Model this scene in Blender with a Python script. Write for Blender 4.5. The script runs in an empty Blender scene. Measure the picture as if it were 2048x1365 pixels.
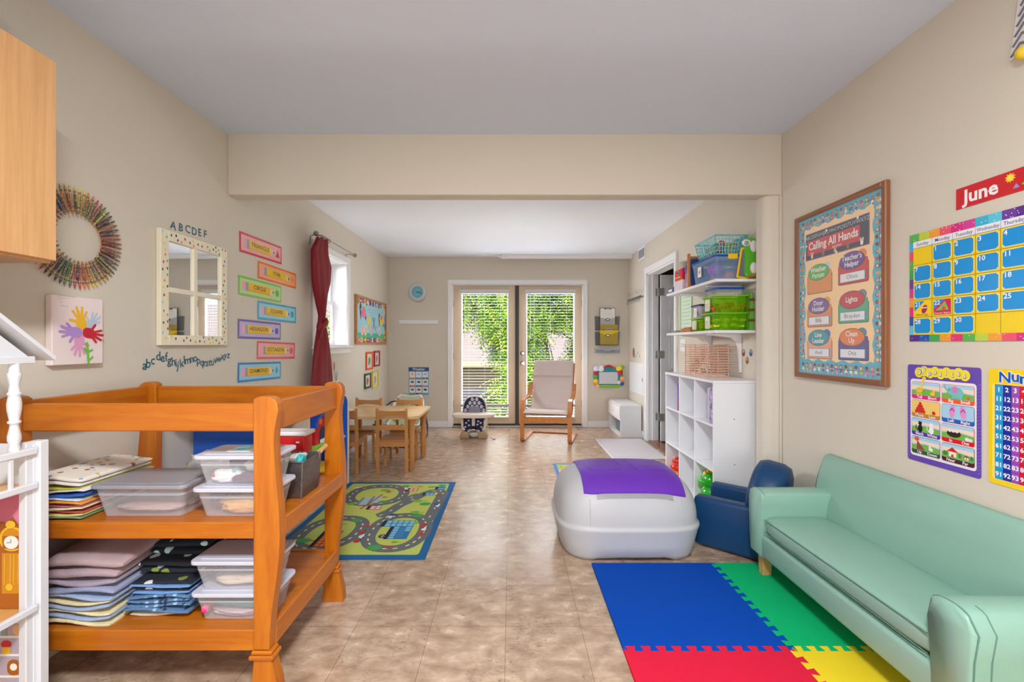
import bpy, bmesh, math, random
from mathutils import Vector, Matrix, noise
PI = math.pi
random.seed(7)
scn = bpy.context.scene
COL = scn.collection
H = 1.18; FPX = 880.0; VX, VY = 1022.0, 688.0      # eye height, focal length in pixels of the 2048 frame, vanishing point

# ------------------------------------------------------------------ camera
cam_d = bpy.data.cameras.new('camera'); cam = bpy.data.objects.new('camera', cam_d); COL.objects.link(cam)
cam.location = (0, 0, H); cam.rotation_euler = (PI/2, 0, 0)
cam_d.sensor_width = 36; cam_d.lens = FPX/2048*36
cam_d.shift_x = 2/2048; cam_d.shift_y = 5.5/2048
cam_d.clip_start = .05
scn.camera = cam

# ------------------------------------------------------------------ world, lights, exposure
scn.view_settings.view_transform = 'Standard'; scn.view_settings.look = 'None'
scn.view_settings.gamma = 1; scn.view_settings.exposure = 0.81
scn.view_settings.use_curve_mapping = False
scn.cycles.use_denoising = True
scn.cycles.max_bounces = 10; scn.cycles.diffuse_bounces = 6; scn.cycles.transparent_max_bounces = 24
scn.cycles.sample_clamp_indirect = 6
w = bpy.data.worlds.new('sky'); scn.world = w; w.use_nodes = True
wn = w.node_tree.nodes; wl = w.node_tree.links
bg = wn['Background']
sky = wn.new('ShaderNodeTexSky'); sky.sky_type = 'NISHITA'; sky.sun_disc = False
sky.sun_elevation = math.radians(55); sky.sun_rotation = math.radians(200); sky.air_density = 1.0; sky.dust_density = 2
wl.new(sky.outputs[0], bg.inputs[0]); bg.inputs[1].default_value = 0.19

def light(name, kind, loc, rot, energy, color=(1, 1, 1), **kw):
    d = bpy.data.lights.new(name, kind); d.energy = energy; d.color = color
    for k, v in kw.items(): setattr(d, k, v)
    o = bpy.data.objects.new(name, d); o.location = loc; o.rotation_euler = rot; COL.objects.link(o); return o
light('sun', 'SUN', (0, 0, 8), (math.radians(40), math.radians(14), 0), 4.6, (1, .96, .88), angle=math.radians(1))
# daylight coming in through the french doors and the side window, plus added fill lamps
light('door_daylight', 'AREA', (0.15, 7.3, 3.1), (math.radians(-58), 0, 0), 400, (.97, .99, 1), shape='RECTANGLE', size=2.6, size_y=1.4)
light('far_ceiling_fill', 'AREA', (0.1, 7.35, -.42), (math.radians(-142), 0, 0), 290, (1, .99, .95), shape='RECTANGLE', size=2.6, size_y=1.0)  # unseen upward fill added outside the doors to lift the far ceiling
light('window_daylight', 'AREA', (-3.0, 4.30, 2.15), (0, math.radians(-76), 0), 170, (.97, .99, 1), shape='RECTANGLE', size=1.0, size_y=1.3)
light('near_room_fill', 'AREA', (0.0, -2.3, 1.10), (math.radians(80), 0, 0), 22, (.92, .97, 1), shape='RECTANGLE', size=2.8, size_y=1.2, spread=math.radians(150))  # soft fill added behind the viewer; no window is built there
light('near_overhead_fill', 'AREA', (0.0, -.15, 2.43), (0, 0, 0), 60, (.94, .98, 1), shape='DISK', size=.45)  # overhead disc added out of view to brighten the near walls and floor

# ------------------------------------------------------------------ materials
def lin(c):
    out = []
    for v in c[:3]:
        v = v/255.0
        out.append(v/12.92 if v <= .04045 else ((v+.055)/1.055)**2.4)
    return tuple(out)+(1,)
MC = {}
def M(rgb, rough=.5, metal=0.0, var=.06, scale=14.0, bump=0.0, bscale=60.0, alpha=None, spec=.5, coat=0.0, emit=0.0, name=None, trans=None):
    """procedural material: base colour broken up by noise, optional fine bump; alpha mixes in see-through"""
    key = (tuple(rgb), rough, metal, var, scale, bump, bscale, alpha, spec, coat, emit)
    if key in MC: return MC[key]
    m = bpy.data.materials.new(name or 'mat_%02x%02x%02x' % tuple(int(max(0, min(255, v))) for v in rgb[:3])); m.use_nodes = True
    nt = m.node_tree; n = nt.nodes; l = nt.links
    b = n['Principled BSDF']; out = n['Material Output']
    b.inputs['Roughness'].default_value = rough; b.inputs['Metallic'].default_value = metal
    b.inputs['Specular IOR Level'].default_value = spec
    if coat: b.inputs['Coat Weight'].default_value = coat; b.inputs['Coat Roughness'].default_value = .15
    tc = n.new('ShaderNodeTexCoord')
    if var:
        ns = n.new('ShaderNodeTexNoise'); ns.inputs['Scale'].default_value = scale; ns.inputs['Detail'].default_value = 4
        l.new(tc.outputs['Object'], ns.inputs['Vector'])
        mx = n.new('ShaderNodeMix'); mx.data_type = 'RGBA'
        c = lin(rgb); mx.inputs['A'].default_value = tuple(v*(1-var) for v in c[:3])+(1,)
        mx.inputs['B'].default_value = tuple(min(1, v*(1+var)) for v in c[:3])+(1,)
        l.new(ns.outputs['Fac'], mx.inputs['Factor']); l.new(mx.outputs['Result'], b.inputs['Base Color'])
        if emit:
            l.new(mx.outputs['Result'], b.inputs['Emission Color']); b.inputs['Emission Strength'].default_value = emit
    else:
        b.inputs['Base Color'].default_value = lin(rgb)
    if bump:
        nb = n.new('ShaderNodeTexNoise'); nb.inputs['Scale'].default_value = bscale; nb.inputs['Detail'].default_value = 3
        l.new(tc.outputs['Object'], nb.inputs['Vector'])
        bp = n.new('ShaderNodeBump'); bp.inputs['Strength'].default_value = bump; bp.inputs['Distance'].default_value = .01
        l.new(nb.outputs['Fac'], bp.inputs['Height']); l.new(bp.outputs['Normal'], b.inputs['Normal'])
    if alpha is not None:
        tr = n.new('ShaderNodeBsdfTransparent'); ms = n.new('ShaderNodeMixShader'); ms.inputs[0].default_value = alpha
        if trans: tr.inputs[0].default_value = lin(trans)
        l.new(tr.outputs[0], ms.inputs[1]); l.new(b.outputs[0], ms.inputs[2]); l.new(ms.outputs[0], out.inputs['Surface'])
    MC[key] = m
    return m

def wood(rgb, dark, rough=.35, scale=(3, 40, 40), coat=.3, axis=0, name='wood'):
    """stretched noise grain; axis = grain direction"""
    key = ('wood', tuple(rgb), tuple(dark), rough, scale, coat, axis)
    if key in MC: return MC[key]
    m = bpy.data.materials.new(name); m.use_nodes = True; nt = m.node_tree; n = nt.nodes; l = nt.links; b = n['Principled BSDF']
    tc = n.new('ShaderNodeTexCoord'); mp = n.new('ShaderNodeMapping'); l.new(tc.outputs['Object'], mp.inputs[0])
    s = [scale[1]]*3; s[axis] = scale[0]; mp.inputs['Scale'].default_value = s
    ns = n.new('ShaderNodeTexNoise'); ns.inputs['Scale'].default_value = 1; ns.inputs['Detail'].default_value = 6; ns.inputs['Roughness'].default_value = .65
    ns.inputs['Distortion'].default_value = .6
    l.new(mp.outputs[0], ns.inputs['Vector'])
    r = n.new('ShaderNodeValToRGB'); r.color_ramp.elements[0].position = .3; r.color_ramp.elements[0].color = lin(dark)
    r.color_ramp.elements[1].position = .68; r.color_ramp.elements[1].color = lin(rgb)
    l.new(ns.outputs['Fac'], r.inputs[0]); l.new(r.outputs[0], b.inputs['Base Color'])
    b.inputs['Roughness'].default_value = rough; b.inputs['Coat Weight'].default_value = coat; b.inputs['Coat Roughness'].default_value = .2
    MC[key] = m; return m

# ------------------------------------------------------------------ mesh builder
class MB:
    def __init__(self, frame=None):
        self.v = []; self.f = []; self.m = []; self.s = []; self.mats = []; self.M = frame or Matrix.Identity(4)
    def mi(self, mat):
        if mat not in self.mats: self.mats.append(mat)
        return self.mats.index(mat)
    def add(self, vs, fs, mat, smooth=False):
        o = len(self.v); i = self.mi(mat)
        self.v += [self.M @ Vector(p) for p in vs]
        for f in fs: self.f.append([o+k for k in f]); self.m.append(i); self.s.append(smooth)
    def box(self, a, b, mat, bev=0.0, R=None):
        """box from corner a to corner b, bevelled edges when bev > 0; R: extra matrix"""
        x0, x1 = sorted((a[0], b[0])); y0, y1 = sorted((a[1], b[1])); z0, z1 = sorted((a[2], b[2]))
        if bev <= 0 or min(x1-x0, y1-y0, z1-z0) < 2.05*bev:
            vs = [(x0, y0, z0), (x1, y0, z0), (x1, y1, z0), (x0, y1, z0), (x0, y0, z1), (x1, y0, z1), (x1, y1, z1), (x0, y1, z1)]
            fs = [(3, 2, 1, 0), (4, 5, 6, 7), (0, 1, 5, 4), (1, 2, 6, 5), (2, 3, 7, 6), (3, 0, 4, 7)]
            if R: vs = [R @ Vector(p) for p in vs]
            self.add(vs, fs, mat); return
        bm = bmesh.new(); bmesh.ops.create_cube(bm, size=1)
        for v in bm.verts: v.co = Vector(((x0+x1)/2+v.co.x*(x1-x0), (y0+y1)/2+v.co.y*(y1-y0), (z0+z1)/2+v.co.z*(z1-z0)))
        seg = 3 if bev > .004 else 1
        bmesh.ops.bevel(bm, geom=bm.edges[:], offset=bev, segments=seg, affect='EDGES', profile=.5)
        self.bm(bm, mat, R, seg > 1)
    def ring(self, x0, y0, x1, y1, e, z0, z1, mat, bev=0.0, eb=None, hm=None):
        """rectangular frame in the xy plane: two full-height stiles, rails between them"""
        eb = e if eb is None else eb; hm = hm or mat
        self.box((x0, y0, z0), (x0+e, y1, z1), mat, bev); self.box((x1-e, y0, z0), (x1, y1, z1), mat, bev)
        self.box((x0+e, y0, z0), (x1-e, y0+eb, z1), hm, bev); self.box((x0+e, y1-eb, z0), (x1-e, y1, z1), hm, bev)
    def bm(self, bm, mat, R=None, smooth=False):
        bm.verts.index_update()
        vs = [(R @ v.co) if R else v.co.copy() for v in bm.verts]
        self.add(vs, [[v.index for v in f.verts] for f in bm.faces], mat, smooth); bm.free()
    def prism(self, pts, d0, d1, mat, plane='xz', bev=0, smooth=False):
        """polygon pts in a plane, extruded from d0 to d1 along the third axis"""
        def P(u, v, d): return {'xz': (u, d, v), 'xy': (u, v, d), 'yz': (d, u, v)}[plane]
        n = len(pts)
        bm = bmesh.new()
        a = [bm.verts.new(P(u, v, d0)) for u, v in pts]; b = [bm.verts.new(P(u, v, d1)) for u, v in pts]
        fa = bm.faces.new(a); fb = bm.faces.new(list(reversed(b)))
        for i in range(n): bm.faces.new((a[(i+1) % n], a[i], b[i], b[(i+1) % n]))
        if bev:
            es = [e for e in bm.edges if e in fa.edges or e in fb.edges] if False else list(fa.edges)+list(fb.edges)
            bmesh.ops.bevel(bm, geom=es, offset=bev, segments=2, affect='EDGES', profile=.5)
        bmesh.ops.recalc_face_normals(bm, faces=bm.faces[:])
        self.bm(bm, mat, None, smooth)
    def cyl(self, a, b, r, mat, r2=None, seg=16, caps=True, smooth=True):
        a = Vector(a); b = Vector(b); r2 = r if r2 is None else r2
        d = (b-a).normalized(); u = d.orthogonal().normalized(); w_ = d.cross(u)
        vs = []
        for c, rr in ((a, r), (b, r2)):
            for i in range(seg):
                t = 2*PI*i/seg; vs.append(c+u*(rr*math.cos(t))+w_*(rr*math.sin(t)))
        self.add(vs, [(i, (i+1) % seg, seg+(i+1) % seg, seg+i) for i in range(seg)], mat, smooth)
        if caps: self.add(vs, [list(range(seg-1, -1, -1)), list(range(seg, 2*seg))], mat, False)
    def lathe(self, prof, c, mat, seg=20, axis='z', smooth=True, sx=1, sy=1):
        """prof: (radius, height) list about an axis through c"""
        vs = []; n = len(prof)
        for r, h in prof:
            for i in range(seg):
                t = 2*PI*i/seg; x, y = r*math.cos(t)*sx, r*math.sin(t)*sy
                p = {'z': (x, y, h), 'x': (h, x, y), 'y': (x, h, y)}[axis]
                vs.append((c[0]+p[0], c[1]+p[1], c[2]+p[2]))
        fs = [(j*seg+i, j*seg+(i+1) % seg, (j+1)*seg+(i+1) % seg, (j+1)*seg+i) for j in range(n-1) for i in range(seg)]
        self.add(vs, fs, mat, smooth)
        self.add(vs, [list(range(seg-1, -1, -1)), list(range((n-1)*seg, n*seg))], mat, False)
    def sph(self, c, r, mat, sx=1, sy=1, sz=1, seg=16, R=None):
        prof = [(math.sin(PI*k/10)*1.0, -math.cos(PI*k/10)) for k in range(11)]
        vs = []
        for rr, h in prof:
            for i in range(seg):
                t = 2*PI*i/seg; p = Vector((rr*math.cos(t)*sx*r, rr*math.sin(t)*sy*r, h*sz*r))
                if R: p = R @ p
                vs.append(Vector(c)+p)
        fs = [(j*seg+i, j*seg+(i+1) % seg, (j+1)*seg+(i+1) % seg, (j+1)*seg+i) for j in range(10) for i in range(seg)]
        self.add(vs, fs, mat, True)
    def tube(self, path, r, mat, seg=8, closed=False, flat=None, caps=True):
        """round (or flat=(w,t)) tube along a path"""
        P = [Vector(p) for p in path]; n = len(P); vs = []
        up = None
        for i, p in enumerate(P):
            if closed: d = P[(i+1) % n]-P[i-1]
            else: d = P[min(i+1, n-1)]-P[max(i-1, 0)]
            d.normalize()
            if up is None: up = d.orthogonal().normalized()
            u = (up-d*up.dot(d)); u = u.normalized() if u.length > 1e-6 else d.orthogonal().normalized(); up = u; w_ = d.cross(u)
            rr = r[i] if isinstance(r, (list, tuple)) else r
            for k in range(seg):
                t = 2*PI*k/seg; vs.append(p+u*(rr*math.cos(t))+w_*(rr*math.sin(t)))
        m = n if closed else n-1
        fs = [(i*seg+k, i*seg+(k+1) % seg, ((i+1) % n)*seg+(k+1) % seg, ((i+1) % n)*seg+k) for i in range(m) for k in range(seg)]
        self.add(vs, fs, mat, True)
        if not closed and caps: self.add(vs, [list(range(seg-1, -1, -1)), list(range((n-1)*seg, n*seg))], mat, False)
    def strip(self, path, width_vec, th, mat, smooth=True):
        """flat bar: path of points (in a plane), width along width_vec, thickness th across"""
        P = [Vector(p) for p in path]; W = Vector(width_vec); n = len(P); vs = []
        for i, p in enumerate(P):
            d = (P[min(i+1, n-1)]-P[max(i-1, 0)]).normalized(); t = d.cross(W).normalized()*th/2
            vs += [p-W/2-t, p+W/2-t, p+W/2+t, p-W/2+t]
        fs = []
        for i in range(n-1):
            a = i*4; b = a+4
            for k in range(4): fs.append((a+k, b+k, b+(k+1) % 4, a+(k+1) % 4))
        self.add(vs, fs, mat, False)
        self.add(vs, [(0, 1, 2, 3), (n*4-1, n*4-2, n*4-3, n*4-4)], mat, False)
    def grid(self, fn, nu, nv, mat, smooth=True, wrap_u=False):
        vs = [fn(i/nu, j/nv) for j in range(nv+1) for i in range(nu+(0 if wrap_u else 1))]
        c = nu if wrap_u else nu+1
        fs = [(j*c+i, j*c+(i+1) % c, (j+1)*c+(i+1) % c, (j+1)*c+i) for j in range(nv) for i in range(nu)]
        self.add(vs, fs, mat, smooth)
    # flat artwork on a sheet lying in the frame's xy plane (x right, y up, z out of the sheet)
    def rect(self, x0, y0, x1, y1, mat, L=1):
        self.poly([(x0, y0), (x1, y0), (x1, y1), (x0, y1)], mat, L)
    def poly(self, pts, mat, L=1):
        self.n_sheet = getattr(self, 'n_sheet', 0)+1      # later shapes lie a hair above earlier ones of the same layer
        z = L*LAY+(self.n_sheet % 48)*6e-6; self.add([(x, y, z) for x, y in pts], [list(range(len(pts)))], mat)
    def rrect(self, x0, y0, x1, y1, r, mat, L=1, seg=4):
        self.poly(rr_pts(x0, y0, x1, y1, r, seg), mat, L)
    def ell(self, cx, cy, rx, ry, mat, L=1, seg=20, rot=0):
        c, s = math.cos(rot), math.sin(rot); pts = []
        for i in range(seg):
            t = 2*PI*i/seg; x, y = rx*math.cos(t), ry*math.sin(t); pts.append((cx+x*c-y*s, cy+x*s+y*c))
        self.poly(pts, mat, L)
    def star(self, cx, cy, r, r2, n, mat, L=1, rot=PI/2):
        self.poly([(cx+(r if k % 2 == 0 else r2)*math.cos(rot+PI*k/n), cy+(r if k % 2 == 0 else r2)*math.sin(rot+PI*k/n)) for k in range(2*n)], mat, L)
    def line(self, pts, wd, mat, L=1):
        for (x0, y0), (x1, y1) in zip(pts[:-1], pts[1:]):
            d = Vector((x1-x0, y1-y0)); 
            if d.length < 1e-7: continue
            n_ = Vector((-d.y, d.x)).normalized()*wd/2
            e = d.normalized()*wd*.3
            self.poly([(x0-e.x+n_.x, y0-e.y+n_.y), (x0-e.x-n_.x, y0-e.y-n_.y), (x1+e.x-n_.x, y1+e.y-n_.y), (x1+e.x+n_.x, y1+e.y+n_.y)], mat, L)
    def text(self, s, x, y, size, mat, L=2, align='CENTER', rot=0, sx=1.0, fat=0.0, ext=0.0):
        z = L*LAY
        vs, fs = text_mesh(s, align, fat)
        c, sn = math.cos(rot), math.sin(rot)
        pts = []
        for p in vs:
            u, v = p[0]*size*sx, p[1]*size
            pts.append((x+u*c-v*sn, y+u*sn+v*c, z))
        self.add(pts, fs, mat)
    def build(self, name, parent=None, label=None, cat=None, group=None, kind=None, loc=None, local=False, sub=0, bevel=0):
        me = bpy.data.meshes.new(name)
        if parent is not None:
            base = Vector((0, 0, 0)) if local else root_world(parent)
        elif loc is not None: base = Vector(loc)
        elif local: base = Vector((0, 0, 0))
        else:
            xs = [p.x for p in self.v]; ys = [p.y for p in self.v]; zs = [p.z for p in self.v]
            base = Vector(((min(xs)+max(xs))/2, (min(ys)+max(ys))/2, min(zs)))
        me.from_pydata([p-base for p in self.v], [], self.f)
        for mt in self.mats: me.materials.append(mt)
        me.polygons.foreach_set('material_index', self.m); me.polygons.foreach_set('use_smooth', self.s)
        me.update()
        o = bpy.data.objects.new(name, me); COL.objects.link(o)
        if parent is not None: o.parent = parent
        elif not local: o.location = base
        if sub:
            md = o.modifiers.new('subdivision', 'SUBSURF'); md.levels = sub; md.render_levels = sub
        if bevel:
            md = o.modifiers.new('bevel', 'BEVEL'); md.width = bevel; md.segments = 2; md.limit_method = 'ANGLE'
        tag(o, label, cat, group, kind)
        return o
LAY = .0005
def root_world(p):
    v = Vector((0, 0, 0))
    while p is not None: v += p.location; p = p.parent
    return v
def tag(o, label=None, cat=None, group=None, kind=None):
    if label: o['label'] = label
    if cat: o['category'] = cat
    if group: o['group'] = group
    if kind: o['kind'] = kind
    return o
def thing(name, label, cat, loc, rz=0, group=None):
    o = bpy.data.objects.new(name, None); COL.objects.link(o); o.empty_display_size = .1
    o.location = loc; o.rotation_euler = (0, 0, rz); return tag(o, label, cat, group)
def dup(root, loc, label=None, rz=None, scale=None, group=None):
    """a copy of a thing with copies of its parts and sub-parts"""
    r = root.copy(); COL.objects.link(r); r.location = loc
    if rz is not None: r.rotation_euler = (0, 0, rz)
    if scale: r.scale = scale
    if label: r['label'] = label
    if group: r['group'] = group
    def rec(a, b):
        for ch in list(a.children):
            if ch is b: continue
            c = ch.copy(); COL.objects.link(c); c.parent = b; rec(ch, c)
    rec(root, r); return r
def rr_pts(x0, y0, x1, y1, r, seg=4):
    pts = []
    for cx, cy, a in ((x1-r, y0+r, -PI/2), (x1-r, y1-r, 0), (x0+r, y1-r, PI/2), (x0+r, y0+r, PI)):
        for k in range(seg+1):
            t = a+PI/2*k/seg; pts.append((cx+r*math.cos(t), cy+r*math.sin(t)))
    return pts
TC = {}
def text_mesh(s, align, fat):
    k = (s, align, fat)
    if k in TC: return TC[k]
    cu = bpy.data.curves.new('t', 'FONT'); cu.body = s; cu.align_x = align; cu.align_y = 'CENTER'; cu.size = 1; cu.offset = fat
    cu.resolution_u = 2
    o = bpy.data.objects.new('t', cu); COL.objects.link(o)
    dg = bpy.context.evaluated_depsgraph_get(); dg.update()
    me = bpy.data.meshes.new_from_object(o.evaluated_get(dg))
    r = ([tuple(v.co) for v in me.vertices], [list(p.vertices) for p in me.polygons])
    bpy.data.objects.remove(o); bpy.data.meshes.remove(me); bpy.data.curves.remove(cu)
    TC[k] = r; return r
# frames: x to the right as seen from inside the room, y up, z out of the surface
XL, XR, YF = -1.731, 1.655, 6.22
ZC, ZCF = 2.46, 2.40
def fr(o, x, y):
    x = Vector(x).normalized(); y = Vector(y).normalized(); z = x.cross(y)
    m = Matrix.Identity(4)
    for i in range(3): m[i][0] = x[i]; m[i][1] = y[i]; m[i][2] = z[i]; m[i][3] = o[i]
    return m
def LWf(y, z, off=.001): return fr((XL+off, y, z), (0, 1, 0), (0, 0, 1))
def RWf(y, z, off=.001): return fr((XR-off, y, z), (0, -1, 0), (0, 0, 1))
def FWf(x, z, off=.001): return fr((x, YF-off, z), (1, 0, 0), (0, 0, 1))
def LW(px, py): y = XL*FPX/(px-VX); return y, H+(VY-py)*y/FPX
def RW(px, py): y = XR*FPX/(px-VX); return y, H+(VY-py)*y/FPX
def FW(px, py): return (px-VX)*YF/FPX, H+(VY-py)*YF/FPX
def FL(px, py): y = H*FPX/(py-VY); return (px-VX)*y/FPX, y

# ================================================================== THE ROOM
def wall_mat():
    m = M((213, 205, 191), .75, var=.012, scale=3, bump=.05, bscale=220)
    return m
WALL = wall_mat()
WHITE = M((236, 236, 238), .38, var=.02, scale=6)
WHITE2 = M((228, 229, 233), .42, var=.02, scale=5)
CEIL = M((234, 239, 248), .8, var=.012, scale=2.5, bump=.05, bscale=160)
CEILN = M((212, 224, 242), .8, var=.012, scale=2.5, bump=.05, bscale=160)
DARK = M((40, 40, 42), .6)
BLACK = M((22, 22, 24), .5)
CHROME = M((200, 200, 202), .22, metal=1)
NICKEL = M((150, 146, 140), .35, metal=1)

def floor_mat():
    m = bpy.data.materials.new('travertine_vinyl_tile'); m.use_nodes = True; nt = m.node_tree; n = nt.nodes; l = nt.links; b = n['Principled BSDF']
    g = n.new('ShaderNodeNewGeometry'); mp = n.new('ShaderNodeMapping'); l.new(g.outputs['Position'], mp.inputs[0])
    mp.inputs['Location'].default_value = (.022+3.13, -1.815+6.25, 0)
    br = n.new('ShaderNodeTexBrick'); br.offset = 0; br.squash = 1; br.inputs['Scale'].default_value = 1
    br.inputs['Brick Width'].default_value = .313; br.inputs['Row Height'].default_value = .3135
    br.inputs['Mortar Size'].default_value = .0011; br.inputs['Mortar Smooth'].default_value = .2; br.inputs['Bias'].default_value = 0
    br.inputs['Color1'].default_value = (1, 1, 1, 1); br.inputs['Color2'].default_value = (.90, .90, .91, 1); br.inputs['Mortar'].default_value = (.42, .36, .30, 1)
    l.new(mp.outputs[0], br.inputs['Vector'])
    def nz(scale, det, dist=0, sc=None):
        t = n.new('ShaderNodeTexNoise'); t.inputs['Scale'].default_value = scale; t.inputs['Detail'].default_value = det; t.inputs['Distortion'].default_value = dist
        t.inputs['Roughness'].default_value = .62
        if sc:
            q = n.new('ShaderNodeMapping'); q.inputs['Scale'].default_value = sc; l.new(g.outputs['Position'], q.inputs[0]); l.new(q.outputs[0], t.inputs['Vector'])
        else: l.new(g.outputs['Position'], t.inputs['Vector'])
        return t
    a = nz(10, 12, .3, (1, 1.6, 1)); r = n.new('ShaderNodeValToRGB'); e = r.color_ramp.elements
    e[0].position = .30; e[0].color = lin((150, 121, 99)); e[1].position = .70; e[1].color = lin((210, 185, 160))
    e2 = e.new(.5); e2.color = lin((184, 156, 132)); l.new(a.outputs['Fac'], r.inputs[0])
    # small dark pits that come in patches
    p = nz(55, 4, .8, (1, 1.7, 1)); pr = n.new('ShaderNodeValToRGB'); pr.color_ramp.elements[0].position = .56; pr.color_ramp.elements[1].position = .64
    l.new(p.outputs['Fac'], pr.inputs[0])
    q = nz(4.5, 3, .5); qr = n.new('ShaderNodeValToRGB'); qr.color_ramp.elements[0].position = .48; qr.color_ramp.elements[1].position = .60
    l.new(q.outputs['Fac'], qr.inputs[0])
    mu = n.new('ShaderNodeMath'); mu.operation = 'MULTIPLY'; l.new(pr.outputs[0], mu.inputs[0]); l.new(qr.outputs[0], mu.inputs[1])
    mu2 = n.new('ShaderNodeMath'); mu2.operation = 'MULTIPLY'; mu2.inputs[1].default_value = .62; l.new(mu.outputs[0], mu2.inputs[0])
    mx = n.new('ShaderNodeMix'); mx.data_type = 'RGBA'; l.new(mu2.outputs[0], mx.inputs['Factor']); l.new(r.outputs[0], mx.inputs['A']); mx.inputs['B'].default_value = lin((96, 74, 58))
    ml = n.new('ShaderNodeMix'); ml.data_type = 'RGBA'; ml.blend_type = 'MULTIPLY'; ml.inputs['Factor'].default_value = 1
    l.new(mx.outputs['Result'], ml.inputs['A']); l.new(br.outputs['Color'], ml.inputs['B']); l.new(ml.outputs['Result'], b.inputs['Base Color'])
    rr = n.new('ShaderNodeMapRange'); rr.inputs['To Min'].default_value = .17; rr.inputs['To Max'].default_value = .33; l.new(a.outputs['Fac'], rr.inputs['Value'])
    l.new(rr.outputs[0], b.inputs['Roughness'])
    b.inputs['Specular IOR Level'].default_value = .6
    bp = n.new('ShaderNodeBump'); bp.inputs['Strength'].default_value = .18; bp.inputs['Distance'].default_value = .002
    w1 = nz(26, 3, .3, (1, 2.2, 1)); l.new(w1.outputs['Fac'], bp.inputs['Height']); l.new(bp.outputs['Normal'], b.inputs['Normal'])
    return m
YB = -2.7; YBM0, YBM1 = 2.687, 2.79
b = MB(); b.box((-1.95, YB-.1, -.1), (XR+.0, YF+.12, 0), floor_mat()); b.build('floor', kind='structure', loc=(0, 0, 0))
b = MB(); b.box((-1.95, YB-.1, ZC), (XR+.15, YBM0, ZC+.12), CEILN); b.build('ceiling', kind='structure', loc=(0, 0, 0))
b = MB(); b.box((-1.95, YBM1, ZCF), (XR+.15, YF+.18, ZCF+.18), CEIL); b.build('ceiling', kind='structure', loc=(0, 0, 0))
b = MB(); b.box((XL, YBM0, 2.09), (XR, YBM1, ZC+.12), WALL, .006); b.build('trim_1', kind='structure', loc=(0, 0, 0))     # dropped beam
# left wall with the window opening
WY0, WY1, WZ0, WZ1 = 3.905, 4.63, 1.165, 2.02
b = MB()
b.box((XL-.17, YB-.1, -.1), (XL, WY0, ZC+.1), WALL); b.box((XL-.17, WY1, -.1), (XL, YF+.18, ZC+.1), WALL)
b.box((XL-.17, WY0, -.1), (XL, WY1, WZ0), WALL); b.box((XL-.17, WY0, WZ1), (XL, WY1, ZC+.1), WALL)
b.build('wall_left', kind='structure', loc=(0, 0, 0))
# right wall with the door opening
DY0, DY1, DZ = 4.43, 5.33, 2.03
b = MB()
b.box((XR, YB-.1, -.1), (XR+.12, DY0, ZC+.1), WALL); b.box((XR, DY1, -.1), (XR+.12, YF+.18, ZC+.1), WALL); b.box((XR, DY0, DZ), (XR+.12, DY1, ZC+.1), WALL)
b.build('wall_right', kind='structure', loc=(0, 0, 0))
# far wall with the french door opening
FX0, FX1, FZ = -.83, 1.015, 2.02
b = MB()
b.box((XL, YF, -.1), (FX0, YF+.15, ZC+.1), WALL); b.box((FX1, YF, -.1), (XR, YF+.15, ZC+.1), WALL); b.box((FX0, YF, FZ), (FX1, YF+.15, ZC+.1), WALL)
b.build('wall_far', kind='structure', loc=(0, 0, 0))
b = MB(); b.box((XL-.17, YB-.1, -.1), (XR+.12, YB, ZC+.1), WALL); b.build('wall_back', kind='structure', loc=(0, 0, 0))
# boxed-in round-cornered pilaster under the right end of the beam
b = MB()
pts = [(XR, 2.690)]
pts = [(1.655, 2.70), (1.605, 2.70)]+[(1.605-.045*math.sin(t), 2.745-.045*math.cos(t)) for t in [PI/2*k/8 for k in range(9)]]+[(1.56, 2.80), (1.655, 2.80)]
b.prism(pts, 0, 2.09, WALL, 'xy'); b.box((1.643, 2.686, 0), (1.655, 2.70, 2.09), WALL, .003)
b.build('trim_2', kind='structure', loc=(0, 0, 0))
# baseboards
def baseboard(name, a, c):
    q = MB(); q.box(a, c, WHITE, .003); q.build(name, kind='structure')
baseboard('baseboard_far', (XL, YF-.016, 0), (-.895, YF, .085)); baseboard('baseboard_far', (1.08, YF-.016, 0), (XR, YF, .085))
baseboard('baseboard_right', (XR-.014, 5.42, 0), (XR, YF-.016, .085))
baseboard('baseboard_left', (XL, 2.75, 0), (XL+.014, YF-.016, .085))
# casing of the french doors
def casing(name, frame, w, h, cw, th=.018, three=True):
    q = MB(frame)
    q.box((-cw, 0, 0), (0, h, th), WHITE, .003); q.box((w, 0, 0), (w+cw, h, th), WHITE, .003); q.box((-cw, h, 0), (w+cw, h+cw, th), WHITE, .003)
    q.box((-cw+.001, 0, th-.001), (-cw+.014, h+cw-.001, th+.006), WHITE, .002); q.box((w+cw-.014, 0, th-.001), (w+cw-.001, h+cw-.001, th+.006), WHITE, .002); q.box((-cw+.014, h+cw-.014, th-.001), (w+cw-.014, h+cw-.001, th+.006), WHITE, .002)
    q.build(name, kind='structure')
casing('trim_3', fr((FX0, YF, 0), (1, 0, 0), (0, 0, 1)), FX1-FX0, FZ, .062)
b = MB()   # jambs, head and threshold
b.box((FX0-.0, YF, 0), (FX0+.012, YF+.15, FZ), WHITE); b.box((FX1-.012, YF, 0), (FX1, YF+.15, FZ), WHITE); b.box((FX0, YF, FZ-.012), (FX1, YF+.15, FZ), WHITE)
b.box((FX0, YF-.012, 0), (FX1, YF+.15, .022), M((190, 188, 184), .4, metal=.4), .004)
b.build('trim_4', kind='structure')
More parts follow.
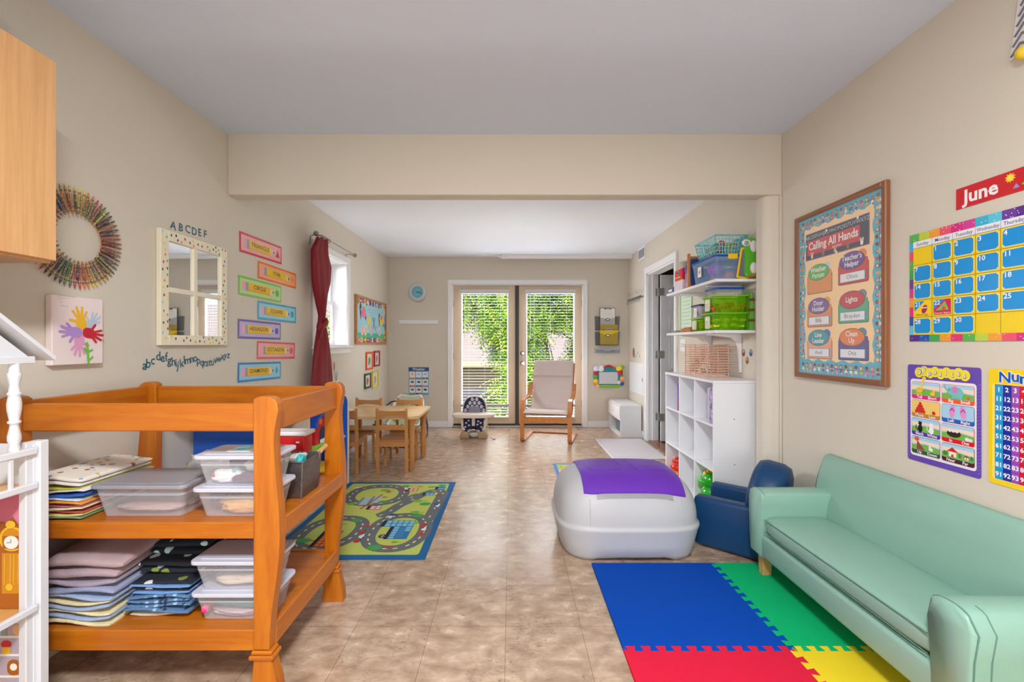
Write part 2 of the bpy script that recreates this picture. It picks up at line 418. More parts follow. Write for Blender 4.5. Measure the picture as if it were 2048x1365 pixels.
# door leaves
TAN = M((205, 184, 156), .42, var=.02, scale=5)
GLASS = M((4, 6, 6), .02, alpha=.07, var=0)
def french_leaf(name, x0, x1, gx0, gx1, gz0, gz1):
    y0, y1 = YF+.022, YF+.066; z0, z1 = .045, FZ-.016
    q = MB()
    q.box((x0, y0, z0), (gx0, y1, z1), TAN, .003); q.box((gx1, y0, z0), (x1, y1, z1), TAN, .003)
    q.box((gx0, y0, z0), (gx1, y1, gz0), TAN, .003); q.box((gx0, y0, gz1), (gx1, y1, z1), TAN, .003)
    o = q.build(name, kind='structure', loc=((x0+x1)/2, y1, z0))
    q = MB(); w_ = .018
    for a_, c_ in (((gx0, gz0), (gx0+w_, gz1)), ((gx1-w_, gz0), (gx1, gz1)), ((gx0+w_, gz0), (gx1-w_, gz0+w_)), ((gx0+w_, gz1-w_), (gx1-w_, gz1))):
        q.box((a_[0], y0-.006, a_[1]), (c_[0], y0+.02, c_[1]), WHITE2, .002)
    q.build('glazing_frame', o)
    q = MB(); q.box((gx0, y0+.016, gz0), (gx1, y0+.022, gz1), GLASS); q.build('pane', o)
    q = MB(); q.box((x0, y0+.004, .022), (x1, y1-.004, .045), BLACK); q.build('door_sweep', o)
    return o
GZ0, GZ1 = .135, 1.93
d1 = french_leaf('door_1', -.817, .072, -.707, -.035, GZ0, GZ1)
d2 = french_leaf('door_2', .106, 1.002, .212, .905, GZ0, GZ1)
q = MB(); q.box((.058, YF+.006, .025), (.112, YF+.05, FZ-.016), M((60, 56, 54), .5), .003); q.build('astragal', d1)
def hinge(x, y, z, par, ax='y'):
    q = MB()
    q.cyl((x, y, z-.045), (x, y, z+.045), .007, NICKEL, seg=10)
    if ax == 'y': q.box((x-.012, y-.002, z-.045), (x+.012, y+.002, z+.045), NICKEL)
    q.build('hinge', par)
for z in (1.75, 1.0, .33):
    hinge(-.823, YF+.012, z, d1); hinge(1.009, YF+.012, z, d2)
for z, r in ((1.045, .024), (.905, .028)):
    q = MB(); q.lathe([(.031, 0), (.031, .006), (.012, .01), (.011, .022 if r < .028 else .035), (r, .03 if r < .028 else .045), (r*1.02, .045 if r < .028 else .065), (r*.6, .056 if r < .028 else .078)],
                      (0, 0, 0), CHROME, axis='y')
    q.v = [Vector((p.x+.165, YF+.022-p.y, z+p.z)) for p in q.v]; q.build('deadbolt' if r < .028 else 'door_knob', d2)
# venetian blinds on both leaves
SLAT = M((212, 212, 216), .45, var=.01)
def blind(x0, x1, label):
    y = YF-.012
    t = thing('window_blind', label, 'blind', ((x0+x1)/2, y, .12), 0, None)
    q = MB(); q.box((x0, y-.03, 1.885), (x1, y+.026, 1.945), SLAT, .004); q.build('headrail', t)
    q = MB(); z = 1.86
    while z > .355:
        q.box((x0+.015, y-.014, z-.0006), (x1-.015, y+.014, z+.0006), SLAT, R=Matrix.Translation((0, y, z)) @ Matrix.Rotation(math.radians(0.5), 4, 'X') @ Matrix.Translation((0, -y, -z)))
        z -= .0405
    for k in range(7): q.box((x0+.01, y-.024, .325-k*.0055), (x1-.01, y+.024, .328-k*.0055), SLAT)
    for z in (.262, .225, .19): q.box((x0+.01, y-.024, z), (x1-.01, y+.024, z+.011), SLAT, .002)
    q.build('slats', t)
    q = MB(); q.box((x0+.01, y-.025, .135), (x1-.01, y+.025, .152), SLAT, .003); q.build('bottom_rail', t)
    q = MB()
    for f in (.18, .5, .82):
        x = x0+(x1-x0)*f; q.cyl((x, y-.024, .14), (x, y-.024, 1.89),   .0006, SLAT, seg=5, caps=False); q.cyl((x, y+.024, .14), (x, y+.024, 1.89),   .0006, SLAT, seg=5, caps=False)
    q.build('ladder_cord', t)
    q = MB(); x = x0+.075; q.cyl((x, y-.034, 1.25), (x, y-.034, 1.89), .004, M((240, 242, 240), .2), seg=8); q.build('tilt_wand', t)
blind(-.722, -.022, 'white venetian blind with open slats on the left glass door')
blind(.198, .915, 'white venetian blind with open slats on the right glass door behind the armchair')

# side window
b = MB(LWf(WY0, WZ0, .0)); wW, wH = WY1-WY0, WZ1-WZ0; cw = .066
b.box((-cw, -.012, 0), (0, wH, .02), WHITE, .003); b.box((wW, -.012, 0), (wW+cw, wH, .02), WHITE, .003); b.box((-cw, wH, 0), (wW+cw, wH+cw, .02), WHITE, .004)
b.box((-cw-.02, -.03, 0), (wW+cw+.02, -.008, .05), WHITE, .005); b.box((-cw, -.085, 0), (wW+cw, -.031, .018), WHITE, .004)
win = b.build('window_1', kind='structure')
b = MB()   # reveal
b.box((XL-.165, WY0, WZ0), (XL+.004, WY0+.008, WZ1), WHITE); b.box((XL-.165, WY1-.008, WZ0), (XL+.004, WY1, WZ1), WHITE)
b.box((XL-.165, WY0+.008, WZ0), (XL+.004, WY1-.008, WZ0+.008), WHITE); b.box((XL-.165, WY0+.008, WZ1-.008), (XL+.004, WY1-.008, WZ1), WHITE); b.build('window_reveal', win)
xs = XL-.15
for nm, z0, z1, dx in (('upper_sash', (WZ0+WZ1)/2-.01, WZ1-.008, -.012), ('lower_sash', WZ0+.008, (WZ0+WZ1)/2+.03, .012)):
    b = MB(); y0, y1 = WY0+.008, WY1-.008; s = .04
    b.box((xs+dx-.011, y0, z0), (xs+dx+.011, y0+s, z1), WHITE, .003); b.box((xs+dx-.011, y1-s, z0), (xs+dx+.011, y1, z1), WHITE, .003)
    b.box((xs+dx-.011, y0+s, z0), (xs+dx+.011, y1-s, z0+s), WHITE, .003); b.box((xs+dx-.011, y0+s, z1-s), (xs+dx+.011, y1-s, z1), WHITE, .003)
    o = b.build(nm, win); b = MB(); b.box((xs+dx-.002, y0+s, z0+s), (xs+dx+.002, y1-s, z1-s), GLASS); b.build('pane', o)

# door on the right wall, leaf standing open into the next room
casing('trim_5', fr((XR, DY1, 0), (0, -1, 0), (0, 0, 1)), DY1-DY0, DZ, .072)
b = MB()
b.box((XR, DY1-.02, 0), (XR+.125, DY1, DZ), WHITE); b.box((XR, DY0, 0), (XR+.125, DY0+.02, DZ), WHITE); b.box((XR, DY0, DZ-.02), (XR+.125, DY1, DZ), WHITE)
b.box((XR+.05, DY1-.034, 0), (XR+.085, DY1-.02, DZ), WHITE); b.box((XR+.05, DY0+.02, 0), (XR+.085, DY0+.034, DZ), WHITE); b.build('trim_6', kind='structure')
b = MB()
lx0, lx1, ly0, ly1 = XR+.135, XR+.135+.80, DY1-.075, DY1-.038
b.box((lx0, ly0, .012), (lx1, ly1, DZ-.025), WHITE2, .003)
for (u0, u1) in ((.1, .36), (.46, .72)):
    for (z0, z1) in ((.22, .72), (.86, 1.5), (1.6, 1.9)):
        b.box((lx0+u0, ly0-.004, z0), (lx0+u1, ly0+.002, z1), WHITE2, .003); b.box((lx0+u0+.03, ly0-.008, z0+.03), (lx0+u1-.03, ly0, z1-.03), WHITE2, .003)
d3 = b.build('door_3', kind='structure')
HNG = M((168, 166, 162), .4, metal=.25)
for z in (1.80, 1.05, .30):
    q = MB(); q.cyl((XR+.112, DY1-.052, z-.045), (XR+.112, DY1-.052, z+.045), .008, HNG, seg=10)
    q.box((XR+.062, DY1-.0225, z-.045), (XR+.112, DY1-.0195, z+.045), HNG); q.box((XR+.112, ly0-.003, z-.045), (XR+.178, ly0, z+.045), HNG)
    for dz in (-.03, 0, .03): q.cyl((XR+.15, ly0-.003, z+dz), (XR+.15, ly0-.005, z+dz), .004, M((90, 88, 84), .4, metal=1), seg=8)
    q.build('hinge', d3)
# the dim room next door
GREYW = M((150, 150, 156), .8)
b = MB(); b.box((XR, 3.2, -.1), (4.2, 7.2, -.002), wood((150, 110, 74), (100, 66, 40), .35, (2, 30, 30), axis=1)); b.build('floor', kind='structure')
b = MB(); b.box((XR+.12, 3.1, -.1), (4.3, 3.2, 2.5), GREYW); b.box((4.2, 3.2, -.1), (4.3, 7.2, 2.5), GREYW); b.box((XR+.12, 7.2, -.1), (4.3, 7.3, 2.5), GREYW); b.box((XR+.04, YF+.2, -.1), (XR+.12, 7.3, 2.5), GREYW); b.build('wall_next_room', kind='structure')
b = MB(); b.box((XR+.12, 3.1, 2.4), (4.3, 7.3, 2.5), CEIL); b.build('ceiling', kind='structure')
b = MB(); b.box((XR-.0, DY0+.02, -.0), (XR+.13, DY1-.02, .014), wood((150, 92, 52), (104, 58, 30), .3, (2, 30, 30), axis=1), .004); b.build('trim_7', kind='structure')
# vent over the door
b = MB(RWf(5.71, 2.235, 0)); W_, H_ = .33, .22
y0, z0 = RW(1277, 525); y1, z1 = RW(1291, 497)
b = MB(fr((XR, y0, 2.24), (0, -1, 0), (0, 0, 1))); w_ = y0-y1
b.box((0, 0, 0), (w_, .165, .006), WHITE, .002)
o = b.build('air_vent', label='white air vent grille high on the right wall near the far corner', cat='vent')
b = MB(fr((XR, y0, 2.24), (0, -1, 0), (0, 0, 1)))
b.box((.03, .03, .006), (w_-.03, .135, .008), M((120, 124, 130), .6))
for k in range(9): b.box((.03, .032+k*.0115, .006), (w_-.03, .036+k*.0115, .012), M((190, 192, 196), .5))
b.build('louvre_slats', o)
# long white track box on the ceiling by the far wall
b = MB()
x0, x1 = -.13, XR-.002
prof = [(5.98, ZCF), (5.98, ZCF-.025), (5.99, ZCF-.05), (6.05, ZCF-.052), (6.06, ZCF-.04), (6.06, ZCF)]
b.prism([(p[0], p[1]) for p in prof], x0, x1, WHITE, 'yz')
b.cyl((x0+.0, 6.02, ZCF-.026), (x0-.05, 6.02, ZCF-.012), .026, WHITE, r2=.01, seg=12)
b.box((x0+.04, 5.974, ZCF-.054), (x0+.065, 6.06, ZCF), WHITE2, .002)
b.build('ceiling_track', label='long white curtain track box along the ceiling above the glass doors', cat='track')

# ================================================================== OUTSIDE
def leafmat(rgb, name):
    m = M(rgb, .5, var=.35, scale=3.0, name=name)
    return m
LG = [leafmat((116, 160, 24), 'leaf_light'), leafmat((70, 116, 16), 'leaf_mid'), leafmat((176, 200, 60), 'leaf_sun')]
BARK = M((120, 96, 74), .8, var=.25, scale=20, bump=.3)
def fronds(q, boxes, n, rnd, leaf=.075, droop=.5, nl=6):
    for k in range(n):
        cx, cy, cz, rx, ry, rz = rnd.choice(boxes)
        while True:
            a, b_, c = (rnd.uniform(-1, 1) for _ in range(3))
            if a*a+b_*b_+c*c < 1: break
        p = Vector((cx+a*rx, cy+b_*ry, cz+c*rz)); ang = rnd.uniform(0, 2*PI)
        d = Vector((math.cos(ang), math.sin(ang)*.7, -droop*rnd.uniform(.2, 1.2))).normalized()
        s = d.cross(Vector((0, 0, 1))).normalized(); up = s.cross(d); mt = LG[rnd.choice((0, 0, 1, 1, 2))]
        vs = []; fs = []
        for j in range(nl):
            o = p+d*(leaf*.62*j)-Vector((0, 0, .004*j*j))
            for sg in (-1, 1):
                dd = (s*sg+d*.55-Vector((0, 0, .25))).normalized(); ww = d*leaf*.17; i0 = len(vs)
                vs += [o, o+dd*leaf*.5+ww, o+dd*leaf, o+dd*leaf*.5-ww]; fs.append((i0, i0+1, i0+2, i0+3))
        q.add(vs, fs, mt)
def tree(name, label, trunk, boxes, n, seed, leaf=.08, droop=.5, cat='tree', group=None):
    rnd = random.Random(seed)
    t = thing(name, label, cat, (trunk[0][0], trunk[0][1], trunk[0][2]), 0, group)
    q = MB(); q.tube(trunk, [.06*(1-.6*i/len(trunk)) for i in range(len(trunk))], BARK)
    for bx in boxes:
        a = Vector(trunk[-2]); c = Vector(bx[:3]); mid = (a+c)/2+Vector((0, 0, .12)); q.tube([a, mid, c], [.025, .016, .006], BARK, seg=6)
    q.build('trunk', t)
    q = MB(); fronds(q, boxes, n, rnd, leaf, droop); q.build('foliage', t)
tree('leafy_tree', 'bright green tree with hanging compound leaves outside the left glass door', [(-3.2, 10.2, -2), (-3.0, 10.2, .5), (-2.4, 10, 2.4), (-1.6, 9.7, 3.1)],
     [(-.95, 9.3, 2.55, .75, .7, .45), (-.2, 9.2, 2.35, .55, .6, .5), (-1.1, 9.2, 2.05, .35, .4, .35), (-.35, 9.0, 1.75, .32, .4, .45), (-.15, 9.1, 1.25, .22, .4, .5)], 1500, 3, .10, .8)
tree('leafy_tree', 'dense green tree with a pale forked trunk outside the right glass door', [(1.0, 10.4, -2), (.95, 10.3, .4), (.75, 10.2, 1.5), (1.0, 10.0, 2.6)],
     [(.7, 9.5, 2.6, .8, .6, .5), (1.35, 9.5, 2.3, .7, .6, .5), (.45, 9.3, 1.75, .35, .5, .7), (1.1, 9.6, 1.9, .6, .5, .35), (.45, 9.3, .8, .28, .5, .6), (1.0, 9.6, .5, .7, .4, .45), (1.55, 9.6, 1.1, .22, .4, .5)], 2300, 5, .095, .7)
tree('garden_shrub', 'yellow-green shrub rising behind the lower half of the left glass door', [(-.1, 8.4, -1.6), (-.1, 8.4, -.6), (-.05, 8.4, .0), (-.1, 8.4, .4)],
     [(-.05, 8.3, .15, .42, .4, .5), (-.45, 8.3, -.35, .5, .4, .4), (.15, 8.4, .7, .25, .3, .35), (-.2, 8.2, -.1, .4, .3, .3)], 1100, 8, .095, .4, 'shrub')
tree('garden_shrub', 'green shrub seen through the side window behind the red curtain', [(-3.8, 7.6, -2), (-3.8, 7.6, -.5), (-3.8, 7.6, .7), (-3.7, 7.6, 1.2)],
     [(-3.6, 7.7, 1.1, .7, .8, .8), (-3.2, 7.0, .9, .5, .6, .5), (-4.3, 8.2, 1.9, .7, .8, .6)], 800, 12, .12, .5, 'shrub')
# neighbouring house: sun-bleached shingle roof over tan lap siding
ROOF = M((150, 138, 134), .9, var=.18, scale=18, bump=.3, bscale=40)
SIDE = M((176, 158, 124), .75, var=.05)
t = thing('neighbour_house', 'neighbouring house with pale shingle roof and tan siding beyond the garden', 'house', (0, 14, -3))
b = MB()
b.add([(-9, 12.0, .70), (9, 12.0, .70), (9, 17.5, 2.75), (-9, 17.5, 2.75), (-9, 12.0, .62), (9, 12.0, .62), (9, 17.5, 2.65), (-9, 17.5, 2.65)],
      [(0, 1, 2, 3), (7, 6, 5, 4), (0, 4, 5, 1), (1, 5, 6, 2), (2, 6, 7, 3), (3, 7, 4, 0)], ROOF)
for k in range(28):
    f = k/28; b.box((-9, 12.0+5.5*f, .701+2.05*f), (9, 12.0+5.5*f+.02, .715+2.05*f), ROOF)
b.build('roof', t)
b = MB(); b.box((-8.6, 12.5, -3), (8.6, 17, .66), SIDE)
for k in range(18): b.box((-8.6, 12.48, -3+k*.2), (8.6, 12.5, -2.985+k*.2), SIDE)
b.build('siding', t)
b = MB(); b.box((-9, 11.93, .55), (9, 12.0, .70), M((196, 176, 136), .6), .01); b.build('gutter', t)
b = MB(); b.box((-30, 6.5, -3.2), (30, 40, -3.0), M((96, 116, 62), .95, var=.3, scale=2)); b.build('ground', kind='structure')
# outdoor concrete wall cap / lower porch roof seen low in the left door
b = MB(); b.prism([(9.6, -.55), (11.2, .05), (11.2, -.1), (9.6, -.7)], -3.6, -.6, ROOF, 'yz'); b.box((-3.5, 10.0, -3), (-.7, 11.1, -.35), SIDE)
b.build('garden_shed', label='low shed with a pale sloping roof below the neighbouring eaves', cat='shed')

# ================================================================== LEFT WALL
def inkc(r, g, b_, rough=.45): return M((r, g, b_), rough, var=.03, scale=30)
RED = inkc(206, 32, 44); ORANGE = inkc(240, 130, 40); YEL = inkc(250, 214, 30); GRN = inkc(96, 180, 60); TEAL = inkc(36, 150, 160); BLUE = inkc(30, 110, 200)
NAVY = inkc(34, 44, 96); PURP = inkc(104, 62, 170); PINK = inkc(236, 110, 170); LPINK = inkc(244, 190, 206); PAPER = inkc(240, 238, 232); INK = inkc(36, 36, 44)
SKYB = inkc(150, 208, 232); GREY = inkc(160, 162, 166); SKIN = inkc(240, 190, 150); BROWN = inkc(110, 66, 40); LIME = inkc(170, 210, 60); WINE = inkc(120, 30, 60); CREAM = inkc(248, 236, 206)
TEALINK = inkc(38, 96, 120)

# oak wall cabinet and the teal box on it
OAK = wood((220, 172, 120), (202, 150, 96), .38, (2.2, 42, 42), .25, 2, 'oak_veneer')
t = thing('wall_cabinet', 'light oak wall cabinet hung high on the left wall', 'cabinet', (XL+.15, 1.08, 1.433))
b = MB(); b.box((XL, .78, 1.433), (-1.445, 1.383, 2.065), OAK, .002); b.build('body', t)
b = MB(); b.box((-1.444, .80, 1.44), (-1.428, 1.383, 2.065), OAK, .002); b.build('door', t)
b = MB(); b.box((-1.70, .98, 2.067), (-1.47, 1.268, 2.30), M((28, 150, 190), .5), .006); b.box((-1.705, .975, 2.26), (-1.465, 1.273, 2.305), M((34, 160, 198), .5), .004)
b.build('storage_box', label='teal lidded box on top of the oak wall cabinet', cat='box')

# crayon wreath
cy, cz = 1.745, 1.60
t = thing('crayon_wreath', 'round wreath made of wrapped crayons, partly behind the oak cabinet', 'wreath', (XL, cy, cz))
vs = []
b = MB(fr((XL+.001, cy, cz), (0, 1, 0), (0, 0, 1)))
n = 48
for r_, z_ in ((.104, 0), (.104, .006), (.175, .006), (.175, 0)):
    for k in range(n): vs.append((r_*math.cos(2*PI*k/n), r_*math.sin(2*PI*k/n), z_))
b.add(vs, [(j*n+k, j*n+(k+1) % n, ((j+1) % 4)*n+(k+1) % n, ((j+1) % 4)*n+k) for j in range(4) for k in range(n)], M((196, 176, 148), .8))
b.build('backing_ring', t)
WAX = [(150, 40, 50), (190, 60, 50), (90, 50, 60), (60, 60, 70), (70, 120, 70), (200, 60, 90), (230, 130, 60), (236, 210, 80), (210, 180, 90), (170, 130, 60), (70, 100, 130), (120, 90, 140),
       (150, 110, 80), (110, 70, 50), (60, 50, 50), (220, 90, 60), (200, 150, 140), (90, 140, 110)]
def crayon_mesh(c, name):
    q = MB(); wax = M(c, .35, var=.03); wrap = M(tuple(int(.30*v+.66*w_) for v, w_ in zip(c, (206, 176, 136))), .6, var=.05); bk = M((44, 38, 34), .6)
    q.lathe([(.0038, 0), (.0038, .074)], (0, 0, 0), wrap, 8); q.lathe([(.0036, -.003), (.0036, 0)], (0, 0, 0), wax, 8)
    q.lathe([(.0035, .074), (.0035, .080), (.0028, .082), (.0012, .090), (.0006, .0905)], (0, 0, 0), wax, 8)
    for z in (.006, .010, .064, .068): q.lathe([(.0040, z), (.0040, z+.0022)], (0, 0, 0), bk, 8)
    q.lathe([(.00395, .018), (.00395, .056)], (0, 0, 0), M(tuple(int(v*.55+50) for v in c), .6), 8)
    o = q.build(name, local=True); return o
protos = [crayon_mesh(c, 'crayon') for c in WAX]
for ring, cnt, r0, off in ((0, 62, .112, .010), (1, 38, .096, .020)):
    for k in range(cnt):
        a = 2*PI*k/cnt+(.03 if ring else 0); pr = protos[(k*(1 if ring == 0 else 5)//(2 if ring == 0 else 1)) % len(protos)]
        o = pr.copy(); COL.objects.link(o); o.parent = t
        o.location = (off, r0*math.cos(a), r0*math.sin(a)); o.rotation_euler = (a-PI/2+random.uniform(-.03, .03), 0, 0)
        if ring: o.scale = (.9, .9, .82)
for p in protos: bpy.data.objects.remove(p)

# canvas with five painted hand prints
cf = fr((XL+.002, 1.632, 1.098), (0, 1, 0), (0, 0, 1)); W_, H_ = .205, .266
t = thing('canvas_painting', 'pale pink canvas with a flower of colourful painted hand prints', 'painting', (XL+.002, 1.73, 1.098))
b = MB(cf); CANV = M((238, 222, 222), .8, bump=.1, bscale=500, var=.01)
b.box((0, 0, 0), (W_, H_, .026), CANV, .003); b.build('canvas', t)
def T(x, y): return ((x-292)/313*.205, (1140-y)/372*.266)
cf2 = fr((XL+.0285, 1.632, 1.098), (0, 1, 0), (0, 0, 1))
b = MB(cf2)
def hand(b, c, ang, s, mat, L):
    cx, cy_ = T(*c)
    def P(u, v): return (cx+(u*math.cos(ang)-v*math.sin(ang))*s, cy_+(u*math.sin(ang)+v*math.cos(ang))*s)
    b.poly([P(-.15+1.12*math.copysign(abs(math.cos(k*PI/7))**.8, math.cos(k*PI/7)), .92*math.copysign(abs(math.sin(k*PI/7))**.8, math.sin(k*PI/7))) for k in range(14)], mat, L)
    for fa, ln, wd in ((-.66, 2.1, .44), (-.25, 2.6, .46), (.12, 2.7, .46), (.48, 2.4, .42), (1.20, 1.95, .46)):
        for r0, r1 in ((.75, .75+(ln-.75)*.5), (.75+(ln-.75)*.45, ln)):
            m0, m1 = (math.cos(fa)*r0, math.sin(fa)*r0), (math.cos(fa)*r1, math.sin(fa)*r1); nx, ny = -math.sin(fa)*wd/2, math.cos(fa)*wd/2
            b.poly([P(m0[0]+nx, m0[1]+ny), P(m0[0]-nx, m0[1]-ny), P(m1[0]-nx*.9, m1[1]-ny*.9), P(m1[0]+math.cos(fa)*.14, m1[1]+math.sin(fa)*.14), P(m1[0]+nx*.9, m1[1]+ny*.9)], mat, L)
S = .0225
hand(b, (520, 915), .9, S*.9, inkc(186, 206, 224), 1); hand(b, (460, 908), 1.75, S*1.05, inkc(240, 186, 36), 2); hand(b, (448, 1010), -1.65, S, inkc(226, 160, 200), 3)
hand(b, (422, 962), 3.0, S, inkc(178, 142, 214), 4); hand(b, (510, 966), -.25, S*1.0, inkc(200, 24, 50), 5)
g = inkc(110, 196, 60)
b.line([T(494, 1020), T(500, 1080), T(503, 1138)], .009, g, 6); b.line([T(500, 1085), T(478, 1050)], .007, g, 6); b.line([T(500, 1070), T(528, 1060)], .007, g, 6); b.line([T(502, 1120), T(530, 1100)], .007, g, 6)
for i, y in enumerate((768, 778, 788)): b.line([T(320, y), T(430-i*40, y+4)], .0012, GREY, 1)
b.line([T(335, 806), T(352, 804)], .0012, GREY, 1); b.line([T(338, 822), T(382, 826)], .0012, GREY, 1)
b.build('painted_flower', t)

# old window sash with mirror panes, painted with dots
t = thing('window_frame_mirror', 'cream four-pane window frame mirror painted with coloured dots', 'mirror', (XL, 2.395, 1.172))
Y0, Z0, W_, H_ = 2.142, 1.172, .503, .575
mf = fr((XL+.002, Y0, Z0), (0, 1, 0), (0, 0, 1)); FRM = M((236, 228, 204), .55, var=.04, scale=20)
b = MB(mf); bw = .052; mw = .026
b.ring(0, 0, W_, H_, bw, 0, .024, FRM, .002)
b.box((W_/2-mw/2-.01, bw, 0), (W_/2+mw/2-.01, H_-bw, .022), FRM, .002); b.box((bw, H_*.485-mw/2, 0), (W_-bw, H_*.485+mw/2, .0205), FRM, .002)
dots = b; b.M = fr((XL+.0262, Y0, Z0), (0, 1, 0), (0, 0, 1))
rnd = random.Random(4); dc = [RED, NAVY, GRN, ORANGE, YEL, PURP, SKYB, inkc(180, 60, 60), inkc(60, 100, 70)]
pts = []
for k in range(105):
    for _ in range(30):
        x, y = rnd.uniform(.01, W_-.01), rnd.uniform(.01, H_-.01)
        if not (x < bw-.008 or x > W_-bw+.008 or y < bw-.008 or y > H_-bw+.008): continue
        if all((x-a)**2+(y-c)**2 > (.023**2) for a, c in pts): pts.append((x, y)); dots.ell(x, y, .0052, .0072, rnd.choice(dc), 1, 8); break
b.build('frame', t)
MIR = bpy.data.materials.new('mirror_glass'); MIR.use_nodes = True; p = MIR.node_tree.nodes['Principled BSDF']; p.inputs['Metallic'].default_value = 1; p.inputs['Roughness'].default_value = .015; p.inputs['Base Color'].default_value = (.86, .88, .88, 1)
cxm = W_/2-.01; cym = H_*.485
for (a, c) in (((bw, bw), (cxm-mw/2, cym-mw/2)), ((cxm+mw/2, bw), (W_-bw, cym-mw/2)), ((bw, cym+mw/2), (cxm-mw/2, H_-bw)), ((cxm+mw/2, cym+mw/2), (W_-bw, H_-bw))):
    b = MB(mf); b.box((a[0]-.004, a[1]-.004, .006), (c[0]+.004, c[1]+.004, .011), MIR); b.build('mirror_pane', t)

# alphabet decals
def letters(name, label, chars, pos, size, fat=.012):
    b = MB()
    for ch, (px, py) in zip(chars, pos):
        y, z = LW(px, py); b.M = LWf(y, z, .0012); b.text(ch, 0, 0, size, TEALINK, 1, fat=fat, rot=random.uniform(-.15, .15))
    b.build(name, label=label, cat='lettering')
letters('wall_lettering', 'dark blue capital letters A to F in an arc above the dotted mirror', 'ABCDEF', [(346, 452), (361, 456), (375, 459), (388, 464), (399, 466), (410, 469)], .058)
zp = [(857, 1163), (878, 1152), (905, 1132), (938, 1108), (963, 1118), (985, 1112), (1003, 1132), (1028, 1140), (1043, 1148), (1055, 1162), (1077, 1150), (1093, 1130), (1112, 1132), (1137, 1124), (1157, 1118), (1177, 1132), (1197, 1143), (1213, 1147), (1228, 1147), (1243, 1144), (1259, 1142), (1278, 1130), (1298, 1122), (1320, 1108), (1337, 1102), (1355, 1100)]
letters('wall_lettering', 'dark blue lower-case alphabet in a wavy line below the dotted mirror', 'abcdefghijklmnopqrstuvwxyz', [(x/2.967, 340+y/2.967) for x, y in zp], .062)

# pencil-shaped shape posters
GLOSS = dict(rough=.14)
def lam(c): return M(c, .16, var=.03, scale=25)
def shape_sign(word, corners, border, inner, pic, label):
    (x0, y0), (x1, y1), (x2, y2), (x3, y3) = corners
    yl = (LW(x0, y0)[0]+LW(x3, y3)[0])/2; yr = (LW(x1, y1)[0]+LW(x2, y2)[0])/2
    zb0 = LW(x3, y3)[1]; zb1 = LW(x2, y2)[1]; zt0 = LW(x0, y0)[1]; zt1 = LW(x1, y1)[1]
    z0 = (zb0+zt0)/2; z1 = (zb1+zt1)/2; h = ((zt0-zb0)+(zt1-zb1))/2; w_ = math.hypot(yr-yl, z1-z0)
    f = fr((XL+.003, yl, z0-h/2), (0, yr-yl, z1-z0), (0, -(z1-z0), yr-yl))
    b = MB(f); B, I = lam(border), lam(inner)
    b.box((0, 0, -.001), (w_, h, .0002), B); m = h*.11; b.rect(m, m, w_-m, h-m, I, 1)
    py0, py1 = h*.27, h*.73; x_e = w_*.07
    b.rrect(x_e, py0, x_e+w_*.09, py1, h*.08, lam((240, 170, 190)), 2); b.rect(x_e+w_*.07, py0, x_e+w_*.13, py1, lam((176, 180, 190)), 3)
    for k in range(3): b.rect(x_e+w_*(.08+.018*k), py0, x_e+w_*(.084+.018*k), py1, lam((130, 134, 150)), 4)
    xb0, xb1 = x_e+w_*.13, w_*.70; b.rect(xb0, py0, xb1, py1, lam((240, 196, 40)), 3); b.rect(xb0, py0, xb1, py0+h*.09, lam((226, 176, 30)), 4)
    b.poly([(xb1, py0), (xb1+w_*.10, h*.5), (xb1, py1)], lam((240, 206, 170)), 3); b.poly([(xb1+w_*.065, h*.5-h*.075), (xb1+w_*.10, h*.5), (xb1+w_*.065, h*.5+h*.075)], lam((40, 36, 40)), 4)
    b.text(word, (xb0+xb1)/2, h*.53, h*.32, lam((96, 72, 74)), 5, sx=min(1.15, (xb1-xb0)*.92/(len(word)*h*.32*.62)), fat=.008)
    cx, cy_, r = w_*.885, h*.5, h*.21; P = lam(pic)
    if word == 'TRIANGLE': b.poly([(cx-r, cy_-r*.9), (cx+r, cy_-r*.9), (cx, cy_+r*1.1)], P, 3)
    elif word == 'STAR': b.star(cx, cy_, r*1.1, r*.45, 5, P, 3)
    elif word == 'CIRCLE': b.ell(cx, cy_, r, r, P, 3)
    elif word == 'SQUARE': b.rect(cx-r*.85, cy_-r*.85, cx+r*.85, cy_+r*.85, P, 3)
    elif word == 'HEXAGON': b.ell(cx, cy_, r, r, P, 3, 6)
    elif word == 'OCTAGON': b.ell(cx, cy_, r, r, P, 3, 8, PI/8)
    else: b.poly([(cx, cy_-r*1.2), (cx+r*.7, cy_), (cx, cy_+r*1.2), (cx-r*.7, cy_)], P, 3)
    b.build('shape_poster', label=label, cat='poster', group='pencil shape posters')
LB = 'laminated %s poster with a pencil reading %s'
shape_sign('TRIANGLE', ((478, 464), (563, 493), (562, 531), (479, 501)), (206, 50, 66), (240, 176, 176), (206, 60, 80), LB % ('red', 'TRIANGLE'))
shape_sign('STAR', ((515, 522), (592, 548), (590, 578), (515, 556)), (236, 110, 50), (246, 180, 120), (240, 150, 80), LB % ('orange', 'STAR'))
shape_sign('CIRCLE', ((476, 550), (562, 573), (561, 606), (476, 589)), (130, 200, 90), (196, 224, 150), (90, 190, 80), LB % ('green', 'CIRCLE'))
shape_sign('SQUARE', ((515, 602), (592, 615), (590, 647), (514, 638)), (60, 160, 206), (150, 212, 232), (60, 160, 214), LB % ('light blue', 'SQUARE'))
shape_sign('HEXAGON', ((475, 638), (561, 647), (560, 680), (475, 677)), (110, 84, 172), (190, 176, 220), (90, 84, 190), LB % ('purple', 'HEXAGON'))
shape_sign('OCTAGON', ((513, 683), (589, 686), (588, 718), (513, 718)), (220, 90, 110), (240, 172, 172), (226, 110, 110), LB % ('pink', 'OCTAGON'))
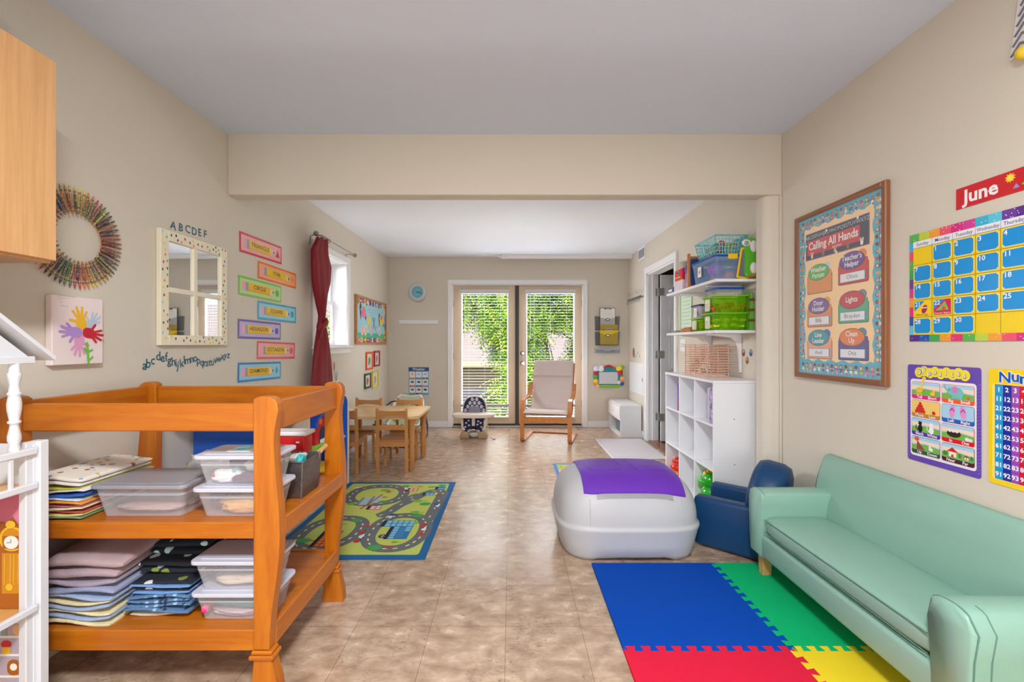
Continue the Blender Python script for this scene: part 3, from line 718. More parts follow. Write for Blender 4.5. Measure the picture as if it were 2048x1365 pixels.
shape_sign('DIAMOND', ((474, 727), (561, 723), (560, 758), (475, 765)), (30, 130, 196), (150, 206, 232), (50, 160, 200), LB % ('blue', 'DIAMOND'))

# curtain rod with rings
t = thing('curtain_rod', 'brushed nickel curtain rod with ball finials above the side window', 'curtain rod', (XL, 4.2, 2.11))
b = MB(); b.cyl((-1.655, 3.74, 2.118), (-1.655, 4.66, 2.118), .006, NICKEL, seg=10); b.build('pole', t)
for y in (3.735, 4.665): b = MB(); b.sph((-1.655, y, 2.118), .022, NICKEL, seg=14); b.cyl((-1.655, y-.02, 2.118), (-1.655, y+.02, 2.118), .010, NICKEL, seg=10); b.build('finial', t)
for y in (3.79, 4.60):
    b = MB(); b.tube([(XL+.004, y, 2.05), (XL+.006, y, 2.11), (-1.70, y, 2.118), (-1.655, y, 2.106)], .005, NICKEL, seg=8); b.box((XL, y-.01, 2.03), (XL+.004, y+.01, 2.09), NICKEL, .001); b.build('bracket', t)
for k in range(9):
    y = 3.83+k*.021; tl = random.uniform(-.4, .4); b = MB()
    b.tube([(-1.655+.019*math.cos(a), y+.008*math.sin(a+tl)+tl*.01, 2.110+.019*math.sin(a)) for a in [2*PI*i/16 for i in range(16)]], .0022, NICKEL, seg=6, closed=True); b.build('ring', t)
# knotted red curtain
RC = M((128, 8, 26), .62, var=.12, scale=60, bump=.15, bscale=300)
rows = [(479, 640, 655), (488, 636, 656), (505, 629, 658), (530, 629, 664), (560, 631, 662), (590, 636, 656), (615, 641, 653), (632, 644, 651), (648, 643, 652), (665, 640, 655), (690, 635, 659), (720, 631, 662), (760, 627, 665), (786, 626, 666)]
def curt(rows):
    L = []
    for y, a, c in rows:
        ya, yc = 1.62*FPX/(VX-a), 1.62*FPX/(VX-c); ym = (ya+yc)/2; L.append((H+(VY-y)*ym/FPX, ym, (yc-ya)/2))
    return L
cr = curt(rows)
def cs(f):
    k = f*(len(cr)-1); i = min(int(k), len(cr)-2); g = k-i; g = g*g*(3-2*g)*.5+g*.5
    return [cr[i][j]*(1-g)+cr[i+1][j]*g for j in range(3)]
def cfun(u, v):
    z, ym, hw = cs(v); a = 2*PI*u; fold = .18*math.sin(a*5+v*3)+.12*math.sin(a*9-v*6)
    tx = .022+.016*min(1, hw/.12); return (-1.635+tx*math.cos(a)*(1+fold*1.2), ym+hw*math.sin(a)*(1+fold*.18)+.006*math.sin(a*7+v*9), z+ (.006*math.sin(a*6) if v == 0 else 0))
t = thing('curtain', 'dark red curtain tied in a knot at its middle, hanging by the side window', 'curtain', (-1.635, 3.87, .6))
b = MB(); b.grid(cfun, 72, 60, RC, True, True); b.build('curtain_cloth', t)
b = MB(); zk = H+(VY-652)*3.8/FPX; yk = 3.79
def knot(u, v):
    a, c = 2*PI*u, 2*PI*v; R_ = .030; r_ = .024+.005*math.sin(3*a)+.004*math.sin(2*c+a)
    return (-1.63+(R_+r_*math.cos(c))*math.cos(a)*.8, yk+(R_+.012+r_*math.cos(c))*math.sin(a), zk+.012+r_*1.5*math.sin(c)+.03*math.sin(a))
b.grid(knot, 32, 16, RC, True, True)
b.grid(lambda u, v: (-1.61+.014*math.cos(2*PI*u)*(1-v*.4), yk-.035-.028*v+(.020+.016*v)*math.sin(2*PI*u), zk-.0-.095*v+.02*math.sin(2*PI*u)), 20, 10, RC, True, True)
b.build('knot', t)

# sea-life notice board
t = thing('notice_board', 'oak-framed notice board with paper fish on pale blue near the far corner', 'notice board', (XL, 5.45, 1.17))
f = fr((XL+.002, 4.867, 1.172), (0, 1, 0), (0, 0, 1)); W_, H_ = 1.178, .557; OAKF = wood((196, 140, 80), (160, 104, 56), .4, (2, 40, 40), .2, 1)
b = MB(f)
b.ring(0, 0, W_, H_, .03, 0, .022, OAKF, .003, .026)
b.build('frame', t)
b = MB(fr((XL+.010, 4.867, 1.172), (0, 1, 0), (0, 0, 1))); b.box((.02, .02, -.006), (W_-.02, H_-.02, 0), inkc(160, 214, 228)); cols = [YEL, BLUE, RED, LIME, PINK, NAVY, ORANGE, PURP, PAPER, TEAL]
rnd = random.Random(2)
for k in range(30):
    x = .03+k*(W_-.06)/30; c = cols[rnd.randrange(10)]; b.rect(x, H_-.085-.012*math.sin(k), x+.038, H_-.026, c, 1); b.rect(x, .026, x+.038, .08, cols[rnd.randrange(10)], 1)
    b.ell(x+.02, .055, .014, .016, cols[rnd.randrange(10)], 2, 8); b.ell(x+.02, H_-.055, .014, .016, cols[rnd.randrange(10)], 2, 8)
for k in range(13):
    y = .08+k*.032
    for x in (.03, W_-.065): b.rect(x, y, x+.035, y+.03, cols[rnd.randrange(10)], 1); b.ell(x+.018, y+.015, .01, .01, cols[rnd.randrange(10)], 2, 8)
gp = [(.065, .08)]+[(.065+(W_-.13)*k/40, .13+.012*(k % 2)) for k in range(41)]+[(W_-.065, .08)]; b.poly(gp, inkc(60, 184, 140), 2)
for cx, cy_, c1, c2, c3 in ((.24, .37, PINK, ORANGE, WINE), (.95, .31, YEL, ORANGE, BROWN)):
    b.ell(cx+.03, cy_, .075, .06, c1, 3); b.ell(cx+.02, cy_+.04, .04, .03, c2, 4); b.poly([(cx-.05, cy_), (cx-.12, cy_+.09), (cx-.07, cy_-.1)], c3, 4); b.ell(cx-.07, cy_+.07, .02, .03, INK, 5, 10); b.poly([(cx+.07, cy_-.06), (cx+.13, cy_-.02), (cx+.11, cy_-.09)], c3, 4)
b.ell(.47, .29, .045, .055, YEL, 3); 
for k in range(6): b.line([(.44+.012*k, .26), (.435+.014*k, .19)], .006, YEL, 3)
b.line([(.60, .33), (.70, .20)], .022, inkc(110, 130, 190), 3); b.line([(.69, .33), (.61, .20)], .022, inkc(110, 130, 190), 4)
for x, c in ((.22, LPINK), (.33, inkc(240, 226, 170)), (.55, LPINK), (.88, CREAM)): b.ell(x, .165, .045, .06, c, 3); b.ell(x, .165, .02, .04, inkc(240, 160, 176), 4)
for k in range(4): b.ell(.71+.03*(k % 2), .12+.035*k, .008, .01, INK, 3, 8)
for x, y in ((.42, .42), (.47, .39), (.50, .36)): b.line([(x, y), (x+.10, y+.003)], .006, GREY, 3)
b.build('sea_display', t)

# four small coloured frames
for nm, (x0, y0, x1, y1), c, pc, lb in (('a', (731, 704, 744, 741), (232, 84, 40), (70, 140, 70), 'orange small frame with a green leaf print, upper left of four'), ('b', (747, 702, 758, 734), (170, 24, 50), (190, 120, 130), 'dark red small frame, upper right of four by the far corner'),
     ('c', (728, 746, 740, 779), (40, 80, 50), (190, 60, 50), 'dark green small frame with a red leaf print, lower left of four'), ('d', (743, 741, 755, 779), (226, 210, 60), (200, 150, 110), 'yellow small frame, lower right of four by the far corner')):
    ya, za = LW(x0, y1); yb, zb = LW(x1, y0); w_ = yb-ya; h = zb-za; tt = thing('framed_print', lb, 'framed print', (XL, (ya+yb)/2, za), group='small colourful frames on the left wall'); f = fr((XL+.002, ya, za), (0, 1, 0), (0, 0, 1))
    q = MB(f); fm = M(c, .4); e = .022
    q.ring(0, 0, w_, h, e, 0, .014, fm, .002)
    q.build('frame', tt); q = MB(f); q.box((.01, .01, 0), (w_-.01, h-.01, .004), inkc(224, 216, 200)); q2 = MB(fr((XL+.0066, ya, za), (0, 1, 0), (0, 0, 1)))
    q.build('backing', tt); q2.ell(w_/2, h*.52, w_*.17, h*.2, inkc(*pc), 1, 12, .3); q2.ell(w_*.42, h*.36, w_*.1, h*.12, inkc(*pc), 2, 10); q2.line([(w_/2, h*.2), (w_/2, h*.5)], .006, inkc(*pc), 1); q2.build('leaf_print', tt)
# nature decals under the window
y, z = LW(668, 733); b = MB(LWf(y, z)); b.ell(0, 0, .022, .045, inkc(196, 110, 110), 1); b.line([(0, -.07), (0, .03)], .006, inkc(150, 90, 80), 2); b.build('wall_decal', label='pinkish leaf decal on the wall just right of the red curtain', cat='decal')
y, z = LW(672, 757); b = MB(LWf(y, z))
for k in range(5): b.line([(0, -.06), (-.05+.025*k, .05+.01*(k % 2))], .008, inkc(120, 170, 180), 1)
b.build('wall_decal', label='pale teal plant decal on the wall above the blue toy shelf', cat='decal')


# ================================================================== FAR WALL
# clock
x, z = FW(835, 585)
t = thing('wall_clock', 'round silver wall clock with a pale blue dial on the far wall', 'clock', (x, YF, z))
cf = fr((x, YF-.002, z), (1, 0, 0), (0, 0, 1))
b = MB(cf); b.lathe([(.130, 0), (.134, .012), (.125, .024), (.098, .030), (.080, .024), (.078, .012)], (0, 0, 0), M((200, 206, 210), .3), 40); b.build('rim', t)
b = MB(cf); b.lathe([(.080, .012), (.0801, .0125)], (0, 0, 0), inkc(110, 186, 206), 36)
b.M = fr((x, YF-.0150, z), (1, 0, 0), (0, 0, 1))
for k in range(12): a = PI/2-2*PI*k/12; b.text(str(k or 12),   .063*math.cos(a), .063*math.sin(a), .019, NAVY, 1, fat=.01)
b.text('QUARTZ', 0, -.035, .008, NAVY, 1) if False else None
b.build('dial', t)
for nm, a, ln, wd in (('hour_hand', math.radians(-5), .045, .008), ('minute_hand', math.radians(-18), .068, .005)):
    b = MB(fr((x, YF-.018-(.001 if ln > .05 else 0), z), (1, 0, 0), (0, 0, 1))); b.line([(-.012*math.cos(a), -.012*math.sin(a)), (ln*math.cos(a), ln*math.sin(a))], wd, INK, 1); b.ell(0, 0, .007, .007, INK, 2); b.build(nm, t)
# white rail
x0, z1 = FW(799, 641); x1, z0 = FW(876, 648)
b = MB(); b.box((x0, YF-.022, z0), (x1, YF, z1), WHITE, .003); b.box((x0+.02, YF-.026, z0+.015), (x1-.02, YF-.02, z1-.015), WHITE2, .002)
b.build('wall_rail', label='narrow white rail on the far wall below the clock', cat='rail')
# weather poster
x0, z1 = FW(817, 735); x1, z0 = FW(858, 791); w_, h = x1-x0, z1-z0
b = MB(fr((x0, YF-.003, z0), (1, 0, 0), (0, 0, 1))); b.box((0, 0, -.002), (w_, h, 0), inkc(140, 186, 216)); b.rect(0, h*.86, w_, h, inkc(52, 86, 150), 1); b.text('Weather', w_/2, h*.93, h*.12, inkc(214, 226, 190), 2, fat=.02)
b.ell(w_*.12, h*.93, .014, .014, NAVY, 2, 10); b.ell(w_*.9, h*.93, .014, .014, NAVY, 2, 10)
tabs = [(214, 110, 80), (90, 110, 170), (50, 70, 80), (206, 70, 60), (60, 80, 130), (170, 100, 160), (80, 150, 90), (60, 66, 80), (60, 140, 190)]; pics = [(240, 150, 60), (190, 200, 224), (150, 200, 220), (90, 100, 110), (80, 90, 110), (150, 110, 100), (110, 110, 150), (200, 60, 40), (70, 80, 100)]
words = ['Sunny', 'Cloudy', 'Foggy', 'Stormy', 'Rainy', 'Rainbow', 'Hail', 'Hot', 'Snowy']
for k in range(9):
    i, j = k % 3, k//3; cx = w_*(.19+.315*i); cy_ = h*(.72-.275*j); b.rrect(cx-w_*.13, cy_-h*.10, cx+w_*.13, cy_+h*.11, .006, PAPER, 1); b.ell(cx, cy_+h*.03, w_*.065 if k == 0 else w_*.09, h*.04, inkc(*pics[k]), 2, 12)
    b.rrect(cx-w_*.13, cy_-h*.135, cx+w_*.13, cy_-h*.085, .006, inkc(*tabs[k]), 2); b.text(words[k], cx, cy_-h*.108, h*.04, PAPER, 3)
b.build('weather_poster', label='small blue Weather chart with nine pictures on the far wall', cat='poster')
# smoke-plastic wall files
SMOKE = M((84, 88, 100), .12, alpha=.2, var=.02); SM2 = M((60, 62, 72), .2, alpha=.7)
def wallfile(px0, py0, px1, py1, label):
    x0, z1 = FW(px0, py0); x1, z0 = FW(px1, py1); w_, h = x1-x0, z1-z0; D = .085
    t = thing('wall_file', label, 'file holder', ((x0+x1)/2, YF, z0), group=None); f = fr((x0, YF-.002, z0), (1, 0, 0), (0, 0, 1))
    b = MB(f); b.box((.012, 0, 0), (w_-.012, h, .004), SMOKE)
    b.prism([(.012, 0), (0, h), (.006, h), (.018, 0)], 0, D, SMOKE, 'xy'); b.prism([(w_-.012, 0), (w_, h), (w_-.006, h), (w_-.018, 0)], 0, D, SMOKE, 'xy'); b.box((.012, 0, 0), (w_-.012, .005, D), SM2)
    pts = [(.012, 0), (w_-.012, 0), (w_, h)]+[(w_-w_*s, h-.045*(math.sin(PI*s))**1.5) for s in [k/14 for k in range(1, 14)]]+[(0, h)]; b.prism(pts, D, D+.004, SMOKE, 'xy'); b.build('pocket', t)
    b = MB(f); b.lathe([(.034, 0), (.034, .005), (.03, .007)], (w_/2, h-.052, D+.004), BLACK, 24, sy=.5); b.box((w_/2-.02, h-.06, D+.0105), (w_/2+.02, h-.045, D+.0125), PAPER); b.build('label_badge', t)
    return x0, x1, z0, z1
a = wallfile(1188, 633, 1237, 661, 'upper smoke-grey plastic wall file holding a clipboard'); c = wallfile(1188.5, 664, 1237, 691, 'lower smoke-grey plastic wall file holding a yellow folder')
x0, z1 = FW(1198, 617); x1, _ = FW(1229, 617)
t = thing('clipboard', 'clipboard with white papers standing in the upper wall file', 'clipboard', ((x0+x1)/2, YF-.03, a[2]+.007))
b = MB(); b.box((x0, YF-.045, a[2]+.007), (x1, YF-.041, z1), M((90, 70, 50), .6)); b.build('board', t)
b = MB(); b.box((x0+.008, YF-.050, a[2]+.03), (x1-.006, YF-.0455, z1-.006), PAPER)
for k in range(9): b.box((x0+.03, YF-.0505, z1-.04-.013*k), (x1-.03, YF-.0500, z1-.039-.013*k), GREY)
b.build('papers', t); b = MB(); b.box(((x0+x1)/2-.05, YF-.062, z1-.016), ((x0+x1)/2+.05, YF-.050, z1+.004), CHROME, .003); b.cyl(((x0+x1)/2-.045, YF-.066, z1-.014), ((x0+x1)/2-.03, YF-.066, z1-.014), .008, BLACK); b.cyl(((x0+x1)/2+.03, YF-.066, z1-.014), ((x0+x1)/2+.045, YF-.066, z1-.014), .008, BLACK); b.build('clip', t)
x0, z1 = FW(1198.5, 650); x1, _ = FW(1233.5, 650)
t = thing('paper_folder', 'bright yellow paper folder with a white label in the lower wall file', 'folder', ((x0+x1)/2, YF-.04, c[2]+.007))
b = MB(); b.box((x0, YF-.062, c[2]+.007), (x1, YF-.050, z1), M((240, 206, 20), .5), .002); b.build('cover', t)
b = MB(); b.box((x0+.075, YF-.064, z1-.085), (x1-.075, YF-.062, z1-.05), PAPER); b.box((x0+.09, YF-.0645, z1-.07), (x1-.09, YF-.064, z1-.064), GREY); b.build('label_sticker', t)
x0, z1 = FW(1189, 695); x1, z0 = FW(1238, 706)
t = thing('marker_tray', 'clear plastic tray with markers on the far wall below the wall files', 'tray', ((x0+x1)/2, YF, z0))
CLR = M((170, 180, 200), .1, alpha=.35)
b = MB(); b.box((x0, YF-.06, z0), (x1, YF-.001, z0+.004), CLR); b.box((x0, YF-.06, z0), (x1, YF-.056, z0+.05), CLR); b.box((x0, YF-.06, z0), (x0+.004, YF-.001, z0+.065), CLR); b.box((x1-.004, YF-.06, z0), (x1, YF-.001, z0+.065), CLR); b.build('tray_body', t)
for k, (c, u0, u1) in enumerate((((40, 70, 150), .02, .11), ((60, 100, 180), .03, .12), ((60, 60, 66), .14, .26), ((40, 50, 60), .22, .32), ((90, 96, 110), .13, .24))):
    b = MB(); b.cyl((x0+u0, YF-.03-.008*(k % 3), z0+.016+.013*(k % 2)), (x0+u1, YF-.03-.008*(k % 3), z0+.018+.013*(k % 2)), .008, M(c, .3), seg=10); b.cyl((x0+u1, YF-.03-.008*(k % 3), z0+.018+.013*(k % 2)), (x0+u1+.012, YF-.03-.008*(k % 3), z0+.018+.013*(k % 2)), .0085, BLACK, seg=10)
    b.build('marker_pen', label='marker pen in the clear tray on the far wall', cat='marker', group='marker pens in the wall tray')
# magnetic drawing board toy
x0, z1 = FW(1185, 731); x1, z0 = FW(1247, 776); w_, h = x1-x0, z1-z0
t = thing('drawing_board_toy', 'child magnetic drawing board with a teal frame and red handle on the far wall', 'toy', ((x0+x1)/2, YF, z0)); f = fr((x0, YF-.002, z0), (1, 0, 0), (0, 0, 1))
b = MB(f); TL = M((20, 140, 150), .35)
pts = [(w_*.5+w_*.47*math.copysign(abs(math.cos(a))**.55, math.cos(a)), h*.47+h*.44*math.copysign(abs(math.sin(a))**.55, math.sin(a))) for a in [2*PI*k/40 for k in range(40)]]
b.prism(pts, 0, .025, TL, 'xy'); b.build('frame', t)
b = MB(f); b.box((w_*.2, h*.17, .025), (w_*.8, h*.7, .030), M((206, 210, 216), .35), .002); b.build('drawing_screen', t)
b = MB(f); b.tube([(w_*(.34+.34*s), h*(.86+.12*math.sin(PI*s)), .02) for s in [k/10 for k in range(11)]], .014, M((200, 30, 50), .35)); b.build('handle', t)
b = MB(f); b.tube([(w_*.2, h*.08, .036), (w_*.86, h*.085, .036)], .016, M((140, 206, 50), .35)); b.sph((w_*.16, h*.07, .036), .022, PAPER); b.cyl((w_*.16, h*.07, .052), (w_*.16, h*.07, .062), .008, BLACK, seg=10); b.build('stylus', t)
b = MB(f)
for (u, v, r, c) in ((.1, .84, .04, (220, 222, 236)), (.17, .9, .035, (200, 196, 226)), (.26, .86, .045, (236, 240, 246)), (.10, .66, .036, (196, 30, 50)), (.07, .5, .03, (90, 190, 80)), (.09, .3, .036, (244, 206, 50)), (.12, .17, .036, (246, 150, 40)),
                     (.84, .86, .045, (250, 206, 40)), (.93, .9, .036, (130, 200, 60)), (.87, .7, .042, (214, 40, 50)), (.94, .42, .032, (250, 200, 60)), (.93, .32, .032, (240, 150, 140)), (.93, .2, .035, (40, 90, 170)), (.84, .24, .028, (236, 240, 246))):
    b.sph((w_*u, h*v, .026), r, M(c, .35), sz=.35)
b.build('play_figures', t)

# ================================================================== RIGHT WALL
# electrical panel cover
y0, z1 = RW(1260.5, 724); y1, z0 = RW(1290, 795)
t = thing('electrical_panel', 'white flush electrical panel cover on the right wall before the open door', 'panel', (XR, (y0+y1)/2, .53))
f = fr((XR, y0, .53), (0, -1, 0), (0, 0, 1)); w_ = y0-y1
b = MB(f); b.box((0, 0, 0), (w_, .40, .010), WHITE, .003); b.build('surround', t); b = MB(f); b.box((.04, .02, .010), (w_-.04, .38, .015), WHITE2, .003); b.box((w_-.07, .18, .015), (w_-.05, .22, .020), GREY); b.build('cover', t)
# line of cut-out letters and a hook rail
b = MB(); s = 'Our Nature'
for k, ch in enumerate(s):
    px = 1258+k*3.6; py = 590-k*1.3; y, z = RW(px, py); b.M = RWf(y, z, .0012); b.text(ch, 0, 0, .085, M((150, 138, 118), .6), 1)
b.build('wall_lettering', label='faint beige script words on the right wall beside the door casing', cat='lettering')
ya, za = RW(1247, 614); yb, zb = RW(1289, 602)
t = thing('hook_rail', 'thin metal hook rail with small hooks on the right wall near the door casing', 'hook rail', (XR, (6.15+yb)/2, za)); ya = 6.15
b = MB(); b.box((XR-.008, yb, 1.765), (XR, ya, 1.785), NICKEL, .002); b.build('bar', t)
for k in range(9):
    y = ya-.05-k*(ya-yb-.1)/8; b = MB(); b.tube([(XR-.008, y, 1.775), (XR-.035, y, 1.765), (XR-.05, y, 1.735), (XR-.04, y, 1.715)], .0045, NICKEL, seg=6); b.sph((XR-.036, y, 1.78), .012, NICKEL, seg=8); b.build('hook', t)
y, z = RW(1267.5, 706); b = MB(RWf(y, z)); b.ell(0, 0, .05, .07, inkc(130, 90, 80), 1, 14); b.ell(0, -.02, .03, .03, inkc(160, 110, 90), 2, 10); b.build('wall_decal', label='small brown oval decal above the electrical panel', cat='decal')
for px, py in ((1276, 707), (1272, 713), (1279.5, 713)):
    y, z = RW(px, py); b = MB(RWf(y, z)); b.ell(0, 0, .018, .022, inkc(150, 150, 120), 1, 8); b.build('wall_decal', label='tiny green-grey dot decal above the electrical panel', cat='decal', group='tiny dot decals above the electrical panel')
# light switch plate and green chart by the door
y, z = RW(1366.5, 691); b = MB(fr((XR-.0, y, z), (0, -1, 0), (0, 0, 1))); b.box((-.06, -.06, 0), (.06, .06, .006), WHITE, .002); b.box((-.035, -.018, .006), (-.015, .018, .012), WHITE2, .002); b.box((.015, -.018, .006), (.035, .018, .012), WHITE2, .002)
b.build('light_switch', label='white double light switch plate on the right wall just past the door casing', cat='light switch')
y, z = RW(1373, 620); b = MB(fr((XR-.002, y, z), (0, -1, 0), (0, 0, 1))); b.box((-.14, -.20, -.001), (.14, .21, .001), inkc(110, 180, 90)); b.rect(-.12, -.18, .12, .19, inkc(216, 236, 214), 3)
for k in range(9): b.line([(-.09, .15-k*.035), (.09, .15-k*.035)], .004, inkc(150, 170, 160), 4)
b.build('wall_chart', label='pale chart with a green border on the wall behind the shelf bins', cat='chart')
# egg stickers
for px, py, ca, cb, lb in ((1487.5, 706, (120, 60, 70), (200, 170, 150), 'maroon and beige egg sticker on the wall below the shelves'), (1502, 706, (60, 90, 150), (110, 180, 200), 'blue egg sticker on the wall below the shelves'), (1494.5, 721.5, (130, 90, 60), (216, 150, 90), 'orange-brown egg sticker, lowest of three on the wall below the shelves')):
    y, z = RW(px, py); b = MB(RWf(y, z)); b.ell(0, 0, .020, .026, inkc(*ca), 1); b.ell(0, .010, .014, .012, inkc(*cb), 2); b.rect(-.019, -.003, .019, .003, inkc(*[min(255, v+50) for v in ca]), 3); b.build('egg_sticker', label=lb, cat='sticker', group='egg stickers')

# job chart board
Y0, Y1, Z0, Z1 = 2.533, 1.914, .992, 1.897; W_, H_ = Y0-Y1, Z1-Z0
t = thing('job_chart_board', 'large brown-framed job chart board reading Calling All Hands', 'notice board', (XR, (Y0+Y1)/2, Z0)); f = fr((XR-.002, Y0, Z0), (0, -1, 0), (0, 0, 1))
DOAK = wood((158, 100, 62), (116, 68, 38), .4, (2, 50, 50), .3, 2, 'frame_oak'); DOAKH = wood((158, 100, 62), (116, 68, 38), .4, (2, 50, 50), .3, 1, 'frame_oak')
b = MB(f); e = .026
b.box((0, 0, 0), (e, H_, .024), DOAK, .004); b.box((W_-e, 0, 0), (W_, H_, .024), DOAK, .004); b.box((e, 0, 0), (W_-e, e, .024), DOAKH, .004); b.box((e, H_-e, 0), (W_-e, H_, .024), DOAKH, .004); b.build('frame', t)
b = MB(fr((XR-.012, Y0, Z0), (0, -1, 0), (0, 0, 1))); b.box((e-.004, e-.004, -.008), (W_-e+.004, H_-e+.004, 0), inkc(74, 178, 206)); PE = inkc(252, 214, 160)
x0, y0, x1, y1 = .075, .10, W_-.08, H_-.085; pts = []
n = 26
for k in range(n): pts.append((x0+(x1-x0)*k/n, y0+.007*math.sin(k*1.3)))
for k in range(n): pts.append((x1+.007*math.sin(k*1.6), y0+(y1-y0)*k/n))
for k in range(n): pts.append((x1-(x1-x0)*k/n, y1+.007*math.sin(k*1.5)))
for k in range(n): pts.append((x0-.007*math.sin(k*1.4), y1-(y1-y0)*k/n))
b.poly(pts, PE, 1)
rnd = random.Random(9); kc = [PINK, inkc(70, 90, 190), LIME, PAPER, inkc(120, 60, 150), ORANGE, CREAM]; sk = [inkc(244, 200, 160), inkc(150, 100, 70), inkc(90, 60, 44), inkc(220, 170, 130)]
def kid(x, y, a, s=1.0):
    c, sn = math.cos(a), math.sin(a); R_ = lambda u, v: (x+(u*c-v*sn)*s, y+(u*sn+v*c)*s)
    b.poly([R_(-.009, -.022), R_(.009, -.022), R_(.006, .0), R_(-.006, .0)], rnd.choice(kc), 2); p = R_(0, .008); b.ell(p[0], p[1], .010*s, .010*s, rnd.choice([INK, BROWN, INK, inkc(200, 130, 60)]), 3, 10); p = R_(0, .006); b.ell(p[0], p[1], .0075*s, .0075*s, rnd.choice(sk), 4, 10)
    b.line([R_(-.014, -.006), R_(.014, -.006)], .004, rnd.choice(sk), 3); b.line([R_(-.005, -.022), R_(-.006, -.03)], .004, rnd.choice(kc), 3); b.line([R_(.005, -.022), R_(.006, -.03)], .004, rnd.choice(kc), 3)
for k in range(17): kid(e+.035+k*.0315, e+.04, 0); kid(e+.035+k*.0315, H_-e-.030, 0, .9)
for k in range(23): kid(e+.022, e+.09+k*.0325, PI/2, .8); kid(W_-e-.026, e+.09+k*.0325, -PI/2 if False else PI/2, .95)
# banner
bx0, bx1, by0, by1 = .088, W_-.105, H_-.255, H_-.118
b.rect(bx0-.005, by0-.005, bx1+.005, by1+.005, inkc(120, 80, 150), 2); b.rect(bx0, by0, bx1, by1, inkc(36, 40, 58), 5); b.text('ABCDEFGHIJKLMNOPQRSTUVWXYZ', (bx0+bx1)/2, by1-.019, .029, inkc(190, 200, 216), 6, sx=.92)
b.rect(bx0+.012, by0+.022, bx1-.05, by1-.038, inkc(206, 30, 56), 6); b.text('Calling All Hands', (bx0+bx1)/2-.018, (by0+by1)/2-.002, .058, PAPER, 8, sx=.86, fat=.02); b.text('Job Chart', (bx0+bx1)/2+.02, by0+.033, .016, PAPER, 9, fat=.01)
for k in range(5): 
    hx = bx0+.05+k*.085; hc = [sk[0], sk[1], sk[3], sk[1], PAPER][k]; b.ell(hx, by0+.010, .009, .010, hc, 9, 10)
    for q_ in range(4): b.line([(hx-.006+q_*.004, by0+.012), (hx-.010+q_*.0068, by0+.034)], .0035, hc, 9)
for px_, py_ in ((bx0+.005, by1-.06), (bx0+.16, by1-.01), (bx1-.06, by1-.002), (bx0+.23, by0)): b.star(px_, py_, .010, .005, 6, inkc(240, 240, 210), 10)
def card(cx, cy_, t1, t2, blob, block, acc, nm):
    w2, h2 = .095, .078
    b.rrect(cx-w2, cy_-h2, cx+w2, cy_+h2*.3, .01, inkc(*[int(v*.7) for v in block]), 2); b.rrect(cx-w2+.005, cy_-h2+.005, cx+w2-.005, cy_+h2*.5, .008, inkc(*block), 3)
    b.ell(cx+.055, cy_+.055, .028, .024, inkc(*acc), 3); b.ell(cx-.006, cy_+.035, .080, .044, inkc(*[int(v*.72) for v in blob]), 4); b.ell(cx-.006, cy_+.035, .075, .040, inkc(*blob), 5)
    b.text(t1, cx-.006, cy_+(.050 if t2 else .036), .036, PAPER, 7, sx=.9, fat=.02)
    if t2: b.text(t2, cx-.006, cy_+.018, .036, PAPER, 7, sx=.9, fat=.02)
    if nm: b.rect(cx-w2+.016, cy_-h2+.012, cx+w2-.016, cy_-h2+.056, inkc(60, 130, 170), 6); b.rect(cx-w2+.018, cy_-h2+.014, cx+w2-.022, cy_-h2+.054, inkc(232, 234, 240), 7); b.text(nm, cx-.002, cy_-h2+.035, .030, inkc(90, 90, 100), 8)
c0, c1 = .19, .42
card(c0, .535, 'Weather', 'Person', (90, 186, 80), (226, 146, 70), (196, 214, 226), None)
card(c1, .555, "Teacher's", 'Helper', (104, 62, 150), (206, 40, 40), (236, 130, 40), 'Olivia')
card(c0, .355, 'Door', 'Holder', (126, 84, 160), (226, 140, 80), (226, 170, 60), 'Billy'); card(c1, .365, 'Lights', None, (196, 40, 60), (80, 170, 130), (120, 130, 140), 'Brayden')
card(c0, .185, 'Line', 'Leader', (40, 150, 160), (236, 160, 130), (60, 110, 190), 'Axel'); card(c1, .185, 'Clean', 'Up', (230, 120, 40), (84, 60, 140), (50, 130, 160), 'Otis')
b.build('job_chart', t)
b = MB(fr((XR-.0205, Y0, Z0), (0, -1, 0), (0, 0, 1))); b.box((e, e, 0), (W_-e, H_-e, .0015), M((245, 250, 250), .05, alpha=.07, var=0)); b.build('clear_cover', t)

# June banner
f = fr((XR-.003, 1.633, 1.676), (0, -1, 0), (0, 0, 1)); w_, h = .46, .076
b = MB(f); b.box((0, 0, -.001), (w_, h, 0), lam((206, 30, 44))); b.text('June', .085, h*.48, .066, lam((244, 240, 240)), 2, fat=.03); b.star(.178, h*.7, .017, .011, 10, lam((250, 200, 40)), 2)
b.ell(.178, h*.7, .009, .009, lam((252, 226, 90)), 3); b.tube([(.215+.012*math.sin(k*.9)+k*.004, .02+.006*k, .002) for k in range(8)], .004, lam((120, 200, 60)), seg=6); b.poly([(.185, .014), (.195, .03), (.205, .014)], lam((150, 150, 210)), 2)
b.ell(.25, .055, .012, .009, lam((250, 220, 60)), 3); b.star(.30, .05, .015, .008, 6, lam((250, 160, 60)), 2); b.ell(.36, .035, .02, .018, lam((100, 180, 220)), 2)
b.build('june_banner', label='long red laminated banner reading June above the calendar', cat='banner')
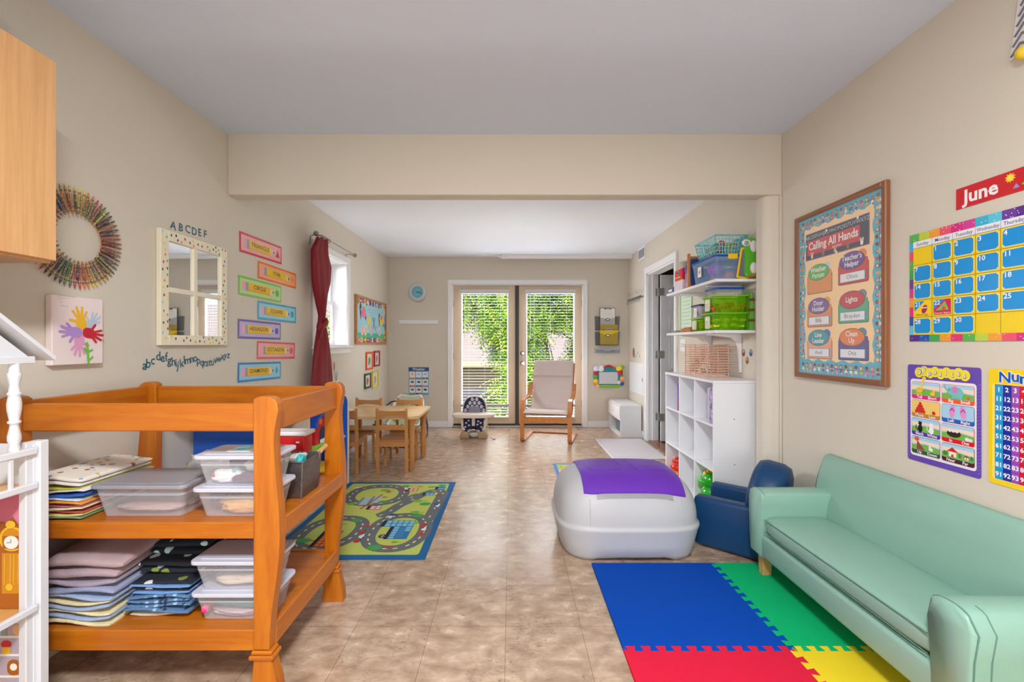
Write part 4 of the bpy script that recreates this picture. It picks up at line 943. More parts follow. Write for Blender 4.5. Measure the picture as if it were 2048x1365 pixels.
# calendar
Y0 = 1.823; Z0 = 1.190; W_, H_ = .60, .437; f = fr((XR-.003, Y0, Z0), (0, -1, 0), (0, 0, 1))
b = MB(f); b.box((0, 0, -.001), (W_, H_, 0), lam((60, 180, 90)))
rb = [(90, 180, 80), (190, 210, 60), (240, 160, 50), (236, 80, 110), (216, 40, 130), (214, 60, 150), (60, 180, 220), (90, 200, 226), (110, 60, 160), (90, 40, 140), (40, 90, 180), (60, 170, 90), (240, 160, 50), (230, 50, 120)]
for k in range(14): b.rect(W_*k/14, H_-.032, W_*(k+1)/14, H_, lam(rb[k]), 1); b.rect(W_*k/14, 0, W_*(k+1)/14, .026, lam(rb[(k+9) % 14]), 1)
for k in range(10): b.rect(0, .026+(H_-.058)*k/10, .018, .026+(H_-.058)*(k+1)/10, lam(rb[(k*3+7) % 14]), 1); b.rect(W_-.018, .026+(H_-.058)*k/10, W_, .026+(H_-.058)*(k+1)/10, lam(rb[(k*5+2) % 14]), 1)
rnd = random.Random(3)
for k in range(60): x = rnd.uniform(0, W_); b.ell(x, rnd.choice((rnd.uniform(.002, .024), rnd.uniform(H_-.030, H_-.002))), .0018, .0018, lam((236, 240, 250)), 2, 6)
gx0, gx1, gy0, gy1 = .018, W_-.018, .026, H_-.032; cw = (gx1-gx0)/7; hh = .026; ch = (gy1-gy0-hh)/5
b.rect(gx0, gy0, gx1, gy1, lam((240, 208, 20)), 2); b.rect(gx0, gy1-hh, gx1, gy1, lam((236, 236, 242)), 3); CB = lam((20, 146, 220)); YG = lam((244, 226, 110)); WN = lam((240, 244, 250)); TH = lam((70, 62, 60)); HD = lam((70, 90, 150))
for i, d in enumerate(['Sunday', 'Monday', 'Tuesday', 'Wednesday', 'Thursday', 'Friday', 'Saturday']): b.text(d, gx0+cw*(i+.5), gy1-hh/2, .0185, HD, 4, sx=min(1, 7.4/len(d)), fat=.006)
def cell(i, j): return gx0+cw*i, gy1-hh-ch*(j+1)
day = 1
for j in range(5):
    for i in range(7):
        if j == 0 and i == 0: continue
        if day > 30: break
        x, y = cell(i, j); m = .0065; r = .011
        def notch(g, mat, L): 
            pts = []
            for cx_, cy_, a0 in ((x+cw-g, y+g, PI), (x+cw-g, y+ch-g, 1.5*PI), (x+g, y+ch-g, 0), (x+g, y+g, .5*PI)):
                for k in range(5): a = a0-PI/2*k/4; pts.append((cx_+r*.55*math.cos(a), cy_+r*.55*math.sin(a)))
            b.poly(pts, mat, L)
        if day == 21: notch(m, lam((246, 210, 40)), 4); b.poly([(x+m, y+ch-m), (x+m, y+ch*.35), (x+cw*.62, y+ch-m)], CB, 5); b.ell(x+cw*.62, y+ch*.45, .011, .018, lam((170, 40, 70)), 6, 12, -.4); b.rect(x+cw*.5, y+ch*.5, x+cw*.78, y+ch*.55, WN, 7); b.text("Father's Day", x+cw*.5, y+.010, .010, TH, 6)
        elif day == 22: notch(m, CB, 4); b.poly([(x+m+.004, y+m), (x+cw-m, y+m), (x+cw-m, y+ch-m), (x+cw*.66, y+ch-m), (x+m, y+ch*.4)], lam((214, 30, 90)), 5); b.poly([(x+.016, y+ch*.32), (x+cw-.014, y+ch*.32), (x+cw*.66, y+ch*.8)], lam((130, 190, 90)), 6); b.star(x+cw*.6, y+ch*.42, .010, .006, 5, lam((220, 90, 40)), 7); b.text('Summer Begins', x+cw*.52, y+.012, .0095, WN, 6)
        else: notch(m-.0035, YG, 4); notch(m, CB, 5)
        b.text(str(day), x+m+.004, y+ch-.019, .024, WN, 8, align='LEFT', fat=.02); day += 1
for i in range(1, 7): b.rect(gx0+cw*i-.0005, gy0, gx0+cw*i+.0005, gy1, TH, 4)
for j in range(0, 5): b.rect(gx0, gy0+ch*j+ch-.0005 if False else gy0+ch*(j+1)-.0005, gx1, gy0+ch*(j+1)+.0005, TH, 4)
b.build('wall_calendar', label='colourful month calendar with blue numbered squares on yellow', cat='calendar')

# opposites chart
y0, z1 = RW(1817, 728); y1, _ = RW(1964, 800); zb = .703; W_, H_ = y0-y1, 1.095-.703; f = fr((XR-.003, y0, zb), (0, -1, 0), (0, 0, 1))
b = MB(f); b.prism(rr_pts(0, 0, W_, H_, .010), -.0012, 0, lam((104, 76, 178)), 'xy'); VI = lam((122, 96, 190))
for k in range(26): b.poly([(.0, .012+k*.0125), (.012, .018+k*.0125), (.012, .024+k*.0125), (0, .018+k*.0125)], VI, 1); b.poly([(W_-.012, .012+k*.0125), (W_, .018+k*.0125), (W_, .024+k*.0125), (W_-.012, .018+k*.0125)], VI, 1)
b.rrect(.014, .022, W_-.014, H_-.058, .012, lam((238, 232, 240)), 2)
xx = .045
for k, chh in enumerate('OPposites'):
    cx = .052+k*.0225; cy_ = H_-.029+(.004 if k % 2 else -.002); b.ell(cx, cy_, .019, .021, lam((244, 224, 60)), 3+.5*(k % 2), 14)
for k, chh in enumerate('OPposites'):
    cx = .052+k*.0225; cy_ = H_-.029+(.004 if k % 2 else -.002); b.text(chh, cx, cy_, .034, INK, 5, fat=.012); b.text(chh, cx, cy_+.0004, .030, lam((246, 246, 248)), 7, fat=.004)
SK = lam((170, 214, 240)); GR = lam((120, 186, 80)); SU = lam((248, 222, 200))
names = [('Tall', 'Short', (226, 40, 130)), ('Big', 'Small', (240, 100, 40)), ('More', 'Less', (196, 140, 60)), ('Left', 'Right', (40, 100, 190)), ('Black', 'White', (80, 60, 170)), ('In', 'Out', (224, 30, 40)), ('Up', 'Down', (60, 90, 60)), ('Near', 'Far', (80, 40, 36))]
cwid = (W_-.046)/2; chh_ = (H_-.058-.022-.022)/4
for k, (a_, c_, col) in enumerate(names):
    i, j = k % 2, k//2; x = .020+i*(cwid+.006); y = H_-.064-(j+1)*(chh_+.0015); w2, h2 = cwid, chh_-.003
    cm = lam(col); b.rrect(x, y, x+w2, y+h2, .008, cm, 3); top = {4: (240, 196, 110), 6: (150, 200, 236)}.get(k, (170, 214, 240)); b.rrect(x+.0015, y+.016, x+w2-.0015, y+h2-.0015, .006, lam((244, 206, 120)) if k == 2 else SK, 4)
    if k not in (2, 3): b.poly([(x+.0015, y+.017), (x+w2-.0015, y+.017), (x+w2-.0015, y+.036), (x+w2*.5, y+.042), (x+.0015, y+.034)], GR, 5); b.poly([(x+.0015, y+.037), (x+w2*.5, y+.045), (x+w2-.0015, y+.039), (x+w2-.0015, y+.055), (x+.0015, y+.055)], SU, 4.5)
    WT = lam((246, 246, 250)); b.text(a_, x+w2*.30, y+.0085, .016, WT, 6, fat=.02); b.text(c_, x+w2*.74, y+.0085, .016, WT, 6, fat=.02); cx, cy_ = x+w2*.4, y+.045
    if k == 0:
        Yl = lam((244, 210, 60)); b.ell(x+w2*.30, y+.038, .015, .010, Yl, 7); b.line([(x+w2*.38, y+.04), (x+w2*.43, y+.082)], .006, Yl, 7); b.ell(x+w2*.47, y+.085, .009, .006, Yl, 8)
        for q_ in range(4): b.line([(x+w2*(.2+.055*q_), y+.035), (x+w2*(.2+.055*q_), y+.018)], .0035, Yl, 7)
        for q_ in range(7): b.ell(x+w2*.24+q_*.004, y+.036+(q_ % 3)*.003, .0015, .0015, BROWN, 9, 6)
        b.ell(x+w2*.76, y+.026, .010, .007, lam((248, 200, 50)), 7); b.ell(x+w2*.80, y+.036, .006, .006, lam((248, 200, 50)), 8)
    elif k == 1:
        E = lam((120, 196, 200)); b.ell(x+w2*.5, y+.040, .024, .020, E, 7); b.ell(x+w2*.30, y+.046, .014, .014, E, 8); b.line([(x+w2*.22, y+.044), (x+w2*.12, y+.058), (x+w2*.12, y+.068)], .006, E, 8); b.ell(x+w2*.44, y+.052, .011, .012, lam((220, 130, 190)), 9); b.ell(x+w2*.27, y+.050, .002, .002, INK, 10, 6)
        for q_ in (.38, .62): b.line([(x+w2*q_, y+.034), (x+w2*q_, y+.018)], .008, E, 7)
        b.ell(x+w2*.84, y+.025, .005, .005, lam((226, 90, 80)), 7)
    elif k == 2:
        R_ = lam((214, 40, 44))
        for rr in range(4):
            for q_ in range(rr+1): b.ell(x+w2*.33+(q_-rr/2)*.011, y+.056-rr*.0105, .0062, .0062, R_, 7+rr*.5, 12)
        b.ell(x+w2*.8, y+.025, .007, .007, R_, 7)
    elif k == 3:
        for cx_, an in ((x+w2*.35, -.15), (x+w2*.68, .18)): b.ell(cx_, y+.045, .011, .024, lam((232, 150, 214)), 7, 18, an); b.line([(cx_-.007, y+.046), (cx_, y+.056), (cx_+.007, y+.046)], .003, lam((110, 60, 150)), 8)
    elif k == 4:
        for cx_, cc in ((x+w2*.33, (36, 34, 40)), (x+w2*.72, (244, 244, 248))):
            C_ = lam(cc); b.ell(cx_, y+.030, .010, .015, C_, 7); b.ell(cx_, y+.050, .0075, .007, C_, 8); b.poly([(cx_-.007, y+.052), (cx_-.005, y+.062), (cx_-.001, y+.055)], C_, 8); b.poly([(cx_+.007, y+.052), (cx_+.005, y+.062), (cx_+.001, y+.055)], C_, 8); b.line([(cx_-.009, y+.022), (cx_-.018, y+.030), (cx_-.018, y+.042)], .003, C_, 7)
    elif k == 5:
        b.ell(x+w2*.40, y+.036, .026, .014, lam((60, 40, 34)), 7)
        for q_ in range(3): b.ell(x+w2*(.28+.11*q_), y+.046, .007, .006, lam((236, 238, 236)), 8)
        b.ell(x+w2*.80, y+.024, .008, .007, lam((236, 238, 236)), 7); b.ell(x+w2*.90, y+.023, .007, .006, lam((226, 230, 230)), 7)
    elif k == 6:
        b.poly([(x+w2*.2, y+.018), (x+w2*.5, y+.018), (x+w2*.22, y+.055)], lam((150, 80, 64)), 7); b.ell(x+w2*.21, y+.060, .010, .008, lam((222, 90, 70)), 8); b.ell(x+w2*.70, y+.028, .009, .007, lam((244, 240, 236)), 7); b.ell(x+w2*.67, y+.037, .005, .005, lam((244, 240, 236)), 8)
    else:
        for cx_, s_ in ((x+w2*.36, 1), (x+w2*.78, .5)): b.rect(cx_-.014*s_, y+.022, cx_+.014*s_, y+.022+.020*s_, CREAM, 7); b.poly([(cx_-.021*s_, y+.022+.019*s_), (cx_+.021*s_, y+.022+.019*s_), (cx_, y+.022+.036*s_)], lam((206, 50, 40)), 8); b.ell(cx_, y+.026, .005*s_, .006*s_, lam((206, 80, 60)), 8, 10)
        for q_ in (.1, .16, .58, .93): b.ell(x+w2*q_, y+.032, .005, .009, lam((70, 140, 70)), 7, 10)
b.build('opposites_poster', label='purple-edged Opposites poster with eight pictures on the right wall above the sofa', cat='poster')

# numbers chart
y0, z1 = RW(1979, 736); W_, H_ = .286, .392; f = fr((XR-.003, y0, .703), (0, -1, 0), (0, 0, 1))
b = MB(f); b.prism(rr_pts(0, 0, W_, H_, .010), -.0012, 0, lam((246, 214, 20)), 'xy'); b.rrect(.012, .016, W_-.012, H_-.050, .008, lam((250, 228, 120)), 1)
for k, c in enumerate('Numbers'): b.text(c, .052+k*.031, H_-.027+(.003 if k % 2 else -.002), .050, lam((240, 244, 250)), 3, fat=.07); b.text(c, .052+k*.031, H_-.027+(.003 if k % 2 else -.002), .050, lam((20, 90, 190)), 5, fat=.02)
cc = [(40, 160, 220), (30, 50, 170), (160, 80, 190), (220, 30, 50), (240, 130, 40), (120, 190, 60), (40, 160, 120), (40, 110, 200), (120, 60, 160), (220, 60, 130)]
gx0, gx1, gy0, gy1 = .022, W_-.022, .020, H_-.054; b.rect(gx0-.001, gy0-.001, gx1+.001, gy1+.001, lam((30, 40, 60)), 2); cw, ch = (gx1-gx0)/10, (gy1-gy0)/10
for j in range(10):
    for i in range(10): b.rect(gx0+cw*i+.0004, gy1-ch*(j+1)+.0004, gx0+cw*(i+1)-.0004, gy1-ch*j-.0004, lam(cc[i]), 3)
    for i in range(10): b.text(str(j*10+i+1), gx0+cw*(i+.5), gy1-ch*(j+.5), .021, lam((246, 248, 250)), 5, fat=.025, sx=1 if j*10+i+1 < 100 else .7)
b.build('numbers_poster', label='yellow Numbers chart with a coloured one-to-hundred grid on the right wall', cat='poster')
# chevron pennant high up on the right
y, z = RW(2022, 122)
t = thing('fabric_pennant', 'grey and white zigzag fabric pennant with a yellow ball high on the right wall', 'pennant', (XR, y-.04, z)); f = fr((XR-.004, y, z-.004), (0, -1, 0), (0, 0, 1))
CHW = M((226, 222, 226), .8, bump=.2, bscale=400); CHG = M((120, 118, 126), .8)
b = MB(f); b.poly([(0, 0), (.10, .035), (.20, .10), (.20, .42), (.055, .42)], CHW, 1)
for k in range(8):
    y_ = .01+k*.03; xl = .0+k*.0055; b.line([(xl+.006, y_+.004), (xl+.03, y_+.032), (xl+.058, y_+.012+.01), (xl+.09, y_+.045), (.195, y_+.09)], .009, CHG, 3)
b.build('cloth', t)
b = MB(f); b.sph((.058, -.005, .02), .022, M((240, 206, 60), .7), seg=14); b.build('ball', t)

# ================================================================== CHANGING TABLE (left foreground)
HON = wood((198, 116, 18), (170, 86, 8), .36, (2.5, 26, 26), .2, 0, 'honey_wood'); HONZ = wood((198, 116, 18), (170, 86, 8), .36, (2.5, 26, 26), .2, 2, 'honey_wood'); HONY = wood((198, 116, 18), (170, 86, 8), .36, (2.5, 26, 26), .2, 1, 'honey_wood')
CX0, CX1, CY0, CY1 = -1.712, -.765, 1.455, 2.050
t = thing('changing_table', 'honey-coloured wooden changing table with two open shelves and curved legs', 'changing table', ((CX0+CX1)/2, (CY0+CY1)/2, 0))
def post(xe, sgn, y0, y1):
    """S-curved leg, straight on the inner side; xe = the outer extreme, sgn = +1 when it faces right"""
    W_ = .088
    out = [(.165, .052), (.22, .055), (.30, .062), (.38, .074), (.46, .084), (.54, .088), (.62, .086), (.70, .079), (.78, .072), (.85, .068), (.89, .070), (.925, .076), (.955, .082), (.98, .080), (.996, .070), (1.004, .055), (1.006, .03), (1.003, .012)]
    pts = [(0, .165)]+[(w_, z) for z, w_ in out]+[(0, .995)]
    P = [(xe-sgn*.088+sgn*u, z) for u, z in pts]
    b = MB(); b.prism(P, y0, y1, HONZ, 'xz', bev=.004)
    b.build('leg', t)
    leg = COL.objects[-1]
    b = MB(); x0 = xe-sgn*.088
    b.box((x0-sgn*.012, y0-.010, .135), (x0+sgn*.070, y1+.010, .150), HON, .004); b.box((x0-sgn*.006, y0-.005, .150), (x0+sgn*.063, y1+.005, .163), HON, .004)
    b.prism([(x0+sgn*.002, .135), (x0-sgn*.010, 0), (x0+sgn*.086, 0), (x0+sgn*.082, .05), (x0+sgn*.060, .135)], y0-.002, y1+.002, HONZ, 'xz', bev=.003)
    b.build('foot', leg)
PT = .040
post(CX1, 1, CY0, CY0+PT); post(CX1, 1, CY1-PT, CY1); post(CX0, -1, CY0, CY0+PT); post(CX0, -1, CY1-PT, CY1)
xa, xb = CX0+.088, CX1-.088
b = MB(); b.box((xa, CY0+.006, .888), (xb, CY0+.028, .980), HON, .004); b.build('front_rail', t)
b = MB(); b.box((xa, CY1-.030, .888), (xb, CY1-.008, .985), HON, .004); b.build('back_rail', t)
for nm, x in (('r', CX1-.052), ('l', CX0+.030)):
    b = MB(); b.box((x, CY0+PT, .885), (x+.022, CY1-PT, .986), HONY, .004); b.build('side_rail', t)
def shelf(z, lip):
    b = MB(); b.box((CX0+.03, CY0+.028, z-.018), (CX1-(.022 if z > .4 else .053), CY1-.028, z), HON); b.build('shelf', t); s = COL.objects[-1]
    b = MB(); b.box((xa, CY0+.004, z-lip+.012), (xb, CY0+.026, z+.006), HON, .003); b.box((xa, CY1-.028, z-lip+.012), (xb, CY1-.008, z+.006), HON, .003)
    xs_ = CX1-.021 if z > .4 else CX1-.052
    b.box((xs_, CY0+PT, z-lip+.012), (xs_+.020, CY1-PT, z+.012), HONY, .003); b.box((CX0+.010, CY0+PT, z-lip+.012), (CX0+.029, CY1-PT, z+.012), HONY, .003); b.build('shelf_edge', s)
SH1, SH2 = .580, .223
shelf(SH1, .060); shelf(SH2, .075)

# clear lidded tubs
PLA = M((222, 222, 230), .15, alpha=.30, var=.03); LIDC = M((212, 212, 226), .3, alpha=.88, var=.02); GLID = M((150, 148, 156), .3, alpha=.96, var=.02)
def taper(b, x0, y0, z0, x1, y1, z1, ins, r, mat, bottom=True, top=False, th=.0):
    """open tapered box wall with rounded corners"""
    A = rr_pts(x0+ins, y0+ins, x1-ins, y1-ins, r, 4); B = rr_pts(x0, y0, x1, y1, r, 4); n = len(A)
    b.add([(p[0], p[1], z0) for p in A]+[(p[0], p[1], z1) for p in B], [(k, (k+1) % n, n+(k+1) % n, n+k) for k in range(n)], mat)
    if bottom: b.add([(p[0], p[1], z0+.001) for p in A], [list(range(n-1, -1, -1))], mat)
    if top: b.add([(p[0], p[1], z1) for p in B], [list(range(n))], mat)
def tub(x0, y0, x1, y1, z0, h, label, lid=LIDC, group='clear lidded tubs on the changing table', body=PLA):
    t = thing('storage_tub', label, 'storage tub', ((x0+x1)/2, (y0+y1)/2, z0), group=group)
    e = .010
    b = MB(); taper(b, x0+e, y0+e, z0+.001, x1-e, y1-e, z0+h-.012, .018, .018, body)
    for zz in (h-.040, h-.036):
        k = .018*(1-(zz/h)); taper(b, x0+e+k-.002, y0+e+k-.002, z0+zz, x1-e-k+.002, y1-e-k+.002, z0+zz+.0015, 0, .018, LIDC, False)
    b.build('tub_body', t)
    b = MB(); b.prism(rr_pts(x0, y0, x1, y1, .022), z0+h-.016, z0+h-.003, lid, 'xy', bev=.003); b.prism(rr_pts(x0+.02, y0+.02, x1-.02, y1-.02, .018), z0+h-.003, z0+h, lid, 'xy', bev=.001); b.build('lid', t)
    return t
TX0, TX1, TY0, TY1 = -1.095, -.812, 1.500, 1.675
h1 = .1075
tub(TX0, TY0, TX1, TY1, SH1, h1, 'lower clear tub of knit clothes on the middle shelf of the changing table'); tub(TX0+.002, TY0, TX1+.002, TY1, SH1+h1, .112, 'upper clear tub holding white and maroon shoes on the middle shelf')
tub(TX0-.005, TY0, TX1, TY1, SH2, .105, 'bottom clear tub of teal and pink clothes on the lowest shelf'); tub(TX0-.007, TY0, TX1, TY1, SH2+.105, .110, 'second clear tub of grey clothes on the lowest shelf, topmost there')
tub(-1.445, TY0, -1.115, 1.72, SH1, .118, 'wide clear tub with a grey lid beside the folded cloths', GLID)

# cloth in the tubs
def lump(b, c, s, mat, sd, seg=40):
    rnd = random.Random(sd); o = [rnd.uniform(0, 9) for _ in range(3)]
    def f(u, v):
        a = 2*PI*u; p = PI*(v-.5); d = Vector((math.cos(a)*math.cos(p), math.sin(a)*math.cos(p), math.sin(p)))
        k = 1+.30*noise.noise(d*1.8+Vector(o))+.30*abs(noise.noise(Vector((d.x*2, d.y*3, d.z*7))*1.3+Vector(o)))-.12+.08*noise.noise(d*11+Vector(o)); q = d*k; q = Vector([math.copysign(abs(v_)**.7, v_) for v_ in q]); z = max(q.z*s[2], -s[2]*.85)
        return (c[0]+q.x*s[0], c[1]+q.y*s[1], c[2]+z)
    b.grid(f, seg, 26, mat, True, True)
def cloth(nm, label, c, s, rgb, sd, cat='clothes', group='baby clothes inside the clear tubs', var=.1):
    b = MB(); lump(b, c, s, M(rgb, .85, var=var, scale=30, bump=.3, bscale=90), sd); return b.build(nm, label=label, cat=cat, group=group)
z = SH1
cloth('folded_garment', 'yellow knitted garment in the lower tub on the middle shelf', (-.935, 1.575, z+.033), (.090, .050, .026), (222, 170, 96), 3)
cloth('folded_garment', 'pale tan garment in the lower tub on the middle shelf', (-.94, 1.635, z+.040), (.09, .022, .030), (196, 160, 140), 5)
cloth('baby_shoe', 'dark grey bootee in the lower tub on the middle shelf', (-1.045, 1.58, z+.060), (.022, .030, .022), (76, 76, 88), 6, 'shoe'); cloth('baby_shoe', 'small black bootee beside the grey one in the lower tub', (-1.005, 1.61, z+.068), (.020, .028, .018), (50, 48, 58), 7, 'shoe')
z = SH1+h1
cloth('folded_garment', 'maroon garment in the upper tub on the middle shelf', (-.915, 1.570, z+.020), (.075, .04, .016), (92, 40, 70), 8); cloth('folded_garment', 'maroon bundle at the back of the upper tub', (-1.00, 1.64, z+.055), (.045, .020, .034), (80, 50, 76), 9)
cloth('folded_garment', 'white lacy garment in the upper tub', (-.90, 1.60, z+.055), (.06, .045, .022), (226, 220, 222), 10)
t = thing('baby_shoe', 'white baby shoe with a teal opening in the upper tub', 'shoe', (-1.0, 1.56, z+.003))
b = MB(); lump(b, (-1.0, 1.56, z+.028), (.052, .026, .024), M((236, 232, 232), .6), 12); b.build('upper', t); b = MB(); b.sph((-.97, 1.556, z+.042), .016, M((120, 190, 186), .7)); b.build('opening', t); b = MB(); b.sph((-1.04, 1.545, z+.032), .010, M((190, 40, 60), .5)); b.build('badge', t)
z = SH2
cloth('folded_garment', 'teal garment across the bottom tub', (-.955, 1.585, z+.050), (.095, .055, .016), (66, 130, 134), 13); cloth('folded_garment', 'pink and white garment under the teal one in the bottom tub', (-.955, 1.585, z+.020), (.095, .058, .015), (206, 180, 186), 14)
cloth('folded_garment', 'dusty pink garment at the top of the bottom tub', (-1.0, 1.60, z+.076), (.05, .045, .010), (176, 110, 130), 15); cloth('folded_garment', 'hot pink scrap at the left of the bottom tub', (-1.062, 1.53, z+.036), (.012, .012, .012), (236, 60, 130), 16); cloth('folded_garment', 'white crumpled garment at the right of the bottom tub', (-.850, 1.59, z+.078), (.020, .040, .016), (222, 214, 208), 17)
z = SH2+.105
cloth('folded_garment', 'cream garment low in the topmost tub of the lowest shelf', (-.95, 1.570, z+.024), (.095, .04, .016), (216, 196, 176), 18); cloth('folded_garment', 'grey denim garment in the topmost tub of the lowest shelf', (-.95, 1.60, z+.062), (.09, .045, .020), (110, 122, 132), 19)
cloth('folded_garment', 'beige garment inside the wide grey-lidded tub', (-1.28, 1.61, SH1+.024), (.12, .075, .014), (196, 160, 150), 20)
b = MB()   # papers and a blue tie lying on the top tub lid
b.box((-1.00, 1.55, SH1+h1+.1125), (-.92, 1.61, SH1+h1+.114), PAPER); b.box((-.96, 1.58, SH1+h1+.1142), (-.86, 1.65, SH1+h1+.1155), inkc(190, 210, 190)); b.cyl((-.98, 1.57, SH1+h1+.121), (-.94, 1.59, SH1+h1+.121), .006, inkc(120, 190, 210), seg=10)
b.build('paper_sheets', label='loose paper sheets and a blue tie on the uppermost tub lid', cat='papers')

# folded textiles
def folded(nm, label, cat, x0, x1, y0, y1, z0, h, mats, n, group=None, sag=0.0, sd=1, round_=.5, tilt=0.0, pat=None, obj_parent=None):
    """a stack of folded layers; every layer is a rounded fold closed at the front edge"""
    rnd = random.Random(sd); b = MB(); lh = h/n
    for k in range(n):
        z = z0+lh*k; jx0, jx1, jy = rnd.uniform(-.006, .006), rnd.uniform(-.008, .008), rnd.uniform(-.006, .006); mt = mats[k % len(mats)]; ph = rnd.uniform(0, 6)
        X0, X1, Y0_ = x0+jx0, x1+jx1, y0+jy
        def f(u, v, z=z, X0=X0, X1=X1, Y0_=Y0_, ph=ph, k=k):
            # v runs around the cross-section in the yz plane, u along x
            a = 2*PI*v; cy_, cz_ = (Y0_+y1)/2, z+lh/2; hy, hz = (y1-Y0_)/2, lh*.49
            yy = math.copysign(abs(math.cos(a))**.22, math.cos(a))*hy; zz = math.copysign(abs(math.sin(a))**.62, math.sin(a))*hz
            uu = (u-.5)*2; ux = math.copysign(abs(uu)**.8, uu) if abs(uu) < 1 else uu; e = 1-abs(uu)**10*.6
            x = (X0+X1)/2+(X1-X0)/2*ux; w_ = sag*lh*math.sin(x*22+ph+k)+.0015*noise.noise(Vector((x*30, yy*30, k)))
            fr_ = (yy/hy+1)/2
            return (x, cy_+yy, cz_+zz*e+w_+tilt*(1-fr_)*0+tilt*fr_*(k+1)/n)
        nu = 26; b.grid(lambda u, v: f(u, v), nu, 28, mt, True)
        for s in (0, 1): b.add([f(s, j/28) for j in range(28)], [list(range(28)) if s else list(range(27, -1, -1))], mt)
    return b.build(nm, label=label, cat=cat, group=group)
def fab(rgb, **k): return M(rgb, .9, var=k.get('var', .10), scale=k.get('scale', 40), bump=.35, bscale=k.get('bs', 260))
def printed(c0, cols, scale, name):
    """woven print: voronoi blotches of colour on a ground colour"""
    m = bpy.data.materials.new(name); m.use_nodes = True; nt = m.node_tree; n = nt.nodes; l = nt.links; b = n['Principled BSDF']; b.inputs['Roughness'].default_value = .9
    tc = n.new('ShaderNodeTexCoord'); v = n.new('ShaderNodeTexVoronoi'); v.inputs['Scale'].default_value = scale; l.new(tc.outputs['Object'], v.inputs['Vector'])
    r = n.new('ShaderNodeValToRGB'); r.color_ramp.interpolation = 'CONSTANT'; e = r.color_ramp.elements; e[0].color = lin(c0); e[0].position = 0; e[1].position = .45; e[1].color = lin(cols[0])
    for k, c in enumerate(cols[1:]): q = e.new(.45+.5*(k+1)/len(cols)); q.color = lin(c)
    sp = n.new('ShaderNodeSeparateColor'); l.new(v.outputs['Color'], sp.inputs[0]); l.new(sp.outputs[0], r.inputs[0])
    mx = n.new('ShaderNodeMix'); mx.data_type = 'RGBA'; mt = n.new('ShaderNodeMath'); mt.operation = 'LESS_THAN'; mt.inputs[1].default_value = .45; l.new(v.outputs['Distance'], mt.inputs[0])
    l.new(mt.outputs[0], mx.inputs['Factor']); mx.inputs['A'].default_value = lin(c0); l.new(r.outputs[0], mx.inputs['B']); l.new(mx.outputs['Result'], b.inputs['Base Color']); return m
ABC = printed((236, 228, 214), [(200, 176, 130), (130, 170, 210), (170, 90, 90), (236, 228, 214)], 46, 'alphabet_print')
CW = printed((26, 30, 42), [(170, 206, 206), (120, 140, 60), (26, 30, 42), (210, 214, 214)], 26, 'black_print'); CHK = printed((24, 28, 40), [(176, 206, 204), (176, 206, 204), (24, 28, 40)], 30, 'checked_print')
DEN = printed((86, 120, 160), [(40, 60, 96), (150, 186, 214), (86, 120, 160)], 60, 'blue_print')
# burp cloths: each one a thing
cols = [(fab((120, 150, 110)), 'green-edged'), (fab((226, 214, 130)), 'yellow'), (fab((190, 90, 80)), 'brick red'), (fab((240, 226, 190)), 'cream'), (fab((226, 150, 170)), 'pink'), (fab((230, 150, 60)), 'orange'), (fab((214, 224, 236)), 'pale blue'),
        (fab((44, 100, 180)), 'bright blue'), (fab((232, 226, 226)), 'white'), (fab((190, 196, 70)), 'lime'), (fab((230, 222, 222)), 'off-white'), (ABC, 'letter-printed')]
zz = SH1
for k, (m_, nm_) in enumerate(cols):
    hh = (.0095, .0095, .0095, .010, .009, .010, .010, .013, .012, .012, .014, .018)[k]; dx = .012*math.sin(k*1.9)
    top = k == len(cols)-1
    folded('burp_cloth', '%s folded cloth%s in the stack left of the grey-lidded tub' % (nm_, ' on top' if top else ''), 'cloth', -1.640+dx*.6, -1.462+dx*.5-(0.012 if k > 8 else 0), 1.494+abs(dx)*.5, 1.80, zz, hh, [m_], 1, 'folded cloths on the middle shelf', .35, k+3); zz += hh+.0008
# lower shelf: fleece blankets over quilted blankets
zz = SH2+.001
QY = fab((226, 210, 166), bs=120, var=.06); QB = fab((156, 174, 206), bs=120, var=.08)
for k in range(3):
    folded('quilted_blanket', 'folded cream and pale blue quilted blanket, %s of three' % ('lowest', 'middle', 'topmost')[k], 'blanket', -1.600+.006*k, -1.355, 1.492, 1.95, zz, .034, [QY, QB, QY][0:2], 2, 'quilted blankets', .5, 30+k, tilt=.004); zz += .0345
for k, (c, hh, nm_) in enumerate((((150, 156, 186), .024, 'grey-blue fleece blanket folded under the pink ones'), ((166, 152, 168), .024, 'mauve grey fleece blanket, thin fold under the pink ones'), ((176, 152, 160), .034, 'lower dusty pink fleece blanket'), ((180, 154, 156), .036, 'thick dusty pink fleece blanket on top of its stack'))):
    folded('fleece_blanket', nm_, 'blanket', -1.590-.004*k+.012*(k == 3), -1.350+.010*k, 1.492+.004*(k % 2), 1.99, zz, hh, [fab(c, var=.06)], 1, 'fleece blankets', (.25, .3, .10, .10)[k], 40+k, tilt=(.006, .012, .032, .058)[k]); zz += hh+.001
zz = SH2+.001
folded('quilted_blanket', 'cream striped cloth at the bottom of the printed blanket pile', 'blanket', -1.335, -1.125, 1.54, 1.92, zz, .018, [fab((206, 196, 176))], 1, None, .3, 50); zz += .019
for k in range(4): folded('printed_blanket', 'thin blue and white printed blanket in the lower middle pile', 'blanket', -1.345, -1.122, 1.53, 1.90, zz, .014, [DEN], 1, 'blue printed blankets', .4, 60+k); zz += .0145
